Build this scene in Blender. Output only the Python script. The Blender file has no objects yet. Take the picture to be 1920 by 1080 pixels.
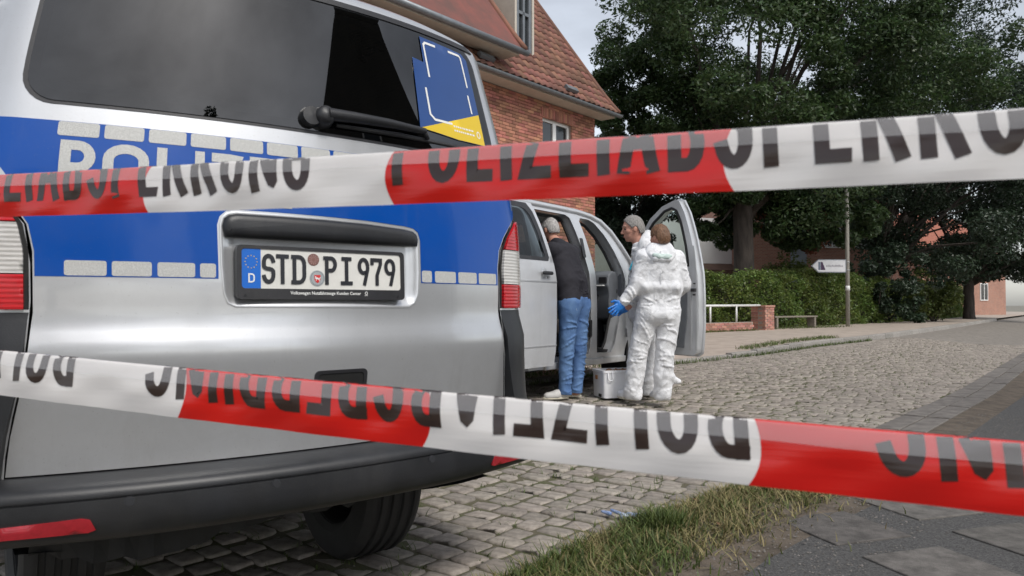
import bpy, bmesh, math, random
import numpy as np
from mathutils import Vector, Matrix
from mathutils.geometry import delaunay_2d_cdt

random.seed(7)
RNG = np.random.default_rng(11)
SC = bpy.context.scene
COL = SC.collection

# ------------------------------------------------------------------ camera, sky, sun, exposure
F_PX, CAM_H, PITCH = 1400.0, 0.94, math.atan(32 / 1400.0)
cam_data = bpy.data.cameras.new("camera")
cam = bpy.data.objects.new("camera", cam_data)
COL.objects.link(cam)
cam.location = (0, 0, CAM_H)
cam.rotation_euler = (math.radians(90) + PITCH, 0, 0)
cam_data.sensor_width = 36.0
cam_data.lens = 36.0 * F_PX / 1920.0
cam_data.clip_start, cam_data.clip_end = 0.05, 2000.0
cam_data.dof.use_dof = True
cam_data.dof.focus_distance = 5.0
cam_data.dof.aperture_fstop = 7.5
SC.camera = cam

world = bpy.data.worlds.new("World")
SC.world = world
world.use_nodes = True
wn = world.node_tree
wn.nodes.clear()
sky = wn.nodes.new("ShaderNodeTexSky")
sky.sky_type = 'NISHITA'
sky.sun_disc = False
sky.sun_elevation = math.radians(50)
sky.sun_rotation = math.radians(142)
sky.air_density, sky.dust_density, sky.ozone_density = 1.0, 1.2, 1.0
hsv = wn.nodes.new("ShaderNodeHueSaturation")
hsv.inputs["Saturation"].default_value = 0.34
bg = wn.nodes.new("ShaderNodeBackground")
bg.inputs["Strength"].default_value = 0.125
wo = wn.nodes.new("ShaderNodeOutputWorld")
wn.links.new(sky.outputs[0], hsv.inputs["Color"])
# a broken layer of cloud over all of the sky
wtc = wn.nodes.new("ShaderNodeTexCoord")
wmp = wn.nodes.new("ShaderNodeMapping"); wmp.inputs["Scale"].default_value = (1, 1, 2.6)
wnz = wn.nodes.new("ShaderNodeTexNoise"); wnz.inputs["Scale"].default_value = 2.4; wnz.inputs["Detail"].default_value = 7; wnz.inputs["Roughness"].default_value = 0.55
wmr = wn.nodes.new("ShaderNodeMapRange"); wmr.inputs["From Min"].default_value = 0.3; wmr.inputs["From Max"].default_value = 0.7
wmr.inputs["To Min"].default_value = 0.70; wmr.inputs["To Max"].default_value = 1.30
wn.links.new(wtc.outputs["Generated"], wmp.inputs["Vector"]); wn.links.new(wmp.outputs[0], wnz.inputs["Vector"])
wn.links.new(wnz.outputs["Fac"], wmr.inputs["Value"]); wn.links.new(wmr.outputs[0], hsv.inputs["Value"])
wn.links.new(hsv.outputs[0], bg.inputs["Color"])
wn.links.new(bg.outputs[0], wo.inputs["Surface"])

sun_data = bpy.data.lights.new("sun", 'SUN')
sun_data.energy = 1.5
sun_data.angle = math.radians(16)
sun_data.color = (1.0, 0.96, 0.9)
sun = bpy.data.objects.new("sun", sun_data)
COL.objects.link(sun)
_az, _el = math.radians(142), math.radians(50)
_sd = Vector((math.sin(_az) * math.cos(_el), math.cos(_az) * math.cos(_el), math.sin(_el)))
sun.rotation_euler = _sd.to_track_quat('Z', 'Y').to_euler()
sun.location = (0, -5, 20)

SC.view_settings.view_transform = 'Standard'
SC.view_settings.look = 'None'
SC.view_settings.exposure = 0.62
SC.view_settings.gamma = 1.0
SC.view_settings.use_curve_mapping = False

# ------------------------------------------------------------------ materials
MATS = {}

def _lin(c):
    return tuple(((v / 12.92) if v <= 0.04045 else ((v + 0.055) / 1.055) ** 2.4) for v in c)

def mat(name, col, rough=0.6, metal=0.0, var=0.0, vscale=8.0, bump=0.0, bscale=60.0, coat=0.0, col2=None, island=0.0,
        trans=0.0, spec=0.5, transluc=0.0, stretch=None, detail=4.0, tcol=None):
    if name in MATS:
        return MATS[name]
    m = bpy.data.materials.new(name)
    m.use_nodes = True
    nt = m.node_tree
    b = nt.nodes["Principled BSDF"]
    out = nt.nodes["Material Output"]
    b.inputs["Base Color"].default_value = (*col, 1)
    b.inputs["Roughness"].default_value = rough
    b.inputs["Metallic"].default_value = metal
    b.inputs["Coat Weight"].default_value = coat
    b.inputs["Coat Roughness"].default_value = 0.06
    b.inputs["Specular IOR Level"].default_value = spec
    b.inputs["Transmission Weight"].default_value = trans
    tc = nt.nodes.new("ShaderNodeTexCoord")
    vec = tc.outputs["Object"]
    if stretch:
        mp = nt.nodes.new("ShaderNodeMapping")
        mp.inputs["Scale"].default_value = stretch
        nt.links.new(vec, mp.inputs["Vector"])
        vec = mp.outputs["Vector"]
    src = None
    if var > 0 or col2:
        nz = nt.nodes.new("ShaderNodeTexNoise")
        nz.inputs["Scale"].default_value = vscale
        nz.inputs["Detail"].default_value = detail
        nz.inputs["Roughness"].default_value = 0.62
        nt.links.new(vec, nz.inputs["Vector"])
        rp = nt.nodes.new("ShaderNodeValToRGB")
        rp.color_ramp.elements[0].position = 0.32
        rp.color_ramp.elements[1].position = 0.68
        c2 = col2 or tuple(max(0, v * (1 - var)) for v in col)
        c1 = col if col2 else tuple(min(1, v * (1 + var * 0.6)) for v in col)
        rp.color_ramp.elements[0].color = (*c2, 1)
        rp.color_ramp.elements[1].color = (*c1, 1)
        nt.links.new(nz.outputs["Fac"], rp.inputs["Fac"])
        src = rp.outputs["Color"]
    if island > 0:
        g = nt.nodes.new("ShaderNodeNewGeometry")
        oi = nt.nodes.new("ShaderNodeObjectInfo")
        ad = nt.nodes.new("ShaderNodeMath"); ad.operation = 'ADD'
        nt.links.new(g.outputs["Random Per Island"], ad.inputs[0])
        nt.links.new(oi.outputs["Random"], ad.inputs[1])
        fr = nt.nodes.new("ShaderNodeMath"); fr.operation = 'FRACT'
        nt.links.new(ad.outputs[0], fr.inputs[0])
        mr = nt.nodes.new("ShaderNodeMapRange")
        mr.inputs["To Min"].default_value = 1 - island
        mr.inputs["To Max"].default_value = 1 + island
        nt.links.new(fr.outputs[0], mr.inputs["Value"])
        h = nt.nodes.new("ShaderNodeHueSaturation")
        h.inputs["Color"].default_value = (*col, 1)
        if src:
            nt.links.new(src, h.inputs["Color"])
        nt.links.new(mr.outputs[0], h.inputs["Value"])
        mr2 = nt.nodes.new("ShaderNodeMapRange")
        mr2.inputs["From Min"].default_value = 0.0
        mr2.inputs["To Min"].default_value = 0.5 + island * 0.05
        mr2.inputs["To Max"].default_value = 0.5 - island * 0.05
        wr = nt.nodes.new("ShaderNodeMath"); wr.operation = 'MULTIPLY'; wr.inputs[1].default_value = 7.31
        fr2 = nt.nodes.new("ShaderNodeMath"); fr2.operation = 'FRACT'
        nt.links.new(fr.outputs[0], wr.inputs[0]); nt.links.new(wr.outputs[0], fr2.inputs[0])
        nt.links.new(fr2.outputs[0], mr2.inputs["Value"])
        nt.links.new(mr2.outputs[0], h.inputs["Hue"])
        src = h.outputs["Color"]
    if src:
        nt.links.new(src, b.inputs["Base Color"])
    if bump > 0:
        nb = nt.nodes.new("ShaderNodeTexNoise")
        nb.inputs["Scale"].default_value = bscale
        nb.inputs["Detail"].default_value = 5.0
        nt.links.new(vec, nb.inputs["Vector"])
        bp = nt.nodes.new("ShaderNodeBump")
        bp.inputs["Strength"].default_value = bump
        bp.inputs["Distance"].default_value = 0.02
        nt.links.new(nb.outputs["Fac"], bp.inputs["Height"])
        nt.links.new(bp.outputs["Normal"], b.inputs["Normal"])
    if transluc > 0:
        tl = nt.nodes.new("ShaderNodeBsdfTranslucent")
        if tcol:
            tl.inputs["Color"].default_value = (*tcol, 1)
        elif src:
            nt.links.new(src, tl.inputs["Color"])
        else:
            tl.inputs["Color"].default_value = (*col, 1)
        mx = nt.nodes.new("ShaderNodeMixShader")
        mx.inputs[0].default_value = transluc
        nt.links.new(b.outputs[0], mx.inputs[1])
        nt.links.new(tl.outputs[0], mx.inputs[2])
        nt.links.new(mx.outputs[0], out.inputs["Surface"])
    MATS[name] = m
    return m

def glass(name, tint, rough=0.0, ior=1.5):
    if name in MATS:
        return MATS[name]
    m = bpy.data.materials.new(name)
    m.use_nodes = True
    nt = m.node_tree
    nt.nodes.clear()
    out = nt.nodes.new("ShaderNodeOutputMaterial")
    tr = nt.nodes.new("ShaderNodeBsdfTransparent")
    tr.inputs["Color"].default_value = (*tint, 1)
    gl = nt.nodes.new("ShaderNodeBsdfGlossy")
    gl.inputs["Roughness"].default_value = rough
    fr = nt.nodes.new("ShaderNodeFresnel")
    fr.inputs["IOR"].default_value = ior
    mx = nt.nodes.new("ShaderNodeMixShader")
    nt.links.new(fr.outputs[0], mx.inputs[0])
    nt.links.new(tr.outputs[0], mx.inputs[1])
    nt.links.new(gl.outputs[0], mx.inputs[2])
    nt.links.new(mx.outputs[0], out.inputs["Surface"])
    MATS[name] = m
    return m

SILVER = mat("silver_paint", (0.60, 0.608, 0.62), 0.30, 0.6, coat=0.9, var=0.04, vscale=3)
SILVER_DOOR = mat("silver_door_paint", (0.64, 0.65, 0.665), 0.34, 0.42, coat=0.7, var=0.05, vscale=4)
BLUE = mat("blue_foil", (0.0, 0.066, 0.34), 0.28, spec=0.25, coat=0.25, var=0.05, vscale=2)
BLACK_PL = mat("black_plastic", (0.022, 0.022, 0.025), 0.38, var=0.2, vscale=14, bump=0.03, bscale=200)
GREY_PL = mat("dark_grey_plastic", (0.015, 0.016, 0.019), 0.42, var=0.35, vscale=6, bump=0.05, bscale=220)
DARK = mat("underbody_black", (0.012, 0.012, 0.012), 0.8, var=0.4, vscale=9)
RUBBER = mat("rubber_black", (0.018, 0.018, 0.019), 0.72, var=0.25, vscale=12, bump=0.04, bscale=120)
TRIM = mat("interior_grey", (0.15, 0.16, 0.175), 0.6, var=0.1, vscale=5, bump=0.03, bscale=150)
TRIM_D = mat("interior_dark", (0.03, 0.031, 0.034), 0.65, var=0.15, vscale=5)
SEAT_M = mat("seat_cloth", (0.06, 0.05, 0.046), 0.9, var=0.2, vscale=30, bump=0.1, bscale=150)
STEEL = mat("galvanised_steel", (0.42, 0.42, 0.42), 0.5, 0.6, var=0.2, vscale=10)
WHITE_P = mat("white_paint", (0.72, 0.72, 0.70), 0.45, var=0.1, vscale=10)
RED_LENS = mat("red_lens", (0.50, 0.008, 0.014), 0.12, coat=0.35, var=0.25, vscale=9)
RED_REFL = mat("red_reflector", (0.38, 0.02, 0.03), 0.25, coat=0.4, var=0.15, vscale=60)
CLEAR_LENS = mat("clear_lens", (0.55, 0.53, 0.50), 0.2, coat=0.6, var=0.12, vscale=40, stretch=(1, 1, 6))
BRICK_RED = mat("brick_red", (0.40, 0.175, 0.115), 0.88, col2=(0.28, 0.12, 0.085), vscale=2.0, island=0.34, bump=0.15, bscale=50)
BRICK_OLD = mat("brick_old", (0.36, 0.13, 0.09), 0.88, var=0.35, vscale=14, island=0.25, col2=(0.43, 0.26, 0.21), bump=0.2)
MORTAR = mat("mortar", (0.33, 0.28, 0.24), 0.95, var=0.2, vscale=14, bump=0.1)
TILE = mat("clay_tile", (0.255, 0.10, 0.066), 0.8, col2=(0.15, 0.08, 0.06), vscale=2.2, island=0.30, bump=0.1, bscale=30)
ZINC = mat("zinc_gutter", (0.20, 0.215, 0.23), 0.5, 0.5, var=0.15, vscale=6)
SOFFIT = mat("soffit_cream", (0.50, 0.45, 0.38), 0.7, var=0.08, vscale=4)
WINFR = mat("window_frame_white", (0.78, 0.78, 0.76), 0.4, var=0.04, vscale=6)
PANE = mat("window_pane_dark", (0.02, 0.024, 0.026), 0.04, spec=0.7)
BARK = mat("oak_bark", (0.062, 0.05, 0.042), 0.95, var=0.5, vscale=6, bump=0.8, bscale=14, stretch=(1, 1, 0.25))
LEAF_OAK = mat("oak_leaf", (0.05, 0.085, 0.028), 0.5, island=0.45, transluc=0.35, var=0.3, vscale=0.6)
LEAF_DK = mat("dark_leaf", (0.03, 0.052, 0.026), 0.5, island=0.4, transluc=0.2, var=0.3, vscale=0.6)
LEAF_LT = mat("light_leaf", (0.10, 0.13, 0.03), 0.5, island=0.4, transluc=0.3, var=0.3, vscale=0.9)
LEAF_HG = mat("hedge_leaf", (0.12, 0.20, 0.045), 0.42, island=0.5, transluc=0.4, col2=(0.15, 0.18, 0.045), vscale=0.5)
LEAF_RD = mat("copper_leaf", (0.16, 0.055, 0.03), 0.5, island=0.4, transluc=0.25)
GRASS_G = mat("grass_green", (0.09, 0.125, 0.03), 0.6, island=0.45, transluc=0.25)
GRASS_Y = mat("grass_dry", (0.26, 0.22, 0.10), 0.7, island=0.35, transluc=0.2)
STONE = mat("granite_sett", (0.29, 0.255, 0.218), 0.8, var=0.34, vscale=22, island=0.18, bump=0.2, bscale=70)
KERB = mat("granite_kerb", (0.30, 0.28, 0.255), 0.8, var=0.3, vscale=22, island=0.12, bump=0.3, bscale=60)
SOIL = mat("joint_soil", (0.12, 0.10, 0.072), 1.0, var=0.4, vscale=9, col2=(0.075, 0.085, 0.032), bump=0.4, bscale=90)
DIRT = mat("dry_dirt", (0.115, 0.092, 0.07), 1.0, var=0.35, vscale=7, bump=0.5, bscale=70)
ASPHALT = mat("gritty_asphalt", (0.10, 0.097, 0.094), 0.9, var=0.65, vscale=120, bump=0.6, bscale=260)
SLAB_D = mat("dark_slab", (0.125, 0.115, 0.105), 0.9, var=0.4, vscale=14, island=0.2, bump=0.4, bscale=160)
SLAB = mat("concrete_slab", (0.16, 0.145, 0.13), 0.85, var=0.35, vscale=9, island=0.1, bump=0.2, bscale=120)
PAVE = mat("sandy_pavement", (0.40, 0.335, 0.28), 0.9, var=0.2, vscale=3, island=0.07, bump=0.2, bscale=60)
EARTH = mat("ground_earth", (0.20, 0.185, 0.15), 1.0, var=0.35, vscale=0.8, bump=0.3, bscale=8)
ROADFAR = mat("sett_road_distance", (0.235, 0.21, 0.182), 0.9, var=0.35, vscale=7, bump=0.7, bscale=9)
WOOD = mat("weathered_wood", (0.22, 0.19, 0.155), 0.85, var=0.35, vscale=9, stretch=(1, 9, 9), bump=0.2)
SKIN = mat("skin", (0.50, 0.255, 0.185), 0.55, var=0.12, vscale=16, spec=0.4)
HAIR_G = mat("grey_hair", (0.25, 0.235, 0.22), 0.65, var=0.4, vscale=110, stretch=(1, 1, 0.35), bump=0.5, bscale=120)
HAIR_W = mat("silver_hair", (0.42, 0.40, 0.385), 0.65, var=0.35, vscale=70, stretch=(1, 1, 0.35), bump=0.8, bscale=90)
HAIR_B = mat("brown_hair", (0.17, 0.085, 0.042), 0.5, var=0.45, vscale=60, stretch=(1, 1, 0.35), bump=0.6, bscale=90)
SUIT = mat("white_coverall", (0.83, 0.835, 0.85), 0.85, var=0.02, vscale=9, bump=0.1, bscale=26, transluc=0.10, spec=0.2)
SUIT_IN = mat("hood_lining", (0.55, 0.66, 0.62), 0.6, var=0.05, bump=0.3, bscale=26)
GLOVE = mat("blue_nitrile", (0.015, 0.17, 0.56), 0.38, var=0.1, vscale=20)
SWEAT = mat("dark_sweater", (0.015, 0.014, 0.020), 0.85, var=0.15, vscale=40, bump=0.15, bscale=90)
DENIM = mat("blue_denim", (0.06, 0.135, 0.32), 0.85, col2=(0.12, 0.22, 0.40), vscale=5, stretch=(1, 1, 0.5), bump=0.2, bscale=120)
SHOE = mat("pale_shoe", (0.52, 0.51, 0.49), 0.6, var=0.1, vscale=20)
SOLE = mat("shoe_sole", (0.62, 0.58, 0.47), 0.7)
EYE = mat("eye_dark", (0.03, 0.022, 0.018), 0.2)
LIPS = mat("lips", (0.33, 0.12, 0.10), 0.5)
CYAN = mat("cyan_tape", (0.05, 0.45, 0.62), 0.5)
BOXW = mat("white_plastic_box", (0.80, 0.80, 0.81), 0.35, var=0.04, vscale=6)
BROWN = mat("brown_paper", (0.28, 0.15, 0.085), 0.85, var=0.3, vscale=25, bump=0.4, bscale=50)
PLATE_W = mat("plate_white", (0.70, 0.69, 0.645), 0.4, var=0.05, vscale=30)
PLATE_K = mat("plate_black", (0.02, 0.021, 0.026), 0.35)
EUBLUE = mat("euro_blue", (0.005, 0.13, 0.55), 0.35)
STICK_BR = mat("brown_sticker", (0.21, 0.10, 0.085), 0.5, var=0.3, vscale=150)
STICK_SV = mat("silver_sticker", (0.45, 0.48, 0.49), 0.3, 0.4, var=0.1, vscale=90)
CREST_R = mat("crest_red", (0.60, 0.03, 0.03), 0.4)
PRINT_W = mat("print_white", (0.78, 0.78, 0.76), 0.5)
POSTER_B = mat("poster_blue", (0.008, 0.055, 0.22), 0.28, coat=0.4, var=0.06, vscale=3)
POSTER_Y = mat("poster_yellow", (0.72, 0.50, 0.01), 0.35, coat=0.3)
SIGN_W = mat("sign_white", (0.62, 0.62, 0.63), 0.4, var=0.06, vscale=9)
SIGN_P = mat("sign_purple", (0.05, 0.02, 0.06), 0.5)
SIGN_B = mat("sign_bluegrey", (0.14, 0.17, 0.22), 0.5)
SIGN_G = mat("sign_grey_print", (0.30, 0.29, 0.31), 0.5)
CONC = mat("pole_concrete", (0.33, 0.31, 0.27), 0.8, var=0.25, vscale=9, stretch=(6, 6, 1), bump=0.1)
FASCIA = mat("white_fascia", (0.74, 0.74, 0.73), 0.6, var=0.04, vscale=1)
AWN = mat("brown_awning", (0.11, 0.065, 0.045), 0.8, var=0.2, vscale=4)
PANEL_GR = mat("grey_panel", (0.24, 0.28, 0.32), 0.35, var=0.12, vscale=2)
LITTER = mat("blue_litter", (0.05, 0.14, 0.42), 0.45, col2=(0.5, 0.55, 0.62), vscale=30)
TAPE_W = mat("tape_white", (0.84, 0.80, 0.77), 0.16, transluc=0.2, tcol=(0.80, 0.80, 0.80), bump=0.05, bscale=3.5, spec=0.7, stretch=(1.2, 3, 22))
TAPE_R = mat("tape_red", (0.68, 0.012, 0.008), 0.16, transluc=0.2, tcol=(0.85, 0.08, 0.07), bump=0.05, bscale=3.5, spec=0.6, stretch=(1.2, 3, 22))
TAPE_K = mat("tape_print", (0.035, 0.020, 0.017), 0.18, transluc=0.12, tcol=(0.30, 0.27, 0.25), spec=0.6, bump=0.05, bscale=3.5, stretch=(1.2, 3, 22))
def milky(name, fac):
    """thin milky film that veils what lies behind it"""
    m = mat(name, (0.80, 0.80, 0.81), 0.14, spec=0.7, bump=0.05, bscale=3.5, stretch=(1.2, 3, 22))
    nt = m.node_tree
    tr = nt.nodes.new("ShaderNodeBsdfTransparent")
    mx = nt.nodes.new("ShaderNodeMixShader"); mx.inputs[0].default_value = fac
    nt.links.new(tr.outputs[0], mx.inputs[1]); nt.links.new(nt.nodes["Principled BSDF"].outputs[0], mx.inputs[2])
    nt.links.new(mx.outputs[0], nt.nodes["Material Output"].inputs["Surface"])
    return m
TAPE_V = milky("tape_folded_film", 0.21)
GLASS_T = glass("tinted_glass", (0.05, 0.055, 0.06), 0.015, 1.85)
GLASS_C = glass("clear_glass", (0.70, 0.80, 0.77), 0.0)
GLASS_D = glass("sliding_glass", (0.30, 0.36, 0.37), 0.0)

def brickwork(name, c1, c2, mortar, scale=1.0):
    """brick pattern for walls too far off to tell the bricks apart"""
    m = mat(name, c1, 0.9)
    nt = m.node_tree
    b = nt.nodes["Principled BSDF"]
    tc = nt.nodes.new("ShaderNodeTexCoord")
    sp = nt.nodes.new("ShaderNodeSeparateXYZ"); cb = nt.nodes.new("ShaderNodeCombineXYZ")
    nt.links.new(tc.outputs["Object"], sp.inputs[0])
    ad = nt.nodes.new("ShaderNodeMath"); ad.operation = 'ADD'
    nt.links.new(sp.outputs[0], ad.inputs[0]); nt.links.new(sp.outputs[1], ad.inputs[1])
    nt.links.new(ad.outputs[0], cb.inputs[0]); nt.links.new(sp.outputs[2], cb.inputs[1])
    bt = nt.nodes.new("ShaderNodeTexBrick")
    bt.inputs["Color1"].default_value = (*c1, 1); bt.inputs["Color2"].default_value = (*c2, 1); bt.inputs["Mortar"].default_value = (*mortar, 1)
    bt.inputs["Scale"].default_value = 1.0; bt.inputs["Brick Width"].default_value = 0.25; bt.inputs["Row Height"].default_value = 0.083
    bt.inputs["Mortar Size"].default_value = 0.010; bt.inputs["Bias"].default_value = -0.1
    nt.links.new(cb.outputs[0], bt.inputs["Vector"])
    nz = nt.nodes.new("ShaderNodeTexNoise"); nz.inputs["Scale"].default_value = 0.9; nz.inputs["Detail"].default_value = 6
    nt.links.new(tc.outputs["Object"], nz.inputs["Vector"])
    mr = nt.nodes.new("ShaderNodeMapRange"); mr.inputs["To Min"].default_value = 0.7; mr.inputs["To Max"].default_value = 1.25
    nt.links.new(nz.outputs["Fac"], mr.inputs["Value"])
    hs = nt.nodes.new("ShaderNodeHueSaturation")
    nt.links.new(bt.outputs["Color"], hs.inputs["Color"]); nt.links.new(mr.outputs[0], hs.inputs["Value"])
    nt.links.new(hs.outputs[0], b.inputs["Base Color"])
    return m
BRICK_FAR = brickwork("brick_wall_distant", (0.40, 0.18, 0.12), (0.30, 0.13, 0.09), (0.36, 0.30, 0.25))
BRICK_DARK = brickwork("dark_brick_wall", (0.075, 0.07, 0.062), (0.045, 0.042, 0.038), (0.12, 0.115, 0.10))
TILE_FAR = mat("clay_roof_distant", (0.30, 0.10, 0.06), 0.8, var=0.4, vscale=3, stretch=(3, 1, 9), bump=0.4, bscale=6)

def crumple(m, scales=((9.0, 0.30), (22.0, 0.28))):
    """papery fabric: small flat facets that meet in creases"""
    nt = m.node_tree
    b = nt.nodes["Principled BSDF"]
    tc = nt.nodes.new("ShaderNodeTexCoord")
    nz = nt.nodes.new("ShaderNodeTexNoise"); nz.inputs["Scale"].default_value = 6.0; nz.inputs["Detail"].default_value = 2.0
    nt.links.new(tc.outputs["Object"], nz.inputs["Vector"])
    mxv = nt.nodes.new("ShaderNodeMix"); mxv.data_type = 'VECTOR'; mxv.inputs[0].default_value = 0.12
    nt.links.new(tc.outputs["Object"], mxv.inputs[4]); nt.links.new(nz.outputs["Color"], mxv.inputs[5])
    last = None
    for sc, amp in scales:
        vo = nt.nodes.new("ShaderNodeTexVoronoi"); vo.inputs["Scale"].default_value = sc
        nt.links.new(mxv.outputs[1], vo.inputs["Vector"])
        d = nt.nodes.new("ShaderNodeVectorMath"); d.operation = 'SUBTRACT'
        nt.links.new(mxv.outputs[1], d.inputs[0]); nt.links.new(vo.outputs["Position"], d.inputs[1])
        c = nt.nodes.new("ShaderNodeVectorMath"); c.operation = 'SUBTRACT'; c.inputs[1].default_value = (0.5, 0.5, 0.5)
        nt.links.new(vo.outputs["Color"], c.inputs[0])
        dt = nt.nodes.new("ShaderNodeVectorMath"); dt.operation = 'DOT_PRODUCT'
        nt.links.new(d.outputs[0], dt.inputs[0]); nt.links.new(c.outputs[0], dt.inputs[1])
        bp = nt.nodes.new("ShaderNodeBump"); bp.inputs["Strength"].default_value = 1.0; bp.inputs["Distance"].default_value = amp
        nt.links.new(dt.outputs["Value"], bp.inputs["Height"])
        if last:
            nt.links.new(last, bp.inputs["Normal"])
        last = bp.outputs["Normal"]
    nt.links.new(last, b.inputs["Normal"])
crumple(SUIT); crumple(SUIT_IN)

def road_film(m, z_mid=0.75, amount=0.55):
    """dust and dried drops on the paint: specks, streaks that run down, and a film low down where the wheels throw it"""
    nt = m.node_tree
    b = nt.nodes["Principled BSDF"]
    tc = nt.nodes.new("ShaderNodeTexCoord")
    def noise(scale, stretch, detail=6.0):
        mp = nt.nodes.new("ShaderNodeMapping"); mp.inputs["Scale"].default_value = stretch
        nt.links.new(tc.outputs["Object"], mp.inputs["Vector"])
        n = nt.nodes.new("ShaderNodeTexNoise"); n.inputs["Scale"].default_value = scale; n.inputs["Detail"].default_value = detail; n.inputs["Roughness"].default_value = 0.7
        nt.links.new(mp.outputs[0], n.inputs["Vector"])
        return n.outputs["Fac"]
    def ramp(src, a, c):
        r = nt.nodes.new("ShaderNodeMapRange"); r.inputs["From Min"].default_value = a; r.inputs["From Max"].default_value = c
        nt.links.new(src, r.inputs["Value"]); return r.outputs[0]
    def op(o, x, y):
        q = nt.nodes.new("ShaderNodeMath"); q.operation = o
        for i, v in enumerate((x, y)):
            if isinstance(v, float): q.inputs[i].default_value = v
            else: nt.links.new(v, q.inputs[i])
        return q.outputs[0]
    streak = ramp(noise(9.0, (1, 1, 0.07)), 0.52, 0.80)
    cloud = ramp(noise(2.2, (1, 1, 1)), 0.42, 0.75)
    speck = ramp(noise(160.0, (1, 1, 1), 2.0), 0.66, 0.74)
    sp = nt.nodes.new("ShaderNodeSeparateXYZ"); nt.links.new(tc.outputs["Object"], sp.inputs[0])
    low = ramp(sp.outputs[2], z_mid, z_mid - 0.4)
    f = op('ADD', op('MULTIPLY', streak, 0.35), op('MULTIPLY', cloud, 0.25))
    f = op('ADD', f, op('MULTIPLY', low, op('ADD', op('MULTIPLY', cloud, 0.5), 0.25)))
    f = op('ADD', f, op('MULTIPLY', speck, 0.5))
    f = op('MINIMUM', op('MULTIPLY', f, amount), 0.8)
    base = b.inputs["Base Color"]
    mx = nt.nodes.new("ShaderNodeMix"); mx.data_type = 'RGBA'
    nt.links.new(f, mx.inputs[0])
    if base.is_linked:
        nt.links.new(base.links[0].from_socket, mx.inputs[6])
    else:
        mx.inputs[6].default_value = base.default_value
    mx.inputs[7].default_value = (0.20, 0.185, 0.165, 1)
    nt.links.new(mx.outputs[2], base)
    mr = nt.nodes.new("ShaderNodeMapRange")
    mr.inputs["To Min"].default_value = b.inputs["Roughness"].default_value; mr.inputs["To Max"].default_value = 0.85
    nt.links.new(f, mr.inputs["Value"]); nt.links.new(mr.outputs[0], b.inputs["Roughness"])
    cw = b.inputs["Coat Weight"].default_value
    mc = nt.nodes.new("ShaderNodeMapRange"); mc.inputs["To Min"].default_value = cw; mc.inputs["To Max"].default_value = 0.0
    nt.links.new(f, mc.inputs["Value"]); nt.links.new(mc.outputs[0], b.inputs["Coat Weight"])
road_film(SILVER, 0.80, 0.55); road_film(SILVER_DOOR, 0.7, 0.45); road_film(BLUE, 0.3, 0.28); road_film(GREY_PL, 0.5, 0.2); road_film(BLACK_PL, 0.3, 0.3); road_film(RUBBER, .1, .12)

def lens_ribs(m, scale, amt):
    """moulded ribs inside a lamp lens"""
    nt = m.node_tree
    b = nt.nodes["Principled BSDF"]
    tc = nt.nodes.new("ShaderNodeTexCoord")
    wv = nt.nodes.new("ShaderNodeTexWave"); wv.bands_direction = 'Z'; wv.inputs["Scale"].default_value = scale; wv.inputs["Distortion"].default_value = 0.6
    nt.links.new(tc.outputs["Object"], wv.inputs["Vector"])
    mr = nt.nodes.new("ShaderNodeMapRange"); mr.inputs["To Min"].default_value = 1 - amt; mr.inputs["To Max"].default_value = 1 + amt
    nt.links.new(wv.outputs["Fac"], mr.inputs["Value"])
    hs = nt.nodes.new("ShaderNodeHueSaturation")
    nt.links.new(b.inputs["Base Color"].links[0].from_socket, hs.inputs["Color"]); nt.links.new(mr.outputs[0], hs.inputs["Value"])
    nt.links.new(hs.outputs[0], b.inputs["Base Color"])
    bp = nt.nodes.new("ShaderNodeBump"); bp.inputs["Strength"].default_value = 0.5; bp.inputs["Distance"].default_value = 0.002
    nt.links.new(wv.outputs["Fac"], bp.inputs["Height"]); nt.links.new(bp.outputs["Normal"], b.inputs["Normal"])
lens_ribs(CLEAR_LENS, 26.0, 0.16); lens_ribs(RED_LENS, 24.0, 0.14)

def refl_mat():
    """retro-reflective sheet with its honeycomb of fine cells"""
    m = mat("reflective_foil", (0.46, 0.46, 0.44), 0.4)
    nt = m.node_tree
    b = nt.nodes["Principled BSDF"]
    tc = nt.nodes.new("ShaderNodeTexCoord")
    vo = nt.nodes.new("ShaderNodeTexVoronoi")
    vo.feature = 'DISTANCE_TO_EDGE'
    vo.inputs["Scale"].default_value = 230
    nt.links.new(tc.outputs["Object"], vo.inputs["Vector"])
    rp = nt.nodes.new("ShaderNodeValToRGB")
    rp.color_ramp.elements[0].color = (0.55, 0.55, 0.53, 1)
    rp.color_ramp.elements[1].color = (0.40, 0.40, 0.385, 1)
    rp.color_ramp.elements[1].position = 0.22
    nt.links.new(vo.outputs["Distance"], rp.inputs["Fac"])
    nt.links.new(rp.outputs["Color"], b.inputs["Base Color"])
    return m
REFL = refl_mat()

# ------------------------------------------------------------------ mesh helpers
def link(name, me, parent=None, smooth=False, kind=None):
    o = bpy.data.objects.new(name, me)
    COL.objects.link(o)
    if parent is not None:
        o.parent = parent
    if smooth:
        me.polygons.foreach_set("use_smooth", [True] * len(me.polygons))
    if kind:
        o["kind"] = kind
    return o

def tag(o, label, cat, group=None):
    o["label"] = label
    o["category"] = cat
    if group:
        o["group"] = group
    return o

def empty(name, loc=(0, 0, 0)):
    o = bpy.data.objects.new(name, None)
    COL.objects.link(o)
    o.location = loc
    o.empty_display_size = 0.2
    return o

def thing(name, label, cat, loc=(0, 0, 0), group=None):
    return tag(empty(name, loc), label, cat, group)

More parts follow.
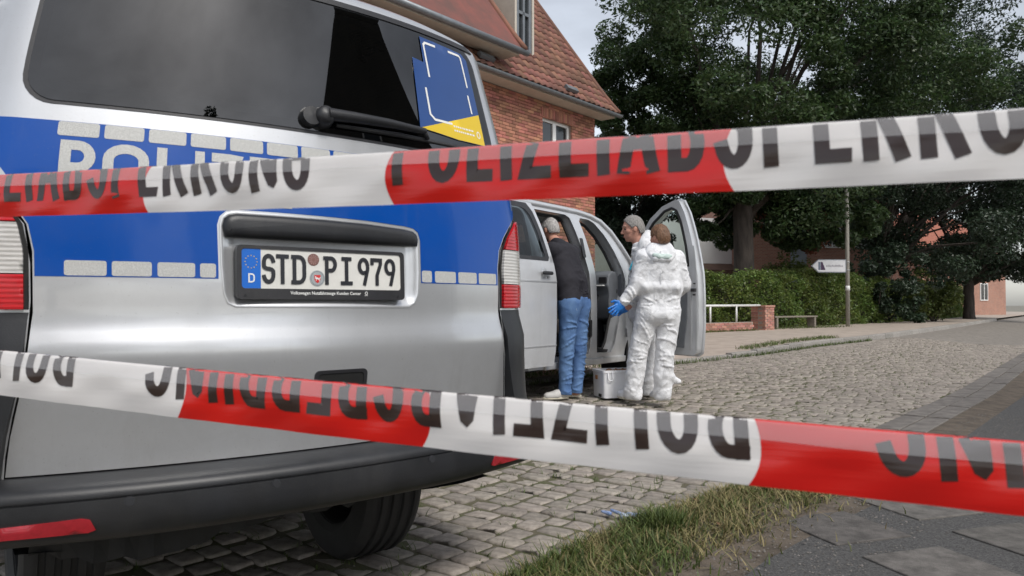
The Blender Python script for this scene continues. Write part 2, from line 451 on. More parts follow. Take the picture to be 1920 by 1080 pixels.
def np_mesh(name, verts, faces, m):
    verts = np.asarray(verts, dtype=np.float32)
    faces = np.asarray(faces, dtype=np.int32)
    me = bpy.data.meshes.new(name)
    n, k = faces.shape
    me.vertices.add(len(verts))
    me.vertices.foreach_set("co", verts.ravel())
    me.loops.add(n * k)
    me.loops.foreach_set("vertex_index", faces.ravel())
    me.polygons.add(n)
    me.polygons.foreach_set("loop_start", np.arange(0, n * k, k, dtype=np.int32))
    me.polygons.foreach_set("loop_total", np.full(n, k, dtype=np.int32))
    me.update(calc_edges=True)
    me.validate()
    if m is not None:
        me.materials.append(m)
    return me

class MB:
    """collects shapes into one mesh (world coordinates minus the parent's location)"""
    def __init__(self):
        self.v, self.f = [], []
    def add(self, vs, fs):
        n = len(self.v)
        self.v += [tuple(p) for p in vs]
        self.f += [tuple(i + n for i in f) for f in fs]
        return self
    def box(self, c, s, ax=None):
        c = Vector(c)
        ax = ax or (Vector((1, 0, 0)), Vector((0, 1, 0)), Vector((0, 0, 1)))
        h = [Vector(a) * (q / 2) for a, q in zip(ax, s)]
        vs = [c + h[0] * i + h[1] * j + h[2] * k for k in (-1, 1) for j in (-1, 1) for i in (-1, 1)]
        return self.add(vs, [(0, 2, 3, 1), (4, 5, 7, 6), (0, 1, 5, 4), (2, 6, 7, 3), (0, 4, 6, 2), (1, 3, 7, 5)])
    def prism(self, poly, d):
        """poly: 3D polygon, d: extrusion vector"""
        n = len(poly)
        d = Vector(d)
        vs = [Vector(p) for p in poly] + [Vector(p) + d for p in poly]
        fs = [tuple(range(n - 1, -1, -1)), tuple(range(n, 2 * n))] + [(i, (i + 1) % n, n + (i + 1) % n, n + i) for i in range(n)]
        return self.add(vs, fs)
    def tube(self, pts, r, n=10, cap=True):
        pts = [Vector(p) for p in pts]
        rs = r if isinstance(r, (list, tuple)) else [r] * len(pts)
        vs, fs = [], []
        prev = None
        for i, p in enumerate(pts):
            t = (pts[min(i + 1, len(pts) - 1)] - pts[max(i - 1, 0)]).normalized()
            if prev is None:
                a = t.orthogonal().normalized()
            else:
                a = (prev - t * prev.dot(t)).normalized()
            prev = a
            b = t.cross(a)
            for k in range(n):
                q = 2 * math.pi * k / n
                vs.append(p + (a * math.cos(q) + b * math.sin(q)) * rs[i])
        for i in range(len(pts) - 1):
            for k in range(n):
                k2 = (k + 1) % n
                fs.append((i * n + k, i * n + k2, (i + 1) * n + k2, (i + 1) * n + k))
        if cap:
            fs.append(tuple(range(n - 1, -1, -1)))
            fs.append(tuple((len(pts) - 1) * n + k for k in range(n)))
        return self.add(vs, fs)
    def lathe(self, prof, c, axis, n=32):
        """prof: (radius, distance along axis)"""
        c, axis = Vector(c), Vector(axis).normalized()
        a = axis.orthogonal().normalized()
        b = axis.cross(a)
        vs, fs = [], []
        for r, h in prof:
            for k in range(n):
                q = 2 * math.pi * k / n
                vs.append(c + axis * h + (a * math.cos(q) + b * math.sin(q)) * r)
        for i in range(len(prof) - 1):
            for k in range(n):
                k2 = (k + 1) % n
                fs.append((i * n + k, (i + 1) * n + k, (i + 1) * n + k2, i * n + k2))
        return self.add(vs, fs)
    def grid(self, fn, nu, nv):
        vs = [fn(i / nu, j / nv) for j in range(nv + 1) for i in range(nu + 1)]
        fs = [(j * (nu + 1) + i, j * (nu + 1) + i + 1, (j + 1) * (nu + 1) + i + 1, (j + 1) * (nu + 1) + i)
              for j in range(nv) for i in range(nu)]
        return self.add(vs, fs)
    def mesh(self, name, m, off=(0, 0, 0)):
        off = Vector(off)
        me = bpy.data.meshes.new(name)
        me.from_pydata([Vector(p) - off for p in self.v], [], self.f)
        me.update()
        if m is not None:
            me.materials.append(m)
        return me
    def build(self, name, m, parent=None, smooth=False, bevel=0.0, kind=None, fixn=True):
        off = parent_loc(parent)
        me = self.mesh(name, m, off)
        if fixn or bevel > 0:
            bm = bmesh.new(); bm.from_mesh(me)
            bmesh.ops.recalc_face_normals(bm, faces=bm.faces)
            bm.to_mesh(me); bm.free()
        o = link(name, me, parent, smooth, kind)
        if bevel > 0:
            bv = o.modifiers.new("bevel", 'BEVEL')
            bv.width = bevel; bv.segments = 2; bv.limit_method = 'ANGLE'; bv.angle_limit = math.radians(40)
            for p in me.polygons:
                p.use_smooth = True
            wnm = o.modifiers.new("wn", 'WEIGHTED_NORMAL')
        return o

def parent_loc(p):
    v = Vector((0, 0, 0))
    while p is not None:
        v += p.location
        p = p.parent
    return v

def auto_smooth(o, deg=35):
    me = o.data
    me.polygons.foreach_set("use_smooth", [True] * len(me.polygons))
    bm = bmesh.new(); bm.from_mesh(me)
    for e in bm.edges:
        if len(e.link_faces) == 2 and e.calc_face_angle(0) > math.radians(deg):
            e.smooth = False
    bm.to_mesh(me); bm.free()

def inside_poly(px, py, poly):
    x, y = np.asarray(px), np.asarray(py)
    r = np.zeros(x.shape, bool)
    n = len(poly)
    for i in range(n):
        x1, y1 = poly[i]; x2, y2 = poly[(i + 1) % n]
        c = ((y1 > y) != (y2 > y))
        with np.errstate(divide='ignore', invalid='ignore'):
            xi = (x2 - x1) * (y - y1) / (y2 - y1 + 1e-15) + x1
        r ^= c & (x < xi)
    return r

def densify(poly, step):
    out = []
    n = len(poly)
    for i in range(n):
        a, b = poly[i], poly[(i + 1) % n]
        k = max(1, int(math.ceil(math.hypot(b[0] - a[0], b[1] - a[1]) / step)))
        for j in range(k):
            out.append((a[0] + (b[0] - a[0]) * j / k, a[1] + (b[1] - a[1]) * j / k))
    return out

def rrect(x0, x1, y0, y1, r, n=5):
    r = min(r, (x1 - x0) / 2 - 1e-5, (y1 - y0) / 2 - 1e-5)
    out = []
    for cx, cy, a0 in ((x1 - r, y0 + r, -90), (x1 - r, y1 - r, 0), (x0 + r, y1 - r, 90), (x0 + r, y0 + r, 180)):
        for i in range(n + 1):
            a = math.radians(a0 + 90 * i / n)
            out.append((cx + r * math.cos(a), cy + r * math.sin(a)))
    return out

def surf_patch(name, outline, surf, m, parent=None, holes=(), off=0.0, thick=0.004, step=0.06, roll=0.0, back=False):
    """a sheet that follows surf(a, b, off) inside a 2D outline, with rims of the given thickness (and a small rolled edge)"""
    outs = [densify(outline, step)] + [densify(h, step) for h in holes]
    pts, edges = [], []
    for lp in outs:
        b0 = len(pts)
        pts += lp
        edges += [(b0 + i, b0 + (i + 1) % len(lp)) for i in range(len(lp))]
    xs = [p[0] for p in outline]; ys = [p[1] for p in outline]
    gx = np.arange(min(xs) + step / 2, max(xs), step)
    gy = np.arange(min(ys) + step / 2, max(ys), step)
    if len(gx) and len(gy):
        GX, GY = np.meshgrid(gx, gy)
        GX, GY = GX.ravel(), GY.ravel()
        ok = inside_poly(GX, GY, outline)
        for h in holes:
            ok &= ~inside_poly(GX, GY, h)
        bd = np.array(pts)
        for x, y in zip(GX[ok], GY[ok]):
            if np.min((bd[:, 0] - x) ** 2 + (bd[:, 1] - y) ** 2) > (0.35 * step) ** 2:
                pts.append((float(x), float(y)))
    r = delaunay_2d_cdt([Vector(p) for p in pts], edges, [], 0, 1e-6)
    v2 = np.array([(p[0], p[1]) for p in r[0]])
    fs = np.array([f for f in r[2] if len(f) == 3])
    cen = v2[fs].mean(axis=1)
    ok = inside_poly(cen[:, 0], cen[:, 1], outline)
    for h in holes:
        ok &= ~inside_poly(cen[:, 0], cen[:, 1], h)
    fs = fs[ok]
    V = [Vector(surf(float(a), float(b), off)) for a, b in v2]
    Fa = [tuple(int(i) for i in f) for f in fs]
    ec = {}
    for f in Fa:
        for i in range(3):
            e = (f[i], f[(i + 1) % 3])
            ec[e] = ec.get(e, 0) + 1
    if thick > 0:
        top, low = {}, {}
        for (a, b) in list(ec):
            if (b, a) in ec:
                continue
            for q in (a, b):
                if q not in top:
                    top[q] = len(V); V.append(V[q].copy())
                    low[q] = len(V); V.append(Vector(surf(float(v2[q][0]), float(v2[q][1]), off - thick)))
            Fa.append((b, a, top[a], top[b]) if False else (top[b], top[a], low[a], low[b]))
        if back:
            n0 = len(V)
            V += [Vector(surf(float(a), float(b), off - thick)) for a, b in v2]
            Fa += [tuple(n0 + i for i in reversed(f)) for f in fs.tolist()]
    o_ = parent_loc(parent)
    me = bpy.data.meshes.new(name)
    me.from_pydata([p - o_ for p in V], [], Fa)
    me.update()
    me.materials.append(m)
    return link(name, me, parent, smooth=True)

# ------------------------------------------------------------------ lettering drawn from strokes
def arc(cx, cy, rx, ry, a0, a1, n=10):
    return [(cx + rx * math.cos(math.radians(a0 + (a1 - a0) * i / n)), cy + ry * math.sin(math.radians(a0 + (a1 - a0) * i / n))) for i in range(n + 1)]

def glyph(ch):
    """strokes of one letter in a box of height 1; returns (width, strokes)"""
    W = 0.46
    A = 90
    if ch == 'P': return W, [[(0, 0), (0, 1)], [(0, 1), (W * .5, 1)] + arc(W * .5, .75, W * .5, .25, 90, -90) + [(0, .5)]]
    if ch == 'O': return W, [arc(W / 2, .74, W / 2, .26, 0, 180) + arc(W / 2, .26, W / 2, .26, 180, 360) + [(W, .74)]]
    if ch == 'L': return W * .85, [[(0, 1), (0, 0), (W * .85, 0)]]
    if ch == 'I': return 0.0, [[(0, 0), (0, 1)]]
    if ch == 'Z': return W, [[(0, 1), (W, 1), (0, 0), (W, 0)]]
    if ch == 'E': return W * .85, [[(W * .85, 1), (0, 1), (0, 0), (W * .85, 0)], [(0, .52), (W * .75, .52)]]
    if ch == 'A': return W * 1.1, [[(0, 0), (W * .55, 1), (W * 1.1, 0)], [(W * .2, .3), (W * .9, .3)]]
    if ch == 'B': return W, [[(0, 0), (0, 1), (W * .5, 1)] + arc(W * .5, .77, W * .46, .23, 90, -90) + [(0, .54)], [(W * .5, .54)] + arc(W * .5, .27, W * .5, .27, 90, -90) + [(0, 0)]]
    if ch == 'S': return W, [arc(W / 2, .75, W / 2, .25, 15, 180, 12) + arc(W / 2, .62, W / 2, .12, 180, 270, 5) + arc(W / 2, .38, W / 2, .12, 90, 0, 5) + arc(W / 2, .25, W / 2, .25, 0, -165, 12)]
    if ch == 'R': return W, [[(0, 0), (0, 1), (W * .5, 1)] + arc(W * .5, .75, W * .5, .25, 90, -90) + [(0, .5)], [(W * .5, .5), (W, 0)]]
    if ch == 'U': return W, [[(0, 1), (0, .26)] + arc(W / 2, .26, W / 2, .26, 180, 360) + [(W, 1)]]
    if ch == 'N': return W, [[(0, 0), (0, 1), (W, 0), (W, 1)]]
    if ch == 'G': return W, [arc(W / 2, .74, W / 2, .26, 15, 180, 12) + arc(W / 2, .26, W / 2, .26, 180, 360, 12) + [(W, .46), (W * .55, .46)]]
    if ch == 'D': return W, [[(0, 0), (0, 1), (W * .45, 1)] + arc(W * .45, .72, W * .55, .28, 90, 0, 6) + arc(W * .45, .28, W * .55, .28, 0, -90, 6) + [(0, 0)]]
    if ch == 'T': return W, [[(0, 1), (W, 1)], [(W / 2, 1), (W / 2, 0)]]
    if ch == '9': return W, [arc(W / 2, .72, W / 2, .28, -75, -360, 16) + [(W, .6), (W * .62, 0)]]
    if ch == '7': return W, [[(0, .86), (0, 1), (W, 1), (W, .82), (W * .58, .35), (W * .58, 0)]]
    if ch == 'Ip': return W * .9, [[(W * .45, 0), (W * .45, 1)], [(0, 0), (W * .9, 0)], [(W * .1, 1), (W * .8, 1)]]
    return W, []

def ribbon(mb, pts, t, fn, cap=True, seg=0.012, across=3, layer=0.0):
    """a stroke of width t along 2D pts, mapped by fn(x, y, layer)"""
    q = []
    for p in pts:
        p = Vector((*p, 0))
        if not q or (p - q[-1]).length > t * 0.02:
            q.append(p)
    closed = (q[0] - q[-1]).length < t * 0.05
    d2 = [q[0]]
    for a, b in zip(q[:-1], q[1:]):
        k = max(1, int((b - a).length / seg))
        for j in range(1, k + 1):
            d2.append(a + (b - a) * (j / k))
    if cap and not closed:
        d2[0] = d2[0] + (d2[0] - d2[1]).normalized() * t * 0.5
        d2[-1] = d2[-1] + (d2[-1] - d2[-2]).normalized() * t * 0.5
    vs = []
    n = len(d2)
    for i, p in enumerate(d2):
        t0 = (d2[i] - d2[i - 1]).normalized() if i > 0 else (d2[n - 1] - d2[n - 2]).normalized() if closed else (d2[1] - d2[0]).normalized()
        t1 = (d2[i + 1] - d2[i]).normalized() if i < n - 1 else (d2[1] - d2[0]).normalized() if closed else t0
        n0 = Vector((-t0.y, t0.x, 0)); n1 = Vector((-t1.y, t1.x, 0))
        m = n0 + n1
        m = m / max(0.75, m.length * m.length / 2) if m.length > 1e-6 else n0
        for k in range(across + 1):
            w = (k / across - 0.5) * t
            r = p + m * w
            vs.append(fn(r.x, r.y, layer))
    fs = [(i * (across + 1) + k, (i + 1) * (across + 1) + k, (i + 1) * (across + 1) + k + 1, i * (across + 1) + k + 1)
          for i in range(n - 1) for k in range(across)]
    mb.add(vs, fs)

def letter(mb, ch, x, y, w, h, t, fn, shear=0.0, cap=False, seg=0.012, across=3):
    """letter ch fitted into the box (x, y, w, h) measured to the outside of its strokes"""
    W, st = glyph(ch)
    sx = (w - t) / W if W > 0 else 0
    for k, s in enumerate(st):
        pts = [(x + t / 2 + px * sx + shear * (0.5 - py), y + t / 2 + py * (h - t)) for px, py in s]
        c = cap or True
        closed = abs(pts[0][0] - pts[-1][0]) + abs(pts[0][1] - pts[-1][1]) < 1e-6
        ribbon(mb, pts, t, fn, cap=not closed, seg=seg, across=across, layer=k * 0.00015)

def letters(items, t, fn, m, parent, name="letter", seg=0.012, across=3, h=None):
    """items: (char, x, y, width, height, shear); every letter a part of its own"""
    for ch, x, y, w, hh, sh in items:
        mb = MB()
        letter(mb, ch, x, y, w, hh, t, fn, shear=sh, seg=seg, across=across)
        mb.build(name, m, parent, smooth=True, fixn=False)

def text_obj(name, body, size, m, fn, parent, spacing=1.0):
    """set text from the built-in font, mapped point by point with fn(x, y)"""
    cu = bpy.data.curves.new(name, 'FONT')
    cu.body = body; cu.size = size; cu.space_character = spacing; cu.offset = size * 0.018
    cu.resolution_u = 2
    t = bpy.data.objects.new(name, cu)
    COL.objects.link(t)
    dg = bpy.context.evaluated_depsgraph_get()
    me = bpy.data.meshes.new_from_object(t.evaluated_get(dg))
    bpy.data.objects.remove(t)
    bpy.data.curves.remove(cu)
    o_ = parent_loc(parent)
    xs = [v.co.x for v in me.vertices]
    x0, x1 = min(xs), max(xs)
    for v in me.vertices:
        v.co = Vector(fn((v.co.x - x0) / (x1 - x0), v.co.y / size)) - o_
    me.materials.clear(); me.materials.append(m)
    return link(name, me, parent)

# ------------------------------------------------------------------ smooth solids grown from a distance field
def surface_nets(Fd, origin, h):
    ins = Fd < 0
    nx, ny, nz = Fd.shape
    s = np.zeros((nx - 1, ny - 1, nz - 1), np.int8)
    for i in (0, 1):
        for j in (0, 1):
            for k in (0, 1):
                s += ins[i:nx - 1 + i, j:ny - 1 + j, k:nz - 1 + k]
    act = (s > 0) & (s < 8)
    idx = np.full(act.shape, -1, np.int64)
    cells = np.argwhere(act)
    idx[act] = np.arange(len(cells))
    acc = np.zeros((len(cells), 3)); cnt = np.zeros(len(cells))
    corners = [(i, j, k) for i in (0, 1) for j in (0, 1) for k in (0, 1)]
    for a in corners:
        for b in corners:
            if sum(abs(p - q) for p, q in zip(a, b)) == 1 and a < b:
                fa = Fd[cells[:, 0] + a[0], cells[:, 1] + a[1], cells[:, 2] + a[2]]
                fb = Fd[cells[:, 0] + b[0], cells[:, 1] + b[1], cells[:, 2] + b[2]]
                cr = (fa < 0) != (fb < 0)
                t = np.where(cr, fa / np.where(np.abs(fa - fb) < 1e-12, 1e-12, fa - fb), 0)
                for ax in range(3):
                    acc[:, ax] += np.where(cr, a[ax] + (b[ax] - a[ax]) * t, 0)
                cnt += cr
    V = np.asarray(origin) + h * (cells + acc / cnt[:, None])
    quads = []
    for ax in range(3):
        sl0 = [slice(None)] * 3; sl1 = [slice(None)] * 3
        sl0[ax] = slice(0, -1); sl1[ax] = slice(1, None)
        A_, B_ = ins[tuple(sl0)], ins[tuple(sl1)]
        ch = np.argwhere(A_ != B_)
        o1, o2 = [a for a in range(3) if a != ax]
        ok = (ch[:, o1] > 0) & (ch[:, o2] > 0) & (ch[:, o1] < Fd.shape[o1] - 1) & (ch[:, o2] < Fd.shape[o2] - 1)
        ch = ch[ok]
        fl = A_[ch[:, 0], ch[:, 1], ch[:, 2]]
        def cid(d1, d2):
            c = ch.copy(); c[:, o1] -= d1; c[:, o2] -= d2
            return idx[c[:, 0], c[:, 1], c[:, 2]]
        q = np.stack([cid(1, 1), cid(0, 1), cid(0, 0), cid(1, 0)], 1)
        flip = fl if ax != 1 else ~fl
        q[~flip] = q[~flip][:, ::-1]
        quads.append(q)
    Q = np.concatenate(quads)
    Q = Q[(Q >= 0).all(1)]
    return V, Q

class Field:
    def __init__(self, lo, hi, h, k=0.02):
        self.h, self.k = h, k
        self.o = np.array(lo, float)
        self.n = np.ceil((np.array(hi) - self.o) / h).astype(int) + 1
        self.F = np.full(self.n, 0.6)
    def _sub(self, lo, hi, mrg):
        a = np.maximum(0, np.floor((np.minimum(lo, hi) - mrg - self.o) / self.h).astype(int))
        b = np.minimum(self.n, np.ceil((np.maximum(lo, hi) + mrg - self.o) / self.h).astype(int) + 1)
        sl = tuple(slice(int(p), int(q)) for p, q in zip(a, b))
        g = [self.o[i] + self.h * np.arange(a[i], b[i]) for i in range(3)]
        return sl, np.meshgrid(*g, indexing='ij')
    def _join(self, sl, d, k):
        f = self.F[sl]
        hh = np.clip(0.5 + 0.5 * (f - d) / k, 0, 1)
        self.F[sl] = f * (1 - hh) + d * hh - k * hh * (1 - hh)
    def cap(self, p, q, r0, r1=None, k=None, flat=None, cut=False):
        """tapered limb from p to q; flat=(axis, factor) squashes its section along an axis"""
        r1 = r0 if r1 is None else r1
        k = k or self.k
        p, q = np.array(p, float), np.array(q, float)
        sl, (X, Y, Z) = self._sub(p, q, max(r0, r1) * 1.9 + 3 * k)
        if X.size == 0:
            return
        d = q - p
        L2 = max(1e-9, d @ d)
        rx, ry, rz = X - p[0], Y - p[1], Z - p[2]
        t = np.clip((rx * d[0] + ry * d[1] + rz * d[2]) / L2, 0, 1)
        rx -= t * d[0]; ry -= t * d[1]; rz -= t * d[2]
        if flat is not None:
            a, s = np.array(flat[0], float), flat[1]
            a = a / np.linalg.norm(a)
            w = (rx * a[0] + ry * a[1] + rz * a[2]) * (1 / s - 1)
            rx += w * a[0]; ry += w * a[1]; rz += w * a[2]
        dist = np.sqrt(rx * rx + ry * ry + rz * rz) - (r0 + (r1 - r0) * t)
        if cut:
            self.F[sl] = np.maximum(self.F[sl], -dist)
        else:
            self._join(sl, dist, k)
    def ell(self, c, rad, ax=None, k=None, cut=False):
        k = k or self.k
        c = np.array(c, float)
        M = np.eye(3) if ax is None else np.array([np.array(a, float) / np.linalg.norm(a) for a in ax])
        mr = max(rad)
        sl, (X, Y, Z) = self._sub(c, c, mr * 1.2 + 3 * k)
        if X.size == 0:
            return
        dx, dy, dz = X - c[0], Y - c[1], Z - c[2]
        loc = [M[i, 0] * dx + M[i, 1] * dy + M[i, 2] * dz for i in range(3)]
        k0 = np.sqrt(sum((loc[i] / rad[i]) ** 2 for i in range(3)))
        k1 = np.sqrt(sum((loc[i] / rad[i] ** 2) ** 2 for i in range(3))) + 1e-9
        dist = k0 * (k0 - 1) / k1
        if cut:
            self.F[sl] = np.maximum(self.F[sl], -dist)
        else:
            self._join(sl, dist, k)
    def plane_cut(self, p, n):
        """removes what lies on the side n points to"""
        g = [self.o[i] + self.h * np.arange(self.n[i]) for i in range(3)]
        X, Y, Z = np.meshgrid(*g, indexing='ij')
        self.F = np.maximum(self.F, (X - p[0]) * n[0] + (Y - p[1]) * n[1] + (Z - p[2]) * n[2])
    def wrinkle(self, amp, freq=(1, 1, 1), seed=0, base=26.0, mask=None):
        g = [self.o[i] + self.h * np.arange(self.n[i]) for i in range(3)]
        X, Y, Z = np.meshgrid(*g, indexing='ij')
        near = np.abs(self.F) < 0.08
        x, y, z = X[near], Y[near], Z[near]
        r = np.random.default_rng(seed)
        tot = np.zeros(x.shape)
        wx = 0.04 * np.sin(9 * y + 7 * z + r.uniform(0, 6)) + 0.03 * np.sin(17 * z + 11 * x + r.uniform(0, 6))
        wy = 0.04 * np.sin(9 * z + 8 * x + r.uniform(0, 6))
        wz = 0.05 * np.sin(8 * x + 10 * y + r.uniform(0, 6)) + 0.03 * np.sin(19 * x - 13 * z + r.uniform(0, 6))
        for o in range(5):
            d = r.normal(size=3) * np.array(freq)
            d = d / np.linalg.norm(d)
            fr = base * (1.0 + 0.42 * o)
            s = np.sin(fr * (d[0] * (x + wx) + d[1] * (y + wy) + d[2] * (z + wz)) + r.uniform(0, 6))
            tot += (1 - 2 * np.abs(s) ** 0.75) / (1 + 0.35 * o)
        w = amp * tot / 2.2
        if mask is not None:
            w = w * mask(x, y, z)
        self.F[near] -= w
    def build(self, name, m, parent=None):
        V, Q = surface_nets(self.F, self.o, self.h)
        V = V - np.array(parent_loc(parent))
        me = np_mesh(name, V, Q, m)
        return link(name, me, parent, smooth=True)

def at(px, py, depth):
    """point of the place that stands at the given distance (world y) along a sight line of the camera"""
    a = (px - 960) / F_PX; b = -(py - 540) / F_PX
    r = (a, math.cos(PITCH) - b * math.sin(PITCH), math.sin(PITCH) + b * math.cos(PITCH))
    t = depth / r[1]
    return Vector((r[0] * t, depth, CAM_H + r[2] * t))

# ------------------------------------------------------------------ the street's own axes
US = Vector((math.sin(math.radians(38)), math.cos(math.radians(38)), 0))       # along the street
NS = Vector((US.y, -US.x, 0))                                                  # across, towards the near side
UP = Vector((0, 0, 1))

def zg(x, y):
    """height of the street surface: it drops towards the near gutter"""
    n = x * NS.x + y * NS.y
    t = np.clip((n + 4.3) / 1.9, 0, 1)
    return -0.13 * t * t * (3 - 2 * t)
# ------------------------------------------------------------------ ground, street, pavements
def UN(u, n, z=0.0):
    p = US * u + NS * n
    return Vector((p.x, p.y, z))

def to_un(x, y):
    return x * US.x + y * US.y, x * NS.x + y * NS.y

KERB_PTS = [(-14.0, 7.6), (-6.0, 7.55), (-2.2, 7.75), (0.16, 8.8), (2.54, 11.88), (4.6, 14.0), (6.87, 16.9), (9.4, 19.7), (13.5, 24.8), (19.26, 32.14), (30.0, 46.0), (60.0, 84.0)]
VERGE_PTS = [(-3.2, -0.6), (-0.9, 1.75), (0.0, 2.86), (0.62, 3.62), (1.6, 4.58), (3.02, 6.3), (5.3, 8.95), (12.0, 17.4), (40.0, 52.0)]

def poly_at(pts, x):
    return float(np.interp(x, [p[0] for p in pts], [p[1] for p in pts]))

def ground_sheet():
    ax = np.concatenate([[-700, -300, -120, -60], np.arange(-30, 60.1, 1.5), [100, 200, 400, 700]])
    ay = np.concatenate([[-300, -100, -40, -20], np.arange(-10, 80.1, 1.5), [110, 200, 500, 1200]])
    X, Y = np.meshgrid(ax, ay)
    Z = zg(X, Y) - 0.05
    V = np.stack([X.ravel(), Y.ravel(), Z.ravel()], 1)
    nx = len(ax)
    i, j = np.meshgrid(np.arange(nx - 1), np.arange(len(ay) - 1))
    b = (j * nx + i).ravel()
    return link("ground", np_mesh("ground", V, np.stack([b, b + 1, b + nx + 1, b + nx], 1), EARTH), None, True, "structure")
ground = ground_sheet()

# the street: a bed of soil, then every sett that can be told apart
def street_bed():
    us = np.arange(-14, 24.01, 0.4); vs = []
    rows = []
    for u in us:
        a = -1.0; lo, hi = -9.0, 0.2
        rows.append([UN(u, n) for n in np.linspace(-8.6, 0.4, 24)])
    V = [(p.x, p.y, float(zg(p.x, p.y)) - 0.0075) for r in rows for p in r]
    k = 24
    F = [(i * k + j, i * k + j + 1, (i + 1) * k + j + 1, (i + 1) * k + j) for i in range(len(us) - 1) for j in range(k - 1)]
    return link("street", np_mesh("street", V, F, SOIL), None, True, "structure")
street = street_bed()

def far_road():
    us = np.concatenate([np.arange(23.8, 40, 2.0), [60, 100]])
    V = []
    for u in us:
        for n in np.linspace(-8.0, 0.2, 12):
            p = UN(u, n); V.append((p.x, p.y, float(zg(p.x, p.y)) - 0.004))
    F = [(i * 12 + j, i * 12 + j + 1, (i + 1) * 12 + j + 1, (i + 1) * 12 + j) for i in range(len(us) - 1) for j in range(11)]
    return link("road", np_mesh("road", V, F, ROADFAR), None, True, "structure")
far_road()

def sett_shape(l, w, seed):
    r = random.Random(seed)
    n = 8
    base = rrect(-l / 2, l / 2, -w / 2, w / 2, 0.020, 2)
    base = [(x + r.uniform(-.007, .007), y + r.uniform(-.007, .007)) for x, y in base]
    m = len(base)
    V, F = [], []
    for s, z in ((1.0, -0.05), (1.0, -0.007), (0.955, 0.002)):
        V += [(x * s, y * s, z) for x, y in base]
    for k in range(2):
        F += [(k * m + i, k * m + (i + 1) % m, (k + 1) * m + (i + 1) % m, (k + 1) * m + i) for i in range(m)]
    V += [(x * 0.62, y * 0.62, 0.0045 + r.uniform(-.003, .003)) for x, y in base]
    F += [(2 * m + i, 2 * m + (i + 1) % m, 3 * m + (i + 1) % m, 3 * m + i) for i in range(m)]
    F.append(tuple(3 * m + i for i in range(m)))
    return V, F

setts = []
r_ = random.Random(5)
u = -13.0
while u < 24:
    w = r_.uniform(0.108, 0.135)
    n = -8.4 + r_.uniform(0, 0.2)
    while n < 0.3:
        l = r_.uniform(0.115, 0.185)
        p = UN(u + w / 2 + r_.uniform(-.008, .008) + 0.025 * math.sin(n * 1.1 + u), n + l / 2)
        yk, yv = poly_at(KERB_PTS, p.x), poly_at(VERGE_PTS, p.x)
        if yv + 0.02 < p.y < yk - 0.06:
            setts.append((p.x, p.y, l, w))
        n += l + 0.009
    u += w + 0.009
YROT = math.atan2(NS.y, NS.x)
def visible_px(x, y, z):
    d = y * math.cos(PITCH) + (z - CAM_H) * math.sin(PITCH)
    if d < 0.5:
        return None
    v = -y * math.sin(PITCH) + (z - CAM_H) * math.cos(PITCH)
    return 960 + F_PX * x / d, 540 - F_PX * v / d
def sett_key(s):
    q = visible_px(s[0], s[1], -0.05)
    if q is None or not (-60 < q[0] < 1980 and 560 < q[1] < 1120):
        return 1e9
    hidden = q[0] < 980 and q[1] < 905 or q[0] < 420
    return math.hypot(s[0], s[1]) + (1e6 if hidden else 0)
setts.sort(key=sett_key)
sett_meshes = []
for k in range(12):
    V, F = sett_shape(0.15, 0.12, k)
    sett_meshes.append(None)
    me = bpy.data.meshes.new("cobblestone")
    me.from_pydata(V, [], F)
    me.materials.append(STONE)
    me.polygons.foreach_set("use_smooth", [True] * len(me.polygons))
    sett_meshes[k] = me
for i, (x, y, l, w) in enumerate(setts[:300]):
    o = link("cobblestone", sett_meshes[i % 12], street)
    o.location = (x, y, float(zg(x, y)) - 0.004 + r_.uniform(-.005, .005))
    o.rotation_euler = (r_.uniform(-.02, .02), r_.uniform(-.02, .02), YROT + r_.uniform(-.05, .05) + (math.pi if i % 2 else 0))
    o.scale = (l / 0.15, w / 0.12, 1)
rest = MB()
for i, (x, y, l, w) in enumerate(setts[300:]):
    V, F = sett_shape(l, w, i % 40)
    a = YROT + r_.uniform(-.05, .05)
    c, s = math.cos(a), math.sin(a)
    z = float(zg(x, y)) - 0.004 + r_.uniform(-.004, .004)
    rest.add([(x + c * p[0] - s * p[1], y + s * p[0] + c * p[1], z + p[2]) for p in V], F)
rest.build("cobblestones", STONE, street, smooth=True, kind="stuff", fixn=False)

# grass and moss in the joints
def blades(name, pts, hmin, hmax, wid, m, parent=None, lean=0.5, per=1):
    pts = np.repeat(np.asarray(pts, float), per, axis=0)
    n = len(pts)
    a = RNG.uniform(0, 2 * np.pi, n)
    h = RNG.uniform(hmin, hmax, n)
    ln = RNG.uniform(0.1, lean, n) * h
    d = np.stack([np.cos(a), np.sin(a), np.zeros(n)], 1)
    s = np.stack([-np.sin(a), np.cos(a), np.zeros(n)], 1) * wid
    up = np.array([0, 0, 1.0])
    base = pts + np.stack([RNG.normal(0, .012, n), RNG.normal(0, .012, n), np.zeros(n)], 1) * (per > 1)
    mid = base + up * (h * 0.55)[:, None] + d * (ln * 0.35)[:, None]
    tip = base + up * h[:, None] + d * ln[:, None] * 1.3
    V = np.stack([base - s, base + s, mid + s * 0.8, mid - s * 0.8, tip + s * 0.15, tip - s * 0.15], 1).reshape(-1, 3)
    b = np.arange(n)[:, None] * 6
    F = np.concatenate([b + np.array([[0, 1, 2, 3]]), b + np.array([[3, 2, 4, 5]])])
    return link(name, np_mesh(name, V, F, m), parent, False, "stuff")

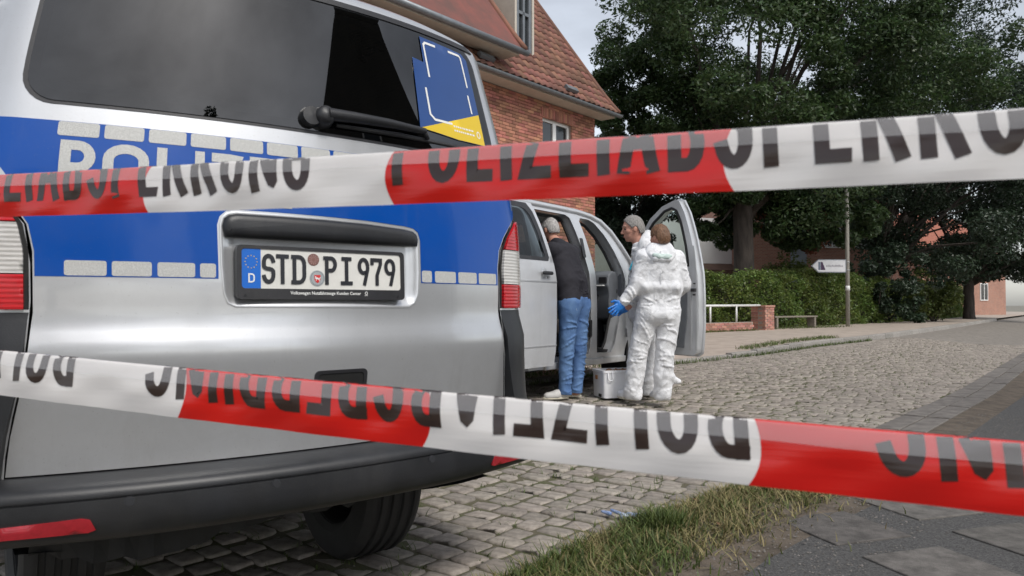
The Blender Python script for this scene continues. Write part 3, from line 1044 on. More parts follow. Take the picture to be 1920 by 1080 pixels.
jp = []
for (x, y, l, w) in setts:
    if y > 16:
        continue
    d = math.hypot(x, y)
    k = 1 if d > 8 else 2
    for _ in range(k):
        if r_.random() < 0.42 * (1 + .8 * math.sin(x * 2.1) * math.sin(y * 1.7 + x)):
            a = r_.choice([(-.5, r_.uniform(-.5, .5)), (r_.uniform(-.5, .5), .5), (r_.uniform(-.5, .5), -.5)])
            q = Vector((x, y, 0)) + NS * (a[0] * (l + .012)) + US * (a[1] * (w + .012))
            for _ in range(r_.randint(2, 6)):
                jp.append((q.x + r_.gauss(0, .012), q.y + r_.gauss(0, .012), float(zg(q.x, q.y)) - 0.007))
blades("joint_grass", jp, 0.012, 0.038, 0.0022, GRASS_G, None, lean=1.6)

# far pavement with its kerb
def strip_poly(name, pts, m, z, kind="structure", parent=None):
    me = bpy.data.meshes.new(name)
    me.from_pydata([(p[0], p[1], z if len(p) < 3 else p[2]) for p in pts], [], [tuple(range(len(pts)))])
    me.materials.append(m)
    return link(name, me, parent, False, kind)

def kerb_h(x):
    return float(np.interp(x, [-2, 3.6, 4.6, 6, 40], [0.05, 0.055, 0.10, 0.13, 0.14]))

def pavement_far():
    xs = np.concatenate([np.arange(-14, 22, 0.5), [26, 30, 45, 60]])
    V, F = [], []
    K = 7
    for x in xs:
        y0 = poly_at(KERB_PTS, x) + 0.12
        for j in range(K):
            t = j / (K - 1)
            V.append((x, y0 + t * (13.0), kerb_h(x) - 0.012 + 0.02 * min(1, t * 4)))
    for i in range(len(xs) - 1):
        for j in range(K - 1):
            F.append((i * K + j, (i + 1) * K + j, (i + 1) * K + j + 1, i * K + j + 1))
    return link("pavement", np_mesh("pavement", V, F, PAVE), None, True, "structure")
pavement = pavement_far()

kl = 0.0
pts = KERB_PTS
seglist = []
for (a, b) in zip(pts[:-1], pts[1:]):
    A_, B_ = Vector((*a, 0)), Vector((*b, 0))
    L = (B_ - A_).length
    if L > 16:
        L_use = 16
    k = max(1, int(round(min(L, 16) / 0.98)))
    for i in range(k):
        seglist.append((A_ + (B_ - A_) * (i / k) * min(1, 16 / L), A_ + (B_ - A_) * ((i + 1) / k) * min(1, 16 / L)))
for A_, B_ in seglist:
    if A_.x < -4 or A_.y > 45:
        continue
    d = (B_ - A_).normalized(); nrm = Vector((-d.y, d.x, 0))
    c = (A_ + B_) / 2
    hz = kerb_h(c.x)
    mb = MB()
    w = 0.13
    L = (B_ - A_).length - 0.014
    prof = [(-.0, -0.12), (0.008, hz - 0.018), (0.022, hz), (w, hz + 0.002), (w, -0.12)]
    ring = []
    for s in (-L / 2, L / 2):
        ring.append([c + d * s + nrm * (p[0] + r_.uniform(-.004, .004)) + Vector((0, 0, p[1])) for p in prof])
    mb.add(ring[0] + ring[1], [(i, (i + 1) % 5, 5 + (i + 1) % 5, 5 + i) for i in range(5)] + [(4, 3, 2, 1, 0), (5, 6, 7, 8, 9)])
    mb.build("kerbstone", KERB, pavement)

# grass at the kerb and at the foot of the low wall
def along(pts, x0, x1, n, o0, o1, zf):
    out = []
    for _ in range(n):
        x = r_.uniform(x0, x1)
        y = poly_at(pts, x)
        o = r_.uniform(o0, o1)
        q = Vector((x, y, 0)) + Vector((-0.62, 0.78, 0)) * o
        out.append((q.x, q.y, zf(q.x, q.y)))
    return out
kg = along(KERB_PTS, 4.2, 9.5, 900, -0.07, -0.02, lambda x, y: 0.0) + along(KERB_PTS, 4.6, 8.2, 1300, 0.15, 0.55, lambda x, y: kerb_h(x)) \
    + along(KERB_PTS, 0.9, 4.2, 420, -0.07, -0.02, lambda x, y: 0.0) + along(KERB_PTS, -1.6, 1.6, 900, 0.14, 0.5, lambda x, y: kerb_h(x)) \
    + along(KERB_PTS, -1.6, 1.2, 350, -0.08, -0.02, lambda x, y: 0.0)
blades("kerb_grass", kg, 0.02, 0.085, 0.005, GRASS_G, None, lean=1.3)

# near side: dirt verge with grass, gritty path with slabs
def near_side():
    xs = np.concatenate([np.arange(-3.2, 6, 0.25), [8, 12, 20, 40]])
    V, F, V2, F2 = [], [], [], []
    for x in xs:
        y = poly_at(VERGE_PTS, x)
        q0 = Vector((x, y + 0.03, 0)); nrm = Vector((0.72, -0.69, 0))
        for j, t in enumerate((0, 0.12, 0.3, 0.5, 0.72)):
            p = q0 + nrm * t
            V.append((p.x, p.y, float(zg(p.x, p.y)) + (0.0, 0.022, 0.03, 0.028, 0.012)[j] + r_.uniform(-.004, .004)))
        for j, t in enumerate((0.68, 2.0, 6.0, 14.0)):
            p = q0 + nrm * t
            V2.append((p.x, p.y, -0.13 + 0.018))
    n = len(xs)
    for i in range(n - 1):
        F += [(i * 5 + j, i * 5 + j + 1, (i + 1) * 5 + j + 1, (i + 1) * 5 + j) for j in range(4)]
        F2 += [(i * 4 + j, i * 4 + j + 1, (i + 1) * 4 + j + 1, (i + 1) * 4 + j) for j in range(3)]
    v = link("verge_ground", np_mesh("verge_ground", V, F, DIRT), None, True, "structure")
    p = link("path", np_mesh("path", V2, F2, ASPHALT), None, True, "structure")
    return v, p
verge, path = near_side()

gp, gy, gl = [], [], []
for _ in range(26000):
    x = r_.uniform(-1.2, 2.75)
    y = poly_at(VERGE_PTS, x)
    o = abs(r_.gauss(0.20, 0.21))
    q = Vector((x, y, 0)) + Vector((0.72, -0.69, 0)) * (o - 0.03)
    pt = (q.x, q.y, float(zg(q.x, q.y)) + 0.012)
    cl = math.sin(x * 5.1) + math.sin(x * 12.7 + o * 9) + math.sin(x * 2.1 + 2)
    if cl < -0.9 and r_.random() < 0.6:
        continue
    if o > 0.52 and r_.random() < 0.8:
        continue
    (gp if cl > 0.7 and r_.random() < 0.7 else gy if r_.random() < 0.72 else gl).append(pt)
blades("verge_grass", gp, 0.03, 0.085, 0.0034, GRASS_G, None, lean=1.1)
blades("verge_grass", gl, 0.025, 0.08, 0.0033, LEAF_LT, None, lean=1.2)
blades("verge_dry_grass", gy, 0.025, 0.075, 0.0033, GRASS_Y, None, lean=1.5)
und = []
for _ in range(16000):
    x = r_.uniform(-1.2, 2.75); y = poly_at(VERGE_PTS, x); o = abs(r_.gauss(0.2, 0.16))
    q = Vector((x, y, 0)) + Vector((0.72, -0.69, 0)) * (o - 0.05)
    und.append((q.x, q.y, float(zg(q.x, q.y)) + 0.01))
blades("verge_dry_grass", und[:9000], 0.012, 0.045, 0.0036, GRASS_Y, None, lean=2.6)
blades("verge_grass", und[9000:], 0.012, 0.045, 0.0034, GRASS_G, None, lean=2.4)
tuft = [(0.70 + r_.gauss(0, .05), 3.52 + r_.gauss(0, .05), -0.115) for _ in range(700)]
blades("verge_grass", tuft, 0.05, 0.11, 0.0034, GRASS_G, None, lean=0.9)

# slabs let into the path, set cornerwise
for (cx, cy, l, w, a) in ((1.55, 3.55, 0.42, 0.42, 18), (2.12, 3.93, 0.42, 0.42, 18), (1.72, 3.0, 0.42, 0.42, 18), (2.3, 3.35, 0.42, 0.42, 18)):
    mb = MB()
    a = math.radians(a)
    mb.box((cx, cy, -0.118), (l, w, 0.03), (Vector((math.cos(a), math.sin(a), 0)), Vector((-math.sin(a), math.cos(a), 0)), Vector((0, 0, 1))))
    mb.build("paving_slab", SLAB_D, path, bevel=0.006)

# grit washed over the edge of the path
gv, gf = [], []
for k in range(4200):
    x = r_.uniform(0.2, 4.2); y = poly_at(VERGE_PTS, x)
    o = r_.uniform(0.45, 1.0) if r_.random() < .55 else r_.uniform(.7, 2.2)
    q = Vector((x, y, 0)) + Vector((0.72, -0.69, 0)) * o
    s = r_.uniform(.0025, .0075); z = float(zg(q.x, q.y)) + (0.026 if o < .7 else 0.0195)
    b = len(gv)
    gv += [(q.x - s, q.y, z), (q.x, q.y - s * r_.uniform(.6, 1.2), z), (q.x + s, q.y, z), (q.x, q.y + s, z), (q.x, q.y, z + s * .8)]
    gf += [(b, b + 1, b + 4), (b + 1, b + 2, b + 4), (b + 2, b + 3, b + 4), (b + 3, b, b + 4)]
link("gravel", np_mesh("gravel", gv, gf, mat("grit", (0.13, 0.12, 0.11), 0.9, island=0.45)), None, False, "stuff")
# long edging stones that close the far end of the verge
for row in range(2):
    for k in range(14):
        x0 = 2.45 + k * 0.62; x1 = x0 + 0.60
        A_ = Vector((x0, poly_at(VERGE_PTS, x0), 0)); B_ = Vector((x1, poly_at(VERGE_PTS, x1), 0))
        d = (B_ - A_).normalized(); nn = Vector((d.y, -d.x, 0))
        c = (A_ + B_) / 2 + nn * (0.10 + row * 0.20)
        MB().box((c.x, c.y, -0.115 + random.uniform(-.004, .004)), ((B_ - A_).length - .02, 0.185, 0.05), (d, nn, UP)).build("edging_stone", SLAB, path, bevel=0.008)

# crumpled blue litter in the gutter
f = Field((0.40, 3.55, -0.16), (0.78, 3.9, -0.02), 0.006, 0.008)
for k in range(9):
    p = (0.56 + r_.gauss(0, .05), 3.72 + r_.gauss(0, .035), -0.112 + r_.uniform(0, .014))
    q = (p[0] + r_.gauss(0, .04), p[1] + r_.gauss(0, .03), -0.105 + r_.uniform(0, .02))
    f.cap(p, q, 0.012, 0.007)
lit = f.build("litter", LITTER)
tag(lit, "crumpled blue and white wrapper lying in the gutter beside the verge grass", "litter")

# ------------------------------------------------------------------ brick house with the tiled roof
HU = Vector((0.643, 0.766, 0)); HN = Vector((0.766, -0.643, 0)); HC = Vector((2.38, 21.5, 0)); UP = Vector((0, 0, 1))
house = thing("brick_house", "red brick house with a steep clay tile roof beyond the parked van", "house", tuple(HC))
def HW(a, z, o=0.0):
    return HC + HU * a + HN * o + UP * z
WX0, WX1, WZ0, WZ1 = -2.46, -1.14, 4.55, 5.92
mb = MB()
# wall core, split round the window opening and standing 2 cm behind the bricks
for (a0, a1, z0, z1) in ((-13, WX0, 0, 6.36), (WX1, -0.02, 0, 6.36), (WX0, WX1, 0, WZ0), (WX0, WX1, WZ1, 6.36)):
    mb.prism([HW(a0, z0, -.35), HW(a1, z0, -.35), HW(a1, z1, -.35), HW(a0, z1, -.35)], HN * 0.335)
mb.prism([HW(-0.02, 0, -.36), HW(-0.02, 6.36, -.36), HW(-0.02, 6.36, -9), HW(-0.02, 0, -9)], HU * -0.3)
mb.prism([HW(-12.9, 0, -8.7), HW(-.4, 0, -8.7), HW(-.4, 6.36, -8.7), HW(-12.9, 6.36, -8.7)], HN * -0.3)
mb.prism([HW(-12.98, 0, -.36), HW(-12.98, 6.36, -.36), HW(-12.98, 6.36, -8.6), HW(-12.98, 0, -8.6)], HU * 0.3)
# gable triangles
for a0 in (-0.02, -12.68):
    mb.prism([HW(a0, 6.37, 0.0 - .02), HW(a0, 6.37, -9), HW(a0, 6.36 + 5.6, -4.5)], HU * -0.3)
mb.build("wall", MORTAR, house)
MB().prism([HW(-12.985, 0, -.01), HW(-12.985, 6.36, -.01), HW(-12.985, 6.36, -8.9), HW(-12.985, 0, -8.9)], HU * -0.02).build("gable_wall", BRICK_FAR, house)
bk = MB()
rows = int(6.34 / 0.0833)
for j in range(rows):
    z0 = j * 0.0833
    a = -12.95 - (0.125 if j % 2 else 0)
    while a < -0.02:
        l = 0.24
        a1 = min(a + l, 0.0)
        if a1 - a > 0.05:
            segs = [(a, a1)]
            if WZ0 - .03 < z0 + 0.04 < WZ1:
                segs = []
                if a < WX0: segs.append((a, min(a1, WX0)))
                if a1 > WX1: segs.append((max(a, WX1), a1))
            for s0, s1 in segs:
                if s1 - s0 > 0.03:
                    c = HW((s0 + s1) / 2, z0 + 0.0355, -0.01 + random.uniform(-.003, .003))
                    bk.box(c, (s1 - s0, 0.05, 0.071), (HU, HN, UP))
        a += 0.25
for j in range(rows):      # the return of the corner, seen from a step to the right
    o = -0.02 - (0.12 if j % 2 else 0.0)
    while o > -3.0:
        bk.box(HW(0.0, j * 0.0833 + 0.0355, o - 0.12), (0.05, 0.24, 0.071), (HU, HN, UP))
        o -= 0.25
bk.build("brick_courses", BRICK_RED, house, kind="stuff", fixn=False)
# lintel of upright bricks over the window
for k in range(19):
    MB().box(HW(WX0 - 0.02 + k * 0.0755, WZ1 + 0.13, 0.004), (0.064, 0.05, 0.235), (HU, HN, UP)).build("brick", BRICK_RED, house)
win = MB()
fr = 0.075
for (a0, a1, z0, z1) in ((WX0, WX1, WZ1 - fr, WZ1), (WX0, WX1, WZ0, WZ0 + fr), (WX0, WX0 + fr, WZ0 + fr, WZ1 - fr), (WX1 - fr, WX1, WZ0 + fr, WZ1 - fr), (-1.87, -1.73, WZ0 + fr, WZ1 - fr)):
    win.box(HW((a0 + a1) / 2, (z0 + z1) / 2, -0.13), (a1 - a0, 0.08, z1 - z0), (HU, HN, UP))
wo_ = win.build("window", WINFR, house)
for a0, a1 in ((WX0 + fr, -1.87), (-1.73, WX1 - fr)):
    MB().box(HW((a0 + a1) / 2, (WZ0 + WZ1) / 2, -0.135), (a1 - a0 - .004, 0.012, WZ1 - WZ0 - 2 * fr - .004), (HU, HN, UP)).build("pane", PANE, wo_)
    cur = MB()
    cur.grid(lambda s, t, a0=a0, a1=a1: HW(a0 + (a1 - a0) * (0.04 + 0.92 * s), WZ0 + fr + 0.02 + 0.42 * t, -0.125 + 0.003 * math.sin(s * 40)), 24, 2)
    cur.build("curtain", PRINT_W, wo_)
MB().box(HW((WX0 + WX1) / 2, WZ0 - 0.03, 0.02), (1.44, 0.2, 0.05), (HU, HN, UP)).build("sill", BRICK_OLD, house)
# second window further left, half hidden by the near van
w2 = MB()
for (a0, a1, z0, z1) in ((-6.0, -4.98, 5.6, 5.68), (-6.0, -4.98, 4.4, 4.48), (-6.0, -5.92, 4.48, 5.6), (-5.06, -4.98, 4.48, 5.6)):
    w2.box(HW((a0 + a1) / 2, (z0 + z1) / 2, 0.03), (a1 - a0, 0.06, z1 - z0), (HU, HN, UP))
w2o = w2.build("window", WINFR, house)
MB().box(HW(-5.49, 5.04, 0.022), (0.86, 0.02, 1.12), (HU, HN, UP)).build("pane", PANE, w2o)

# roof: slope rises from the eave; pantiles laid in courses
TP = HC + HU * 0.40 + HN * 0.50 + UP * 6.45
SL = (-HN + UP * 1.36).normalized()
RN = HU.cross(SL).normalized()
if RN.z < 0: RN = -RN
def RP(a, s, o=0.0):
    bell = 0.10 * max(0, 1 - s / 1.1) ** 2
    return TP + HU * a + SL * s + RN * (o - 0.0 + bell * 0.6) 
roof = MB()
roof.grid(lambda x, y: RP(-13.4 + 13.4 * x, 8.45 * y, -0.075), 2, 20)
roof.grid(lambda x, y: RP(-13.4 + 13.4 * x, 8.45 * y, -0.16), 2, 20)
RBACK = TP - HN * 0.0
roof.prism([RP(0.0, 8.45, -.08), RP(-13.4, 8.45, -.08), RP(-13.4, 8.45, -.08) - HN * 5.0 - UP * 6.8, RP(0, 8.45, -.08) - HN * 5.0 - UP * 6.8], UP * 0.08)
roof_o = roof.build("roof", SOFFIT, house)
# verge board on the gable side and soffit under the eave
MB().prism([RP(0.0, 0, -0.02), RP(0.0, 8.45, -0.02), RP(0.0, 8.45, -0.2), RP(0.0, 0, -0.2)], HU * 0.025).build("verge_board", TILE, house)
sf = MB(); sf.prism([HW(-13, 6.34, 0.0), HW(0.36, 6.34, 0.0), HW(0.36, 6.34, 0.48), HW(-13, 6.34, 0.48)], UP * 0.03)
sf.prism([HW(-13, 6.37, 0.46), HW(0.36, 6.37, 0.46), HW(0.36, 6.43, 0.46), HW(-13, 6.43, 0.46)], HN * 0.02)
sf.build("soffit", SOFFIT, house)
gt = MB()
def gut(x, t):
    q = math.radians(200 + 160 * t)
    return HW(-13.2 + 13.75 * x, 6.43, 0.56) + HN * (0.075 * math.cos(q)) + UP * (0.075 * math.sin(q))
gt.grid(gut, 2, 8); gt.grid(lambda x, t: gut(x, t) + UP * 0.004, 2, 8)
gt.build("gutter", ZINC, house, smooth=True, fixn=False)

def tile_mesh(seed):
    r = random.Random(seed)
    V, F = [], []
    nu = 6
    for j, (s, lift) in enumerate(((0.0, 0.034), (0.40, 0.008))):
        for i in range(nu + 1):
            x = -0.125 + 0.25 * i / nu
            h = 0.022 * math.cos((i / nu) * 2 * math.pi * 0.95 + 0.4)
            V.append((x, s, lift + h))
    for i in range(nu + 1):
        x = -0.125 + 0.25 * i / nu
        V.append((x, 0.004, 0.034 - 0.03 + 0.022 * math.cos((i / nu) * 2 * math.pi * 0.95 + 0.4)))
    for i in range(nu):
        F.append((i, i + 1, nu + 1 + i + 1, nu + 1 + i))
        F.append((2 * (nu + 1) + i, 2 * (nu + 1) + i + 1, i + 1, i))
    me = bpy.data.meshes.new("roof_tile")
    me.from_pydata(V, [], F); me.materials.append(TILE)
    me.polygons.foreach_set("use_smooth", [True] * len(me.polygons))
    return me
TM = [tile_mesh(k) for k in range(3)]
RM = Matrix((HU, SL, RN)).transposed()
tiles = []
for j in range(24):
    for i in range(54):
        tiles.append((-(i + 0.5) * 0.247, 0.0 + j * 0.34))
def tile_rank(t):
    p = RP(*t)
    q = visible_px(p.x, p.y, p.z)
    if q is None or q[0] < 890 - (100 - q[1]) * 0.5 or q[1] < -12:
        return 1e9
    return p.length
tiles.sort(key=tile_rank)
house_loc = Vector(HC)
rest = MB()
for k, (a, s) in enumerate(tiles):
    b0, b1 = RP(a, s), RP(a, s + 0.1)
    y_ = (b1 - b0).normalized(); z_ = HU.cross(y_).normalized()
    if z_.z < 0: z_ = -z_
    M = Matrix((HU, y_, z_)).transposed()
    if k < 300:
        o = link("roof_tile", TM[k % 3], roof_o)
        o.matrix_local = Matrix.Translation(b0 + RN * random.uniform(-.004, .004) - house_loc) @ M.to_4x4()
    else:
        me = TM[k % 3]
        rest.add([b0 + M @ v.co for v in me.vertices], [tuple(p.vertices) for p in me.polygons])
rest.build("roof_tiles", TILE, roof_o, smooth=True, kind="stuff", fixn=False)
# verge tiles along the gable edge
vt = MB()
vt.tube([RP(0.03, s, 0.02) for s in np.linspace(0.0, 8.4, 24)], 0.075, 8)
vt.build("verge_tiles", TILE, roof_o, smooth=True)
# snow guards at the eave
for a in (-2.2, -5.6):
    MB().box(RP(a, 0.22, 0.10), (0.5, 0.14, 0.09), (HU, SL, RN)).build("snow_guard", ZINC, house)
# slim dormer high on the slope
DA0, DA1 = -3.16, -2.35
def DP(a, z, o):      # o = depth behind the dormer's front
    base = RP(-2.65, 1.45)
    return HC + HU * a + UP * z - HN * o + HN * (base - HC).dot(HN)
dz0 = RP(-2.65, 1.45).z - 0.05
dm = MB()
dm.prism([DP(DA0, dz0, 0), DP(DA0, dz0 + 3.4, 0), DP(DA0, dz0 + 3.4, 2.5)], HU * 0.08)
dm.prism([DP(DA1, dz0, 0), DP(DA1, dz0 + 3.4, 0), DP(DA1, dz0 + 3.4, 2.5)], HU * -0.08)
dm.prism([DP(DA0 - .1, dz0 + 3.4, -.15), DP(DA1 + .1, dz0 + 3.4, -.15), DP(DA1 + .1, dz0 + 3.4, 2.6), DP(DA0 - .1, dz0 + 3.4, 2.6)], UP * 0.12)
dmo = dm.build("dormer", SOFFIT, house)
dw = MB()
for (a0, a1, z0, z1) in ((DA0 + .08, DA1 - .08, 0.0, 0.12), (DA0 + .08, DA0 + .2, .12, 1.6), (DA1 - .2, DA1 - .08, .12, 1.6), (DA0 + .2, DA1 - .2, 1.06, 1.14), (DA0 + .08, DA1 - .08, 1.6, 3.4), (-2.80, -2.71, .12, 1.6)):
    dw.box(DP((a0 + a1) / 2, dz0 + (z0 + z1) / 2, 0.06), (a1 - a0, 0.07, z1 - z0), (HU, HN, UP))
dw.build("window_frame", ZINC, dmo)
MB().box(DP((DA0 + DA1) / 2, dz0 + .86, 0.1), (DA1 - DA0 - .3, 0.02, 1.5), (HU, HN, UP)).build("pane", PANE, dmo)
# raised bay roof at the left with its own gutter
def BP(a, s, o=0):
    return RP(a, s, o + 0.62)
wg = MB()
wg.prism([BP(-4.75, 0.25), BP(-9.5, 0.25), BP(-9.5, 6.5), BP(-4.75, 6.5)], RN * -0.10)
bay = wg.build("bay_roof", TILE, house)
MB().prism([BP(-4.85, 0.3, -.1), BP(-4.85, 6.4, -.1), BP(-4.85, 6.4, -.62), BP(-4.85, 0.5, -.62)], HU * -0.1).build("bay_cheek", SOFFIT, house)
MB().tube([BP(-4.73, s, 0.03) for s in np.linspace(0.2, 6.4, 16)], 0.07, 8).build("verge_tiles", TILE, bay, smooth=True)
MB().tube([BP(-9.4, 0.2, -0.06), BP(-4.55, 0.2, -0.06)], 0.075, 10).build("gutter", ZINC, house, smooth=True)
MB().prism([BP(-4.8, 0.2, -0.12), BP(-9.4, 0.2, -0.12), BP(-9.4, 0.2, -0.12) - HN * 0.5, BP(-4.8, 0.2, -0.12) - HN * 0.5], UP * -0.06).build("soffit", SOFFIT, house)

# ------------------------------------------------------------------ buildings beyond the hedge
def far_building(name, label, p0, p1, z1, m, depth=8.0):
    t = thing(name, label, "building", tuple(Vector((p0[0], p0[1], 0))))
    A_, B_ = Vector((*p0, 0)), Vector((*p1, 0))
    d = (B_ - A_).normalized(); nb = Vector((-d.y, d.x, 0))
    MB().prism([A_, B_, B_ + nb * depth, A_ + nb * depth], UP * z1).build("wall", m, t)
    return t, A_, B_, d, nb

t, A_, B_, d_, nb = far_building("shop_building", "flat white fronted building with a scalloped brown awning, behind the tree trunk", (7.6, 44.0), (13.7, 46.0), 6.0, SOFFIT)
L = (B_ - A_).length
MB().prism([A_ - nb * .35 + UP * 3.45, B_ - nb * .35 + UP * 3.45, B_ - nb * .35 + UP * 6.2, A_ - nb * .35 + UP * 6.2], nb * 0.33).build("fascia", FASCIA, t)
aw = MB()
for k in range(40):
    x0, x1 = L * k / 40, L * (k + 1) / 40
    q = A_ - nb * 1.2
    aw.prism([q + d_ * x0 + UP * 3.0, q + d_ * x0 + UP * 2.72, q + d_ * (x0 * .7 + x1 * .3) + UP * 2.62, q + d_ * (x0 * .3 + x1 * .7) + UP * 2.62, q + d_ * x1 + UP * 2.72, q + d_ * x1 + UP * 3.0], nb * 0.03)
aw.prism([A_ - nb * 1.2 + UP * 3.0, B_ - nb * 1.2 + UP * 3.0, B_ - nb * .3 + UP * 3.42, A_ - nb * .3 + UP * 3.42], UP * 0.03)
aw.build("awning", AWN, t)
for k in range(5):
    c = A_ + d_ * (L * (k + .5) / 5) - nb * 0.02 + UP * 1.5
    wv = MB()
    for s in (-.5, .5):
        wv.box(c + d_ * s * (L / 5 - .2), (0.08, 0.08, 2.2), (d_, nb, UP))
        wv.box(c + UP * s * 2.2, (L / 5 - .2, 0.08, 0.08), (d_, nb, UP))
    w_ = wv.build("window", WINFR, t)
    MB().box(c, (L / 5 - .28, 0.02, 2.1), (d_, nb, UP)).build("pane", PANE, w_)

t, A_, B_, d_, nb = far_building("brick_hall", "plain red brick hall with a tall grey panel, behind the hedge and arrow sign", (13.9, 43.0), (22.6, 44.6), 8.2, BRICK_FAR, 9)
L = (B_ - A_).length
MB().box(A_ + d_ * 2.85 - nb * 0.03 + UP * 3.2, (1.0, 0.06, 6.0), (d_, nb, UP)).build("grey_panel", PANEL_GR, t)
for z in (1.4, 2.35, 3.3, 4.25, 5.2):
    MB().box(A_ + d_ * 2.85 - nb * 0.065 + UP * z, (1.0, 0.02, 0.035), (d_, nb, UP)).build("panel_joint", ZINC, t)
for zz in (4.9, 7.2):
    for k in range(2):
        c = A_ + d_ * (5.0 + k * 2.2) - nb * 0.03 + UP * zz
        w_ = MB().box(c, (1.3, 0.06, 1.2), (d_, nb, UP)).build("window", WINFR, t)
        for s in (-.3, .3):
            MB().box(c + d_ * s - nb * 0.035, (0.5, 0.01, 1.04), (d_, nb, UP)).build("pane", PANE, w_)
MB().box((A_ + B_) / 2 + nb * 4.5 + UP * 8.3, (L + .5, 9.6, 0.25), (d_, nb, UP)).build("roof_slab", ZINC, t)

t, A_, B_, d_, nb = far_building("brick_house", "orange brick house with tiled roof far off at the right edge", (30.5, 55.5), (41.0, 62.0), 4.4, BRICK_FAR, 8)
L = (B_ - A_).length
ra, rb = A_ - nb * .5 - d_ * .4 + UP * 4.1, B_ - nb * .5 + d_ * .4 + UP * 4.1
rt, rs = ra + nb * 4.5 + UP * 4.2, rb + nb * 4.5 + UP * 4.2
rmb = MB(); rmb.prism([ra, rb, rs, rt], UP * 0.15); rmb.prism([rt, rs, rs + nb * 4.5 - UP * 4.2, rt + nb * 4.5 - UP * 4.2], UP * 0.15)
rmb.build("roof", TILE_FAR, t)
MB().tube([ra + UP * 0.0, rb], 0.08, 8).build("gutter", ZINC, t)
for k in range(4):
    c = A_ + d_ * (1.3 + k * 2.5) - nb * 0.03 + UP * 2.0
    w_ = MB().box(c, (1.2, 0.06, 1.4), (d_, nb, UP)).build("window", WINFR, t)
    for s in (-.28, .28):
        MB().box(c + d_ * s - nb * 0.035, (0.46, 0.01, 1.24), (d_, nb, UP)).build("pane", PANE, w_)

# tall gabled house across the path on the photographer's right, which the tailgate window mirrors
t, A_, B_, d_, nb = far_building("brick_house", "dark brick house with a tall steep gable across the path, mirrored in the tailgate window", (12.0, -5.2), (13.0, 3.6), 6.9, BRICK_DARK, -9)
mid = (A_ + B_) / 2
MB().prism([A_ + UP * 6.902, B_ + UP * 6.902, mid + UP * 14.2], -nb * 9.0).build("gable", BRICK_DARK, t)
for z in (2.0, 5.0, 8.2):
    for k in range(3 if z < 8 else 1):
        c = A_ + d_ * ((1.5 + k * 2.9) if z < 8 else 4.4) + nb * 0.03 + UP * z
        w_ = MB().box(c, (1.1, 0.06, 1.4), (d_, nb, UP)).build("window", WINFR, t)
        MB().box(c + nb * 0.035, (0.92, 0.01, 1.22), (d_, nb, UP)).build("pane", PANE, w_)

# ------------------------------------------------------------------ leaves, trees, hedge
def leaf_cloud(centers, rads, per, size, flat=0.35, hang=0.0):
    """diamond leaves scattered in lumpy clusters"""
    C = np.repeat(np.asarray(centers), per, axis=0)
    R = np.repeat(np.asarray(rads), per)
    n = len(C)
    d = RNG.normal(size=(n, 3)); d /= np.linalg.norm(d, axis=1)[:, None]
    rr = RNG.uniform(0.25, 1.0, n) ** 0.5
    P = C + d * (R * rr)[:, None] * np.array([1, 1, 0.72])
    nrm = RNG.normal(size=(n, 3)) * 0.8 + np.array([0, 0, 0.9]) + d * 0.5
    nrm /= np.linalg.norm(nrm, axis=1)[:, None]
    a = np.cross(nrm, RNG.normal(size=(n, 3))); a /= np.linalg.norm(a, axis=1)[:, None]
    b = np.cross(nrm, a)
    s = RNG.uniform(0.6, 1.25, n) * size
    A1 = a * s[:, None]; B1 = b * (s * 0.42)[:, None]
    V = np.stack([P - A1, P + B1 - nrm * (s * .12)[:, None], P + A1, P - B1 - nrm * (s * .12)[:, None]], 1).reshape(-1, 3)
    F = np.arange(n * 4).reshape(n, 4)
    return V, F

def crown_clusters(c, r, n, rmin, rmax, seed, shell=0.45, low=-1.0):
    g = np.random.default_rng(seed)
    out, rad = [], []
    while len(out) < n:
        d = g.normal(size=3); d /= np.linalg.norm(d)
        t = g.uniform(shell, 1.0) ** (1 / 2.2)
        w = 1 + 0.22 * math.sin(5 * d[0] + 3 * d[2] + seed) + 0.15 * math.sin(9 * d[1] - 7 * d[2] + 2 * seed)
        p = np.array(c) + d * np.array(r) * t * w
        if d[2] < low:
            continue
        out.append(p); rad.append(g.uniform(rmin, rmax))
    return np.array(out), np.array(rad)

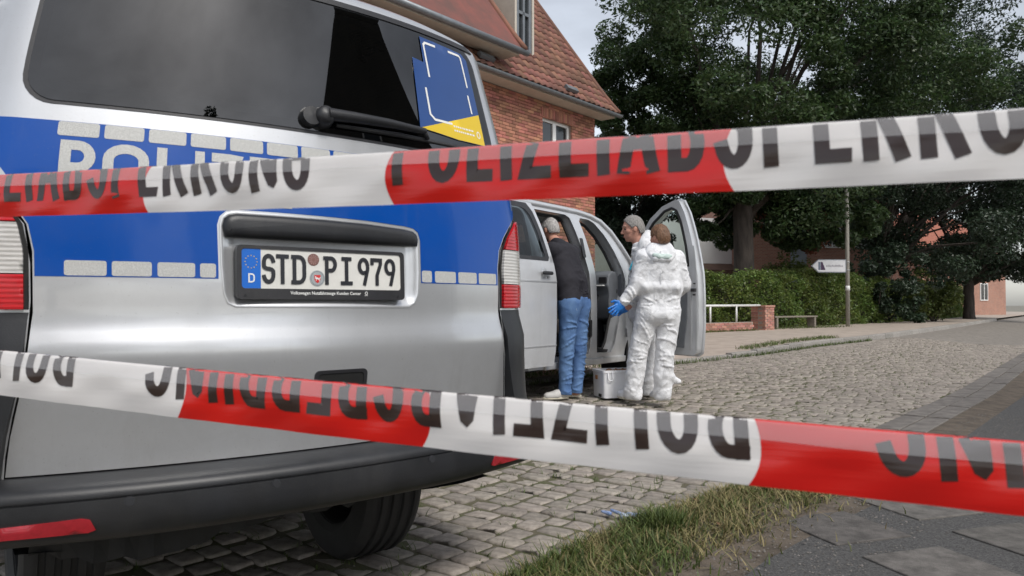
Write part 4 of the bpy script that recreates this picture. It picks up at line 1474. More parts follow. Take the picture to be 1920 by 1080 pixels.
def tree(name, label, base, trunk_h, trunk_r, c, r, ncl, per, size, m, seed, rmin=0.5, rmax=1.1, shell=0.45, extra=None, group=None, lean=0.0, ymax=2000):
    base = Vector(base)
    t = thing(name, label, "tree", tuple(base), group)
    g = random.Random(seed)
    cl, rd = crown_clusters(c, r, ncl, rmin, rmax, seed, shell)
    keep = [k for k in range(len(cl)) if (visible_px(*cl[k]) or (0, 0))[1] + rd[k] * 0.5 * F_PX / cl[k][1] < ymax]
    cl, rd = cl[keep], rd[keep]
    if extra is not None:
        cl = np.concatenate([cl, extra[0]]); rd = np.concatenate([rd, extra[1]])
    mb = MB()
    top = base + Vector((lean, 0, trunk_h))
    pts, rs = [], []
    for i in range(9):
        q = i / 8
        pts.append(base.lerp(top, q) + Vector((g.uniform(-.03, .03), g.uniform(-.03, .03), 0)) * trunk_r * 2)
        rs.append(trunk_r * (1.25 if i == 0 else 1.06 if i == 1 else 1 - 0.12 * q))
    mb.tube(pts, rs, 14)
    order = list(range(len(cl))); g.shuffle(order)
    for k in order[:min(34, len(cl))]:
        e = Vector(cl[k])
        s0 = base.lerp(top, g.uniform(0.72, 1.0))
        md = s0.lerp(e, 0.5) + Vector((0, 0, 0.12 * (e - s0).length)) + Vector((g.gauss(0, .3), g.gauss(0, .3), g.gauss(0, .2)))
        L = (e - s0).length
        br = trunk_r * g.uniform(.16, .42)
        mb.tube([s0, s0.lerp(md, .5) + Vector((g.gauss(0, .1), g.gauss(0, .1), 0)), md, md.lerp(e, .55) + Vector((g.gauss(0, .15), g.gauss(0, .15), g.gauss(0, .15))), e], [br, br * .75, br * .5, br * .3, br * .08], 7)
    mb.build("trunk", BARK, t, smooth=True, fixn=False)
    V, F = leaf_cloud(cl, rd, per, size)
    V = V - np.array(base)
    link("crown", np_mesh("crown", V, F, m), t, False)
    return t

ex = np.random.default_rng(3)
# low hanging boughs of the oak, set out along its lower edge
hang = []
for (px, py, dep) in ((1340, 380, 28), (1330, 425, 28.5), (1470, 405, 28.8), (1500, 385, 28.8), (1520, 415, 29), (1440, 385, 28.6), (1545, 440, 29.5), (1350, 360, 28), (1420, 370, 28.5),
                      (1560, 400, 29), (1600, 390, 29.5), (1300, 395, 29), (1395, 345, 28), (1465, 440, 29.2), (1355, 440, 29.5), (1500, 445, 29.5), (1625, 420, 30), (1655, 395, 30), (1530, 462, 29.6),
                      (1120, 215, 29), (1140, 150, 29), (1160, 235, 29), (1185, 110, 29), (1205, 190, 28), (1230, 245, 28), (1190, 260, 30), (1250, 90, 29), (1145, 255, 31), (1215, 60, 30), (1270, 255, 28), (1160, 185, 30)):
    p = at(px, py, dep)
    for _ in range(3):
        hang.append((p.x + ex.normal() * .45, p.y + ex.normal() * .5, p.z + ex.normal() * .22))
hang = np.array(hang)
tree("oak_tree", "large spreading oak with a thick dark trunk rising behind the clipped hedge", (8.75, 28.2, 0), 5.2, 0.40, (10.6, 29.6, 10.4), (7.2, 6.0, 6.0), 300, 640, 0.092, LEAF_OAK, 4, 0.6, 1.2, 0.35,
     (hang, np.full(len(hang), 0.5)), ymax=440)
tree("lime_tree", "dark leafy tree at the far right, overhanging the hedge end", (18.6, 38.0, 0), 3.0, 0.34, (20.6, 37.0, 8.6), (7.4, 4.6, 6.8), 190, 560, 0.105, LEAF_DK, 9, 0.7, 1.3, 0.3, ymax=520)
tree("lime_tree", "dark tree in front of the far orange brick house, at the right edge", (26.6, 43.5, 0), 2.6, 0.3, (28.0, 43.5, 6.4), (6.0, 3.4, 5.0), 160, 380, 0.13, LEAF_DK, 52, 0.7, 1.2, 0.3, ymax=545)
tree("maple_tree", "dense dark tree behind the two coveralled people, left of the oak", (5.6, 37.0, 0), 3.6, 0.3, (5.7, 37.0, 6.3), (3.3, 2.6, 2.7), 100, 480, 0.105, LEAF_DK, 15, 0.5, 1.0, 0.2, ymax=478)
# a few reddish tips on the oak
p = [at(x, y, 29.2) for x, y in ((1425, 402), (1452, 398), (1423, 428), (1545, 455), (1560, 432), (1525, 392), (1556, 440), (1460, 448), (1520, 470), (1480, 385), (1540, 405))]
V, F = leaf_cloud(np.array([tuple(q) for q in p]), np.full(len(p), 0.28), 26, 0.13)
oak = bpy.data.objects["oak_tree"]
link("reddish_leaves", np_mesh("reddish_leaves", V - np.array(oak.location), F, LEAF_RD), oak)

def shrub(name, label, c, r, ncl, per, size, m, seed, cat="shrub", group=None, rmin=.25, rmax=.5):
    base = Vector((c[0], c[1], 0))
    t = thing(name, label, cat, tuple(base), group)
    cl, rd = crown_clusters(c, r, ncl, rmin, rmax, seed, 0.3)
    mb = MB()
    for k in range(12):
        mb.tube([base + Vector((random.gauss(0, .08), random.gauss(0, .08), 0)), base.lerp(Vector(cl[k]), .6), Vector(cl[k])], [0.03, .02, .006], 5)
    mb.build("stems", BARK, t, fixn=False)
    V, F = leaf_cloud(cl, rd, per, size)
    link("foliage", np_mesh("foliage", V - np.array(base), F, m), t)
    return t
shrub("yew_shrub", "broad black green shrub behind the hedge, right of the sign pole", (16.4, 33.6, 1.9), (2.6, 1.5, 1.7), 60, 200, 0.10, LEAF_DK, 21)
shrub("light_shrub", "yellow green shrub just behind the hedge, right of the oak trunk", (11.1, 30.4, 1.8), (0.9, 0.7, 1.3), 22, 160, 0.07, LEAF_LT, 22)
shrub("light_shrub", "yellow green shrub growing at the house corner, seen past the van windscreen", (3.55, 20.2, 0.95), (0.75, 0.7, 0.95), 22, 170, 0.06, LEAF_LT, 23)
shrub("garden_shrub", "green shrub left of the oak trunk, behind the open van door", (6.3, 26.2, 0.9), (1.4, 0.8, 1.0), 26, 170, 0.07, LEAF_HG, 25)

shrub("light_shrub", "yellow green bush by the pavement at the far right end of the hedge", (20.6, 36.4, 1.2), (1.3, 1.0, 1.3), 34, 170, 0.085, LEAF_LT, 31)
# behind the photographer: spruce mirrored in the window, broad tree added for paint reflections
tree("spruce_tree", "slim dark spruce far behind the photographer, mirrored at the window's foot", (12.3, -13.2, 0), 9.5, 0.16, (12.3, -13.2, 7.2), (1.1, 1.1, 5.2), 60, 120, 0.16, LEAF_DK, 41, .3, .6, .2)
tree("reflection_tree", "broad green tree behind the photographer across the path", (3.5, -15.0, 0), 3.0, 0.3, (3.5, -15.0, 5.2), (4.2, 3.4, 3.2), 70, 150, 0.22, LEAF_OAK, 42, .7, 1.3, .3)

# hedge: clipped, in leaf down to the ground
HG = [(3.9, 22.6, 1.72), (5.9, 24.0, 1.78), (8.4, 25.4, 1.85), (11.2, 28.4, 2.05), (13.2, 30.3, 2.1), (16.2, 33.2, 1.95), (19.5, 37.0, 1.9), (24.0, 42.6, 1.95), (30.5, 50.5, 2.0)]
hedge = thing("hedge", "clipped green leafy hedge running behind the pavement, bench and sign pole", "hedge", (8.4, 25.4, 0))
core = MB()
for (a, b) in zip(HG[:-1], HG[1:]):
    A_, B_ = Vector((a[0], a[1], 0)), Vector((b[0], b[1], 0))
    d = (B_ - A_).normalized(); n_ = Vector((-d.y, d.x, 0))
    core.prism([A_ + n_ * .3, B_ + n_ * .3, B_ + n_ * .9, A_ + n_ * .9], UP * (min(a[2], b[2]) - 0.28))
core.build("twigs", BARK, hedge)
cs = []
for (a, b) in zip(HG[:-1], HG[1:]):
    A_, B_ = np.array(a), np.array(b)
    L = np.hypot(*(B_ - A_)[:2])
    k = int(L * 1150)
    t_ = RNG.uniform(0, 1, k)
    d = (B_ - A_)[:2] / L; n_ = np.array([-d[1], d[0]])
    top = A_[2] + (B_[2] - A_[2]) * t_
    face = RNG.uniform(0, 1, k)
    zz = np.where(face < 0.62, top * RNG.uniform(0.02, 1, k) ** 0.85, top)
    off = np.where(face < 0.62, 0.0, RNG.uniform(0, 1.1, k))
    xy = A_[:2] + (B_ - A_)[:2] * t_[:, None]
    wob = 0.10 * np.sin(xy[:, 0] * 3.3 + zz * 4) + 0.07 * np.sin(xy[:, 1] * 5.1 - zz * 7) + RNG.normal(0, .07, k)
    zw = np.where(face >= 0.62, 0.10 * np.sin(xy[:, 0] * 2.3) + np.abs(RNG.normal(0, .09, k)), 0)
    p = np.concatenate([xy + n_ * (off + wob)[:, None], (zz + zw)[:, None]], 1)
    cs.append(p)
cs = np.concatenate(cs)
V, F = leaf_cloud(cs, np.full(len(cs), 0.07), 3, 0.058)
link("foliage", np_mesh("foliage", V - np.array((8.4, 25.4, 0)), F, LEAF_HG), hedge)
yl = cs[(np.abs(cs[:, 0] - 12.4) < .9) & (RNG.uniform(0, 1, len(cs)) < 0.4)]
V, F = leaf_cloud(yl, np.full(len(yl), 0.12), 3, 0.06)
link("yellowing_leaves", np_mesh("yellowing_leaves", V - np.array((8.4, 25.4, 0)), F, LEAF_LT), hedge)
lv = [(RNG.uniform(5, 20), 0, 0) for _ in range(10)]

# ------------------------------------------------------------------ low wall with white railing, pillar, bench, sign
P0w, P1w = at(1322, 633, 22.0), at(1412, 629, 23.6)
P0w.z = P1w.z = 0.09
wall = thing("low_brick_wall", "low red brick garden wall with white pipe railing, left of the pillar", "wall", tuple(P0w - Vector((.8, .8, 0))))
d = (P1w - P0w).normalized(); n_ = Vector((-d.y, d.x, 0))
S0 = P0w - d * 1.6
L = (P1w - S0).length
MB().box((S0 + P1w) / 2 + UP * 0.16 + n_ * 0.09, (L, 0.16, 0.32), (d, n_, UP)).build("mortar_core", MORTAR, wall)
bm_me = MB().box((0, 0, 0), (0.235, 0.115, 0.066)).mesh("brick", BRICK_OLD)
wl = parent_loc(wall)
Rw = Matrix((d, n_, UP)).transposed().to_4x4()
for j in range(4):
    x = 0.12 - (0.12 if j % 2 else 0)
    while x < L:
        o = link("brick", bm_me, wall)
        o.matrix_local = Matrix.Translation(S0 + d * x + n_ * (0.055 + random.uniform(-.004, .004)) + UP * (0.038 + j * 0.077) - wl) @ Rw
        x += 0.245
MB().tube([S0 + UP * .82 + n_ * .1, P1w + UP * .84 + n_ * .1 + d * .55], 0.035, 12).build("rail", WHITE_P, wall, smooth=True)
for q in (at(1334, 600, 22.3), at(1384, 600, 23.15), S0 + d * .2):
    b = S0 + d * (q - S0).dot(d) + n_ * .1
    MB().tube([b + UP * .28, b + UP * .83], 0.03, 10).build("rail_post", WHITE_P, wall, smooth=True)

PC = at(1430, 626, 24.3); PC.z = 0.1
pil = thing("brick_pillar", "short red brick gate pillar at the end of the white railing", "pillar", tuple(PC))
MB().box(PC + UP * 0.38, (0.50, 0.50, 0.76), (d, n_, UP)).build("mortar_core", MORTAR, pil)
for j in range(10):
    z = 0.038 + j * 0.077
    lay = [(-.13, -.2, 0), (.13, -.2, 0), (-.2, .12, 1), (.2, .12, 1)] if j % 2 else [(0, -.2, 0), (-.2, -.13, 1), (.2, -.13, 1), (-.2, .13, 1), (.2, .13, 1)]
    for (x, y, r) in lay:
        o = link("brick", bm_me, pil)
        a_ = (n_, -d, UP) if r else (d, n_, UP)
        o.matrix_local = Matrix.Translation(d * x * 1.05 + n_ * y * 1.05 + UP * z) @ Matrix(a_).transposed().to_4x4()
MB().box(PC + UP * 0.80, (0.58, 0.58, 0.07), (d, n_, UP)).build("cap", BRICK_OLD, pil, bevel=0.01)

BC0, BC1 = at(1450, 612, 25.0), at(1530, 612, 26.6)
BC0.z = BC1.z = 0.1
bd = (BC1 - BC0).normalized(); bn = Vector((-bd.y, bd.x, 0)); BL = (BC1 - BC0).length
bench = thing("garden_bench", "low weathered wooden bench in front of the hedge, right of the brick pillar", "bench", tuple(BC0))
for k in range(2):
    MB().box((BC0 + BC1) / 2 + UP * 0.44 + bn * (k * .17), (BL, 0.15, 0.05), (bd, bn, UP)).build("seat_plank", WOOD, bench, bevel=0.006)
for x in (0.15, BL - 0.15):
    MB().box(BC0 + bd * x + UP * 0.205 + bn * .085, (0.1, 0.3, 0.41), (bd, bn, UP)).build("leg", WOOD, bench, bevel=0.006)

SB = at(1590, 618, 28.0); SB.z = 0.1
sign = thing("direction_sign", "tall grey pole carrying a white arrow sign that points left", "sign", tuple(SB))
MB().tube([SB, SB + UP * 6.1], 0.075, 14).build("pole", CONC, sign, smooth=True)
MB().tube([SB + UP * 1.38, SB + UP * 1.56], 0.083, 14).build("sleeve", WHITE_P, sign, smooth=True)
sx, sz0, sz1 = Vector((-1, -0.08, 0)).normalized(), 2.05, 2.55
def SGN(x, z, o=0):
    return SB + sx * x + UP * z + Vector((-0.08, -1, 0)).normalized() * (o + .045)
zc = (sz0 + sz1) / 2
outl = [(0.07, sz0), (1.16, sz0 + .0), (1.44, zc), (1.16, sz1), (0.07, sz1)]
MB().prism([SGN(a, b, 0) for a, b in outl], SGN(0, 0, 0.035) - SGN(0, 0, 0)).build("arrow_panel", ZINC, sign)
inl = [(0.11, sz0 + .035), (1.145, sz0 + .035), (1.39, zc), (1.145, sz1 - .035), (0.11, sz1 - .035)]
MB().prism([SGN(a, b, 0.036) for a, b in inl], SGN(0, 0, 0.004) - SGN(0, 0, 0)).build("sign_face", SIGN_W, sign)
MB().prism([SGN(a, b, 0.041) for a, b in ((1.16, zc - .15), (1.16, zc + .15), (1.07, zc + .15), (1.07, zc - .15))], SGN(0, 0, 0.002) - SGN(0, 0, 0)).build("emblem_bar", SIGN_B, sign)
MB().prism([SGN(a, b, 0.041) for a, b in ((1.06, zc - .15), (1.06, zc + .15), (1.0, zc + .15), (0.88, zc - .15))], SGN(0, 0, 0.002) - SGN(0, 0, 0)).build("emblem_wedge", SIGN_P, sign)
lt = MB()
xx = 0.86
rr = random.Random(2)
while xx > 0.2:      # the name is too small to read in the photograph: a row of short strokes
    w = rr.uniform(.02, .045); h = rr.choice((.05, .05, .075))
    lt.prism([SGN(xx, zc - .03, .041), SGN(xx - w, zc - .03, .041), SGN(xx - w, zc - .03 + h, .041), SGN(xx, zc - .03 + h, .041)], SGN(0, 0, .002) - SGN(0, 0, 0))
    xx -= w + .014
lt.build("lettering", SIGN_G, sign)
for z in (sz0 + .1, sz1 - .1):
    MB().tube([SB + UP * (z - .02), SB + UP * (z + .02)], 0.085, 14).build("clamp", STEEL, sign, smooth=True)

pg = [tuple(S0 + d * random.uniform(0, L) - n_ * abs(random.gauss(.06, .08)) - UP * .02) for _ in range(1500)]
pg += [tuple(BC0 + bd * random.uniform(-.6, 4.5) - bn * random.gauss(-.1, .25) - UP * .02) for _ in range(1600)]
blades("wall_foot_grass", pg, 0.05, 0.16, 0.007, GRASS_G, None, lean=0.9)
# ------------------------------------------------------------------ the near police van, seen from behind
TH = math.radians(38)
VR = Vector((math.cos(TH), math.sin(TH), 0))       # its right
VF = Vector((-math.sin(TH), math.cos(TH), 0))      # its front
VP = Vector((-0.585, 2.312, 0))                    # middle of the tailgate
LEAN = [(0, .06), (.45, .03), (.6, .010), (.72, -.010), (.79, -.0215), (.812, -.023), (.83, -.0205), (.885, -.003), (.905, 0), (1.0, .0), (1.3, .018), (1.5, .045), (1.95, .115), (2.05, .2)]
WID = [(0, .97), (.8, 1), (1.2, 1), (1.35, .985), (1.6, .945), (1.85, .885), (1.98, .85), (2.06, .6)]
CPL = [(0, 0), (.1, .0015), (.2, .006), (.3, .0135), (.4, .025), (.5, .04), (.6, .06), (.7, .083), (.763, .10), (.82, .116), (.87, .14), (.91, .175), (.94, .23), (.955, .32)]
def table(pts, d):
    xs = np.linspace(pts[0][0] - .2, pts[-1][0] + .2, 600)
    ys = np.interp(xs, [p[0] for p in pts], [p[1] for p in pts])
    k = max(1, int(d / (xs[1] - xs[0])))
    yp = np.pad(ys, k, mode='edge')
    for _ in range(2):
        ys = np.convolve(np.pad(ys, k, mode='edge'), np.ones(2 * k + 1) / (2 * k + 1), mode='valid')
    return xs, ys
T_LEAN, T_WID, T_CPL = table(LEAN, .012), table(WID, .04), table(CPL, .012)
def rear0(s, z):
    ss = s * float(np.interp(z, *T_WID))
    c = float(np.interp(abs(s), *T_CPL)) + float(np.interp(z, *T_LEAN))
    return ss, c
def VW(ss, c, z):
    return VP + VR * ss + VF * c + UP * z
def rear(s, z, off=0.0):
    """point on the van's rear skin, off metres out of it"""
    ss, c = rear0(s, z)
    if off:
        e = .004
        s2, c2 = rear0(s + e, z); s1, c1 = rear0(s - e, z)
        s4, c4 = rear0(s, z + e); s3, c3 = rear0(s, z - e)
        tu = Vector((s2 - s1, c2 - c1, 0)); tv = Vector((s4 - s3, c4 - c3, 2 * e))
        n = tu.cross(tv).normalized()
        if n.y > 0: n = -n
        ss += n.x * off; c += n.y * off; z += n.z * off
    return VW(ss, c, z)

van = thing("police_van", "silver and blue police van seen close from behind, number plate STD PI 979", "van", tuple(VP))

def sb(z):      # right edge of the tailgate
    return float(np.interp(z, [.49, .59, .75, .92, 1.08, 1.15, 1.20, 1.235, 1.265, 1.29, 1.31, 1.5, 2.0],
                           [.815, .805, .775, .754, .757, .77, .80, .832, .868, .90, .915, .918, .905]))
zs = [.497, .55, .6, .68, .75, .85, .92, 1.0, 1.08, 1.12, 1.15, 1.175, 1.20, 1.22, 1.24, 1.26, 1.28, 1.30, 1.33, 1.4, 1.5, 1.6, 1.7, 1.8, 1.9, 1.945]
gate_out = [(sb(z) - .004, z) for z in zs] + [(sb(1.95) - .02, 1.965), (.8, 1.975)] + [(-.8, 1.975), (-sb(1.95) + .02, 1.965)] + [(-sb(z) + .004, z) for z in reversed(zs)]
REC = [(-.262, .935), (.315, .932)] + [(.338, .945), (.352, .975), (.357, 1.05), (.357, 1.16), (.350, 1.183), (.335, 1.193)] + \
      [(.30, 1.198), (.15, 1.206), (.0, 1.209), (-.15, 1.210), (-.262, 1.210), (-.285, 1.205), (-.299, 1.192), (-.305, 1.17), (-.302, 1.05), (-.296, .975), (-.284, .945)]
GLS = rrect(-.80, .80, 1.487, 1.925, .07, 6)
GHOLE = rrect(-.74, .74, 1.54, 1.885, .05, 4)
gate = surf_patch("tailgate", gate_out, rear, SILVER, van, holes=(REC, GHOLE), thick=.02, step=.024)

def inset_poly(poly, d):
    n = len(poly); out = []
    cx = sum(p[0] for p in poly) / n; cy = sum(p[1] for p in poly) / n
    for i in range(n):
        a, b, c = Vector(poly[i - 1]), Vector(poly[i]), Vector(poly[(i + 1) % n])
        n1 = Vector((-(b - a).y, (b - a).x)).normalized(); n2 = Vector((-(c - b).y, (c - b).x)).normalized()
        m = (n1 + n2); m = m / max(.4, m.length_squared / 2)
        out.append(tuple(b + m * d))
    return out
# recess that holds the number plate: a rolled edge going in to a floor
rec = MB()
rings = []
RECd = densify(REC, .03)
for d, o in ((-.002, .0012), (0.0, .0018), (.005, .0006), (.012, -.004), (.024, -.012), (.045, -.018)):
    rings.append([rear(a, b, o) for a, b in inset_poly(RECd, d)])
m = len(rings[0])
for k in range(len(rings) - 1):
    rec.add(rings[k] + rings[k + 1], [(i, (i + 1) % m, m + (i + 1) % m, m + i) for i in range(m)])
rec.add(rings[-1], [tuple(range(m))])
ro = rec.build("plate_recess", SILVER, gate, smooth=True, fixn=False)
bm = bmesh.new(); bm.from_mesh(ro.data); bmesh.ops.remove_doubles(bm, verts=bm.verts, dist=1e-5); bmesh.ops.recalc_face_normals(bm, faces=bm.faces); bm.to_mesh(ro.data); bm.free()
auto_smooth(ro, 50)
# black grip moulding over the plate
GR = [(-.292, 1.138), (.349, 1.140), (.353, 1.165), (.347, 1.180), (.333, 1.189), (.30, 1.194), (.15, 1.202), (.0, 1.205), (-.15, 1.206), (-.26, 1.206), (-.281, 1.201), (-.294, 1.19), (-.299, 1.17)]
gp_ = MB()
GRd = densify(GR, .03)
rg = []
for d, o in ((0.0, -.02), (0.0, .004), (.003, .009), (.010, .014), (.022, .0165)):
    rg.append([rear(a, b, o) for a, b in inset_poly(GRd, d)])
m = len(GRd)
for k in range(len(rg) - 1):
    gp_.add(rg[k] + rg[k + 1], [(i, (i + 1) % m, m + (i + 1) % m, m + i) for i in range(m)])
gp_.add(rg[-1], [tuple(range(m))])
go = gp_.build("grip_moulding", GREY_PL, gate, smooth=True)
bm = bmesh.new(); bm.from_mesh(go.data); bmesh.ops.remove_doubles(bm, verts=bm.verts, dist=1e-5); bmesh.ops.recalc_face_normals(bm, faces=bm.faces); bm.to_mesh(go.data); bm.free()
auto_smooth(go, 50)

# blue foil with the recess left free
blue_out = [(sb(z) - .008, z) for z in (1.015, 1.05, 1.08, 1.12, 1.15, 1.175, 1.20, 1.22, 1.24, 1.26, 1.28, 1.30, 1.33, 1.38, 1.432)] + [(-sb(z) + .008, z) for z in (1.432, 1.38, 1.33, 1.30, 1.28, 1.26, 1.24, 1.22, 1.20, 1.175, 1.15, 1.12, 1.08, 1.05, 1.015)]
hole = [(p[0], p[1]) for p in inset_poly(densify(REC, .05), -.008)]
hole = [(a, max(b, 1.0)) for a, b in hole]
top_ = [p for p in hole if p[1] > 1.016]
# open the foil at the recess: the outline runs round it
lo_r = [(.362, 1.015)] + [p for p in hole if p[0] > .2 and p[1] > 1.02]
seq = [p for p in hole if p[1] > 1.02]
i0 = min(range(len(seq)), key=lambda i: (seq[i][1] - 1.02) ** 2 + (seq[i][0] - .365) ** 2)
seq = seq[i0:] + seq[:i0]
blue_full = [(-.310, 1.015)] + list(reversed(seq)) + [(.365, 1.015)] + blue_out
stripe = surf_patch("blue_stripe", blue_full, rear, BLUE, gate, off=.0012, thick=.0012, step=.045)
for a, b in ((-.684, -.588), (-.576, -.481), (-.467, -.372), (-.359, -.317), (.368, .411), (.425, .522), (.535, .629), (.641, .738)):
    surf_patch("reflector_patch", rrect(a, b, 1.018, 1.058, .006, 3), rear, REFL, gate, off=.002, thick=.0007, step=.03)
for k in range(12):
    a = -.715 + k * .109
    surf_patch("reflector_patch", rrect(a, a + .097, 1.392, 1.431, .006, 3), rear, REFL, gate, off=.002, thick=.0007, step=.03)
fnp = lambda x, y, l=0: rear(x, y, .0022 + l)
letters([(ch, x0, 1.232, x1 - x0, .148, 0) for ch, x0, x1 in (('P', -.705, -.622), ('O', -.605, -.493), ('L', -.474, -.40), ('I', -.375, -.347), ('Z', -.330, -.242), ('E', -.222, -.145), ('I', -.122, -.094))], .026, fnp, REFL, gate, seg=.02)

# rear window: frit border and tinted pane
surf_patch("window_seal", rrect(-.812, .812, 1.478, 1.937, .075, 6), rear, BLACK_PL, gate, holes=(rrect(-.775, .775, 1.515, 1.905, .05, 6),), off=.002, thick=.006, step=.05)
rwin = surf_patch("rear_window", GLS, rear, GLASS_T, gate, off=.0045, thick=.0, step=.05)
# black strip that paints in the shadow under the roof spoiler
surf_patch("spoiler_shadow_strip", [(-.83, 1.93), (.83, 1.93), (.80, 1.948), (-.80, 1.948)], rear, BLACK_PL, gate, off=.006, thick=.01, step=.05)
# latch pocket
lp = rrect(-.031, .148, .668, .739, .016, 4)
surf_patch("latch_pocket", lp, rear, BLACK_PL, gate, off=.004, thick=.006, step=.03, holes=(rrect(-.019, .136, .68, .729, .012, 4),))
surf_patch("latch_pocket", rrect(-.022, .139, .677, .732, .012, 4), rear, DARK, gate, off=.0015, thick=.002, step=.03)

# poster behind the wiper's sweep (its code is left out)
PO = [(.410, 1.562), (.60, 1.548), (.755, 1.55), (.757, 1.70), (.762, 1.885), (.735, 1.905), (.488, 1.912), (.484, 1.815), (.428, 1.822)]
poster = surf_patch("window_poster", PO, rear, POSTER_B, van, off=.0085, thick=.001, step=.05)
surf_patch("yellow_wedge", [(.412, 1.563), (.60, 1.549), (.754, 1.551), (.755, 1.672)], rear, POSTER_Y, poster, off=.0092, thick=.0006, step=.05)
fb = lambda x, y, l=0: rear(x, y, .0095 + l)
for pts in ([(.500, 1.768), (.500, 1.885), (.510, 1.893), (.565, 1.893)], [(.650, 1.893), (.712, 1.893), (.721, 1.885), (.721, 1.775)], [(.470, 1.715), (.470, 1.622), (.490, 1.605), (.575, 1.605)], [(.712, 1.735), (.712, 1.672)]):
    br = MB(); ribbon(br, pts, .0085, fb, seg=.03)
    br.build("corner_bracket", PRINT_W, poster, fixn=False)
tb = MB()
rr = random.Random(4)
for row, (x, y) in enumerate(((.585, 1.598), (.585, 1.582))):
    while x < .70:
        w = rr.uniform(.005, .014)
        ribbon(tb, [(x, y), (x + w, y)], .0065, fb, cap=False, seg=.05, across=1)
        x += w + .004
ribbon(tb, arc(.725, 1.588, .009, .012, 0, 360, 14), .004, fb, cap=False)
tb.build("small_print", PRINT_W, poster, fixn=False)

# rear wiper
wp = MB()
wp.lathe([(.0, .052), (.020, .050), (.030, .040), (.033, .02), (.038, .0)], rear(.014, 1.532, 0), rear(.014, 1.532, 1) - rear(.014, 1.532, 0), 20)
wp.lathe([(.0, .03), (.03, .028), (.034, .0)], rear(-.03, 1.527, 0), rear(0, 1.532, 1) - rear(0, 1.532, 0), 16)
wp.tube([rear(.02, 1.535, .036), rear(.12, 1.537, .040), rear(.25, 1.540, .038), rear(.41, 1.542, .030)], [.021, .018, .0155, .011], 12)
wiper = wp.build("rear_wiper", GREY_PL, van, smooth=True)
auto_smooth(wiper, 50)
wb = MB()
wb.tube([rear(.06, 1.512, .012), rear(.30, 1.517, .012), rear(.70, 1.522, .012)], [.006, .009, .006], 8)
wb.tube([rear(.41, 1.540, .03), rear(.43, 1.522, .016)], .008, 8)
wb.build("wiper_blade", BLACK_PL, wiper, smooth=True)

# number plate
def flatp(x, y, o=0.0):
    c0 = rear(.012, 1.04, -.006)
    ax = VR * math.cos(math.radians(-1.5)) + VF * 0.0
    upv = (rear(.012, 1.1, 0) - rear(.012, .98, 0)).normalized()
    return c0 + VR * (x - .012) + upv * (y - 1.04) - VF * o
plate = empty("license_plate", tuple(VP)); plate.parent = van; plate.location = (0, 0, 0)
def fpatch(name, outl, m, off, thick, holes=(), step=.08, parent=None, bevel=0):
    return surf_patch(name, outl, flatp, m, parent or plate, holes=holes, off=off, thick=thick, step=step)
fpatch("plate_holder", rrect(-.264, .286, .957, 1.116, .014, 5), BLACK_PL, .010, .022, holes=(rrect(-.250, .272, .989, 1.106, .010, 5),))
fpatch("plate_panel", rrect(-.2515, .2735, .9885, 1.1065, .008, 4), PLATE_W, .007, .004)
fpatch("euro_band", [(-.2505, .9895), (-.194, .9895), (-.194, 1.1055), (-.2505, 1.1055)], EUBLUE, .0078, .0006)
fpl = lambda x, y, l=0: flatp(x, y, .0095 + l)
T_ = .0120
for c, x0, x1 in (('S', -.191, -.151), ('T', -.1485, -.109), ('D', -.098, -.055), ('P', .006, .046), ('Ip', .058, .099), ('9', .117, .158), ('7', .162, .204), ('9', .212, .253)):
    ch_ = MB()
    letter(ch_, c, x0, 1.0035, x1 - x0, .089, T_, fpl, seg=.008)
    if c == 'D':
        ribbon(ch_, [(-.0965, 1.0095), (-.085, 1.0095)], T_, fpl, layer=.0004); ribbon(ch_, [(-.0965, 1.0865), (-.085, 1.0865)], T_, fpl, layer=.0004)
    if c == 'P':
        ribbon(ch_, [(.0065, 1.0865), (.018, 1.0865)], T_, fpl, layer=.0004)
    ch_.build("character", PLATE_K, plate, fixn=False)
dd = MB(); letter(dd, 'D', -.231, 1.006, .019, .027, .0042, lambda x, y, l=0: flatp(x, y, .0088 + l), seg=.004)
dd.build("country_letter", PRINT_W, plate, fixn=False)
st = MB()
for k in range(12):
    a = 2 * math.pi * k / 12
    cx, cy = -.2225 + .0175 * math.cos(a), 1.067 + .0185 * math.sin(a)
    poly = [flatp(cx + (.0026 if i % 2 == 0 else .0011) * math.sin(i * math.pi / 5), cy + (.0026 if i % 2 == 0 else .0011) * math.cos(i * math.pi / 5), .0088) for i in range(10)]
    st.add(poly, [tuple(range(10))])
st.build("stars", mat("star_yellow", (.62, .45, .12), .5), plate, fixn=False)
circ = lambda cx, cy, r, n=28: [(cx + r * math.cos(2 * math.pi * i / n), cy + r * math.sin(2 * math.pi * i / n)) for i in range(n)]
b_ = fpatch("inspection_sticker", circ(-.031, 1.080, .0185), STICK_BR, .0085, .001)
tk = MB()
for k in range(12):
    a = 2 * math.pi * k / 12
    ribbon(tk, [(-.031 + .011 * math.cos(a), 1.080 + .011 * math.sin(a)), (-.031 + .0155 * math.cos(a), 1.080 + .0155 * math.sin(a))], .0016, lambda x, y, l=0: flatp(x, y, .0091), cap=False)
ribbon(tk, arc(-.031, 1.080, .008, .008, 0, 360, 16), .0012, lambda x, y, l=0: flatp(x, y, .0091), cap=False)
tk.build("dial_marks", mat("sticker_marks", (.42, .27, .24), .6), plate, fixn=False)
fpatch("registration_seal", circ(-.019, 1.023, .0245), STICK_SV, .0085, .001)
rg_ = MB()
ribbon(rg_, arc(-.019, 1.023, .021, .021, 0, 360, 24), .002, lambda x, y, l=0: flatp(x, y, .0091), cap=False)
rg_.build("seal_ring", mat("seal_grey", (.25, .27, .28), .5), plate, fixn=False)
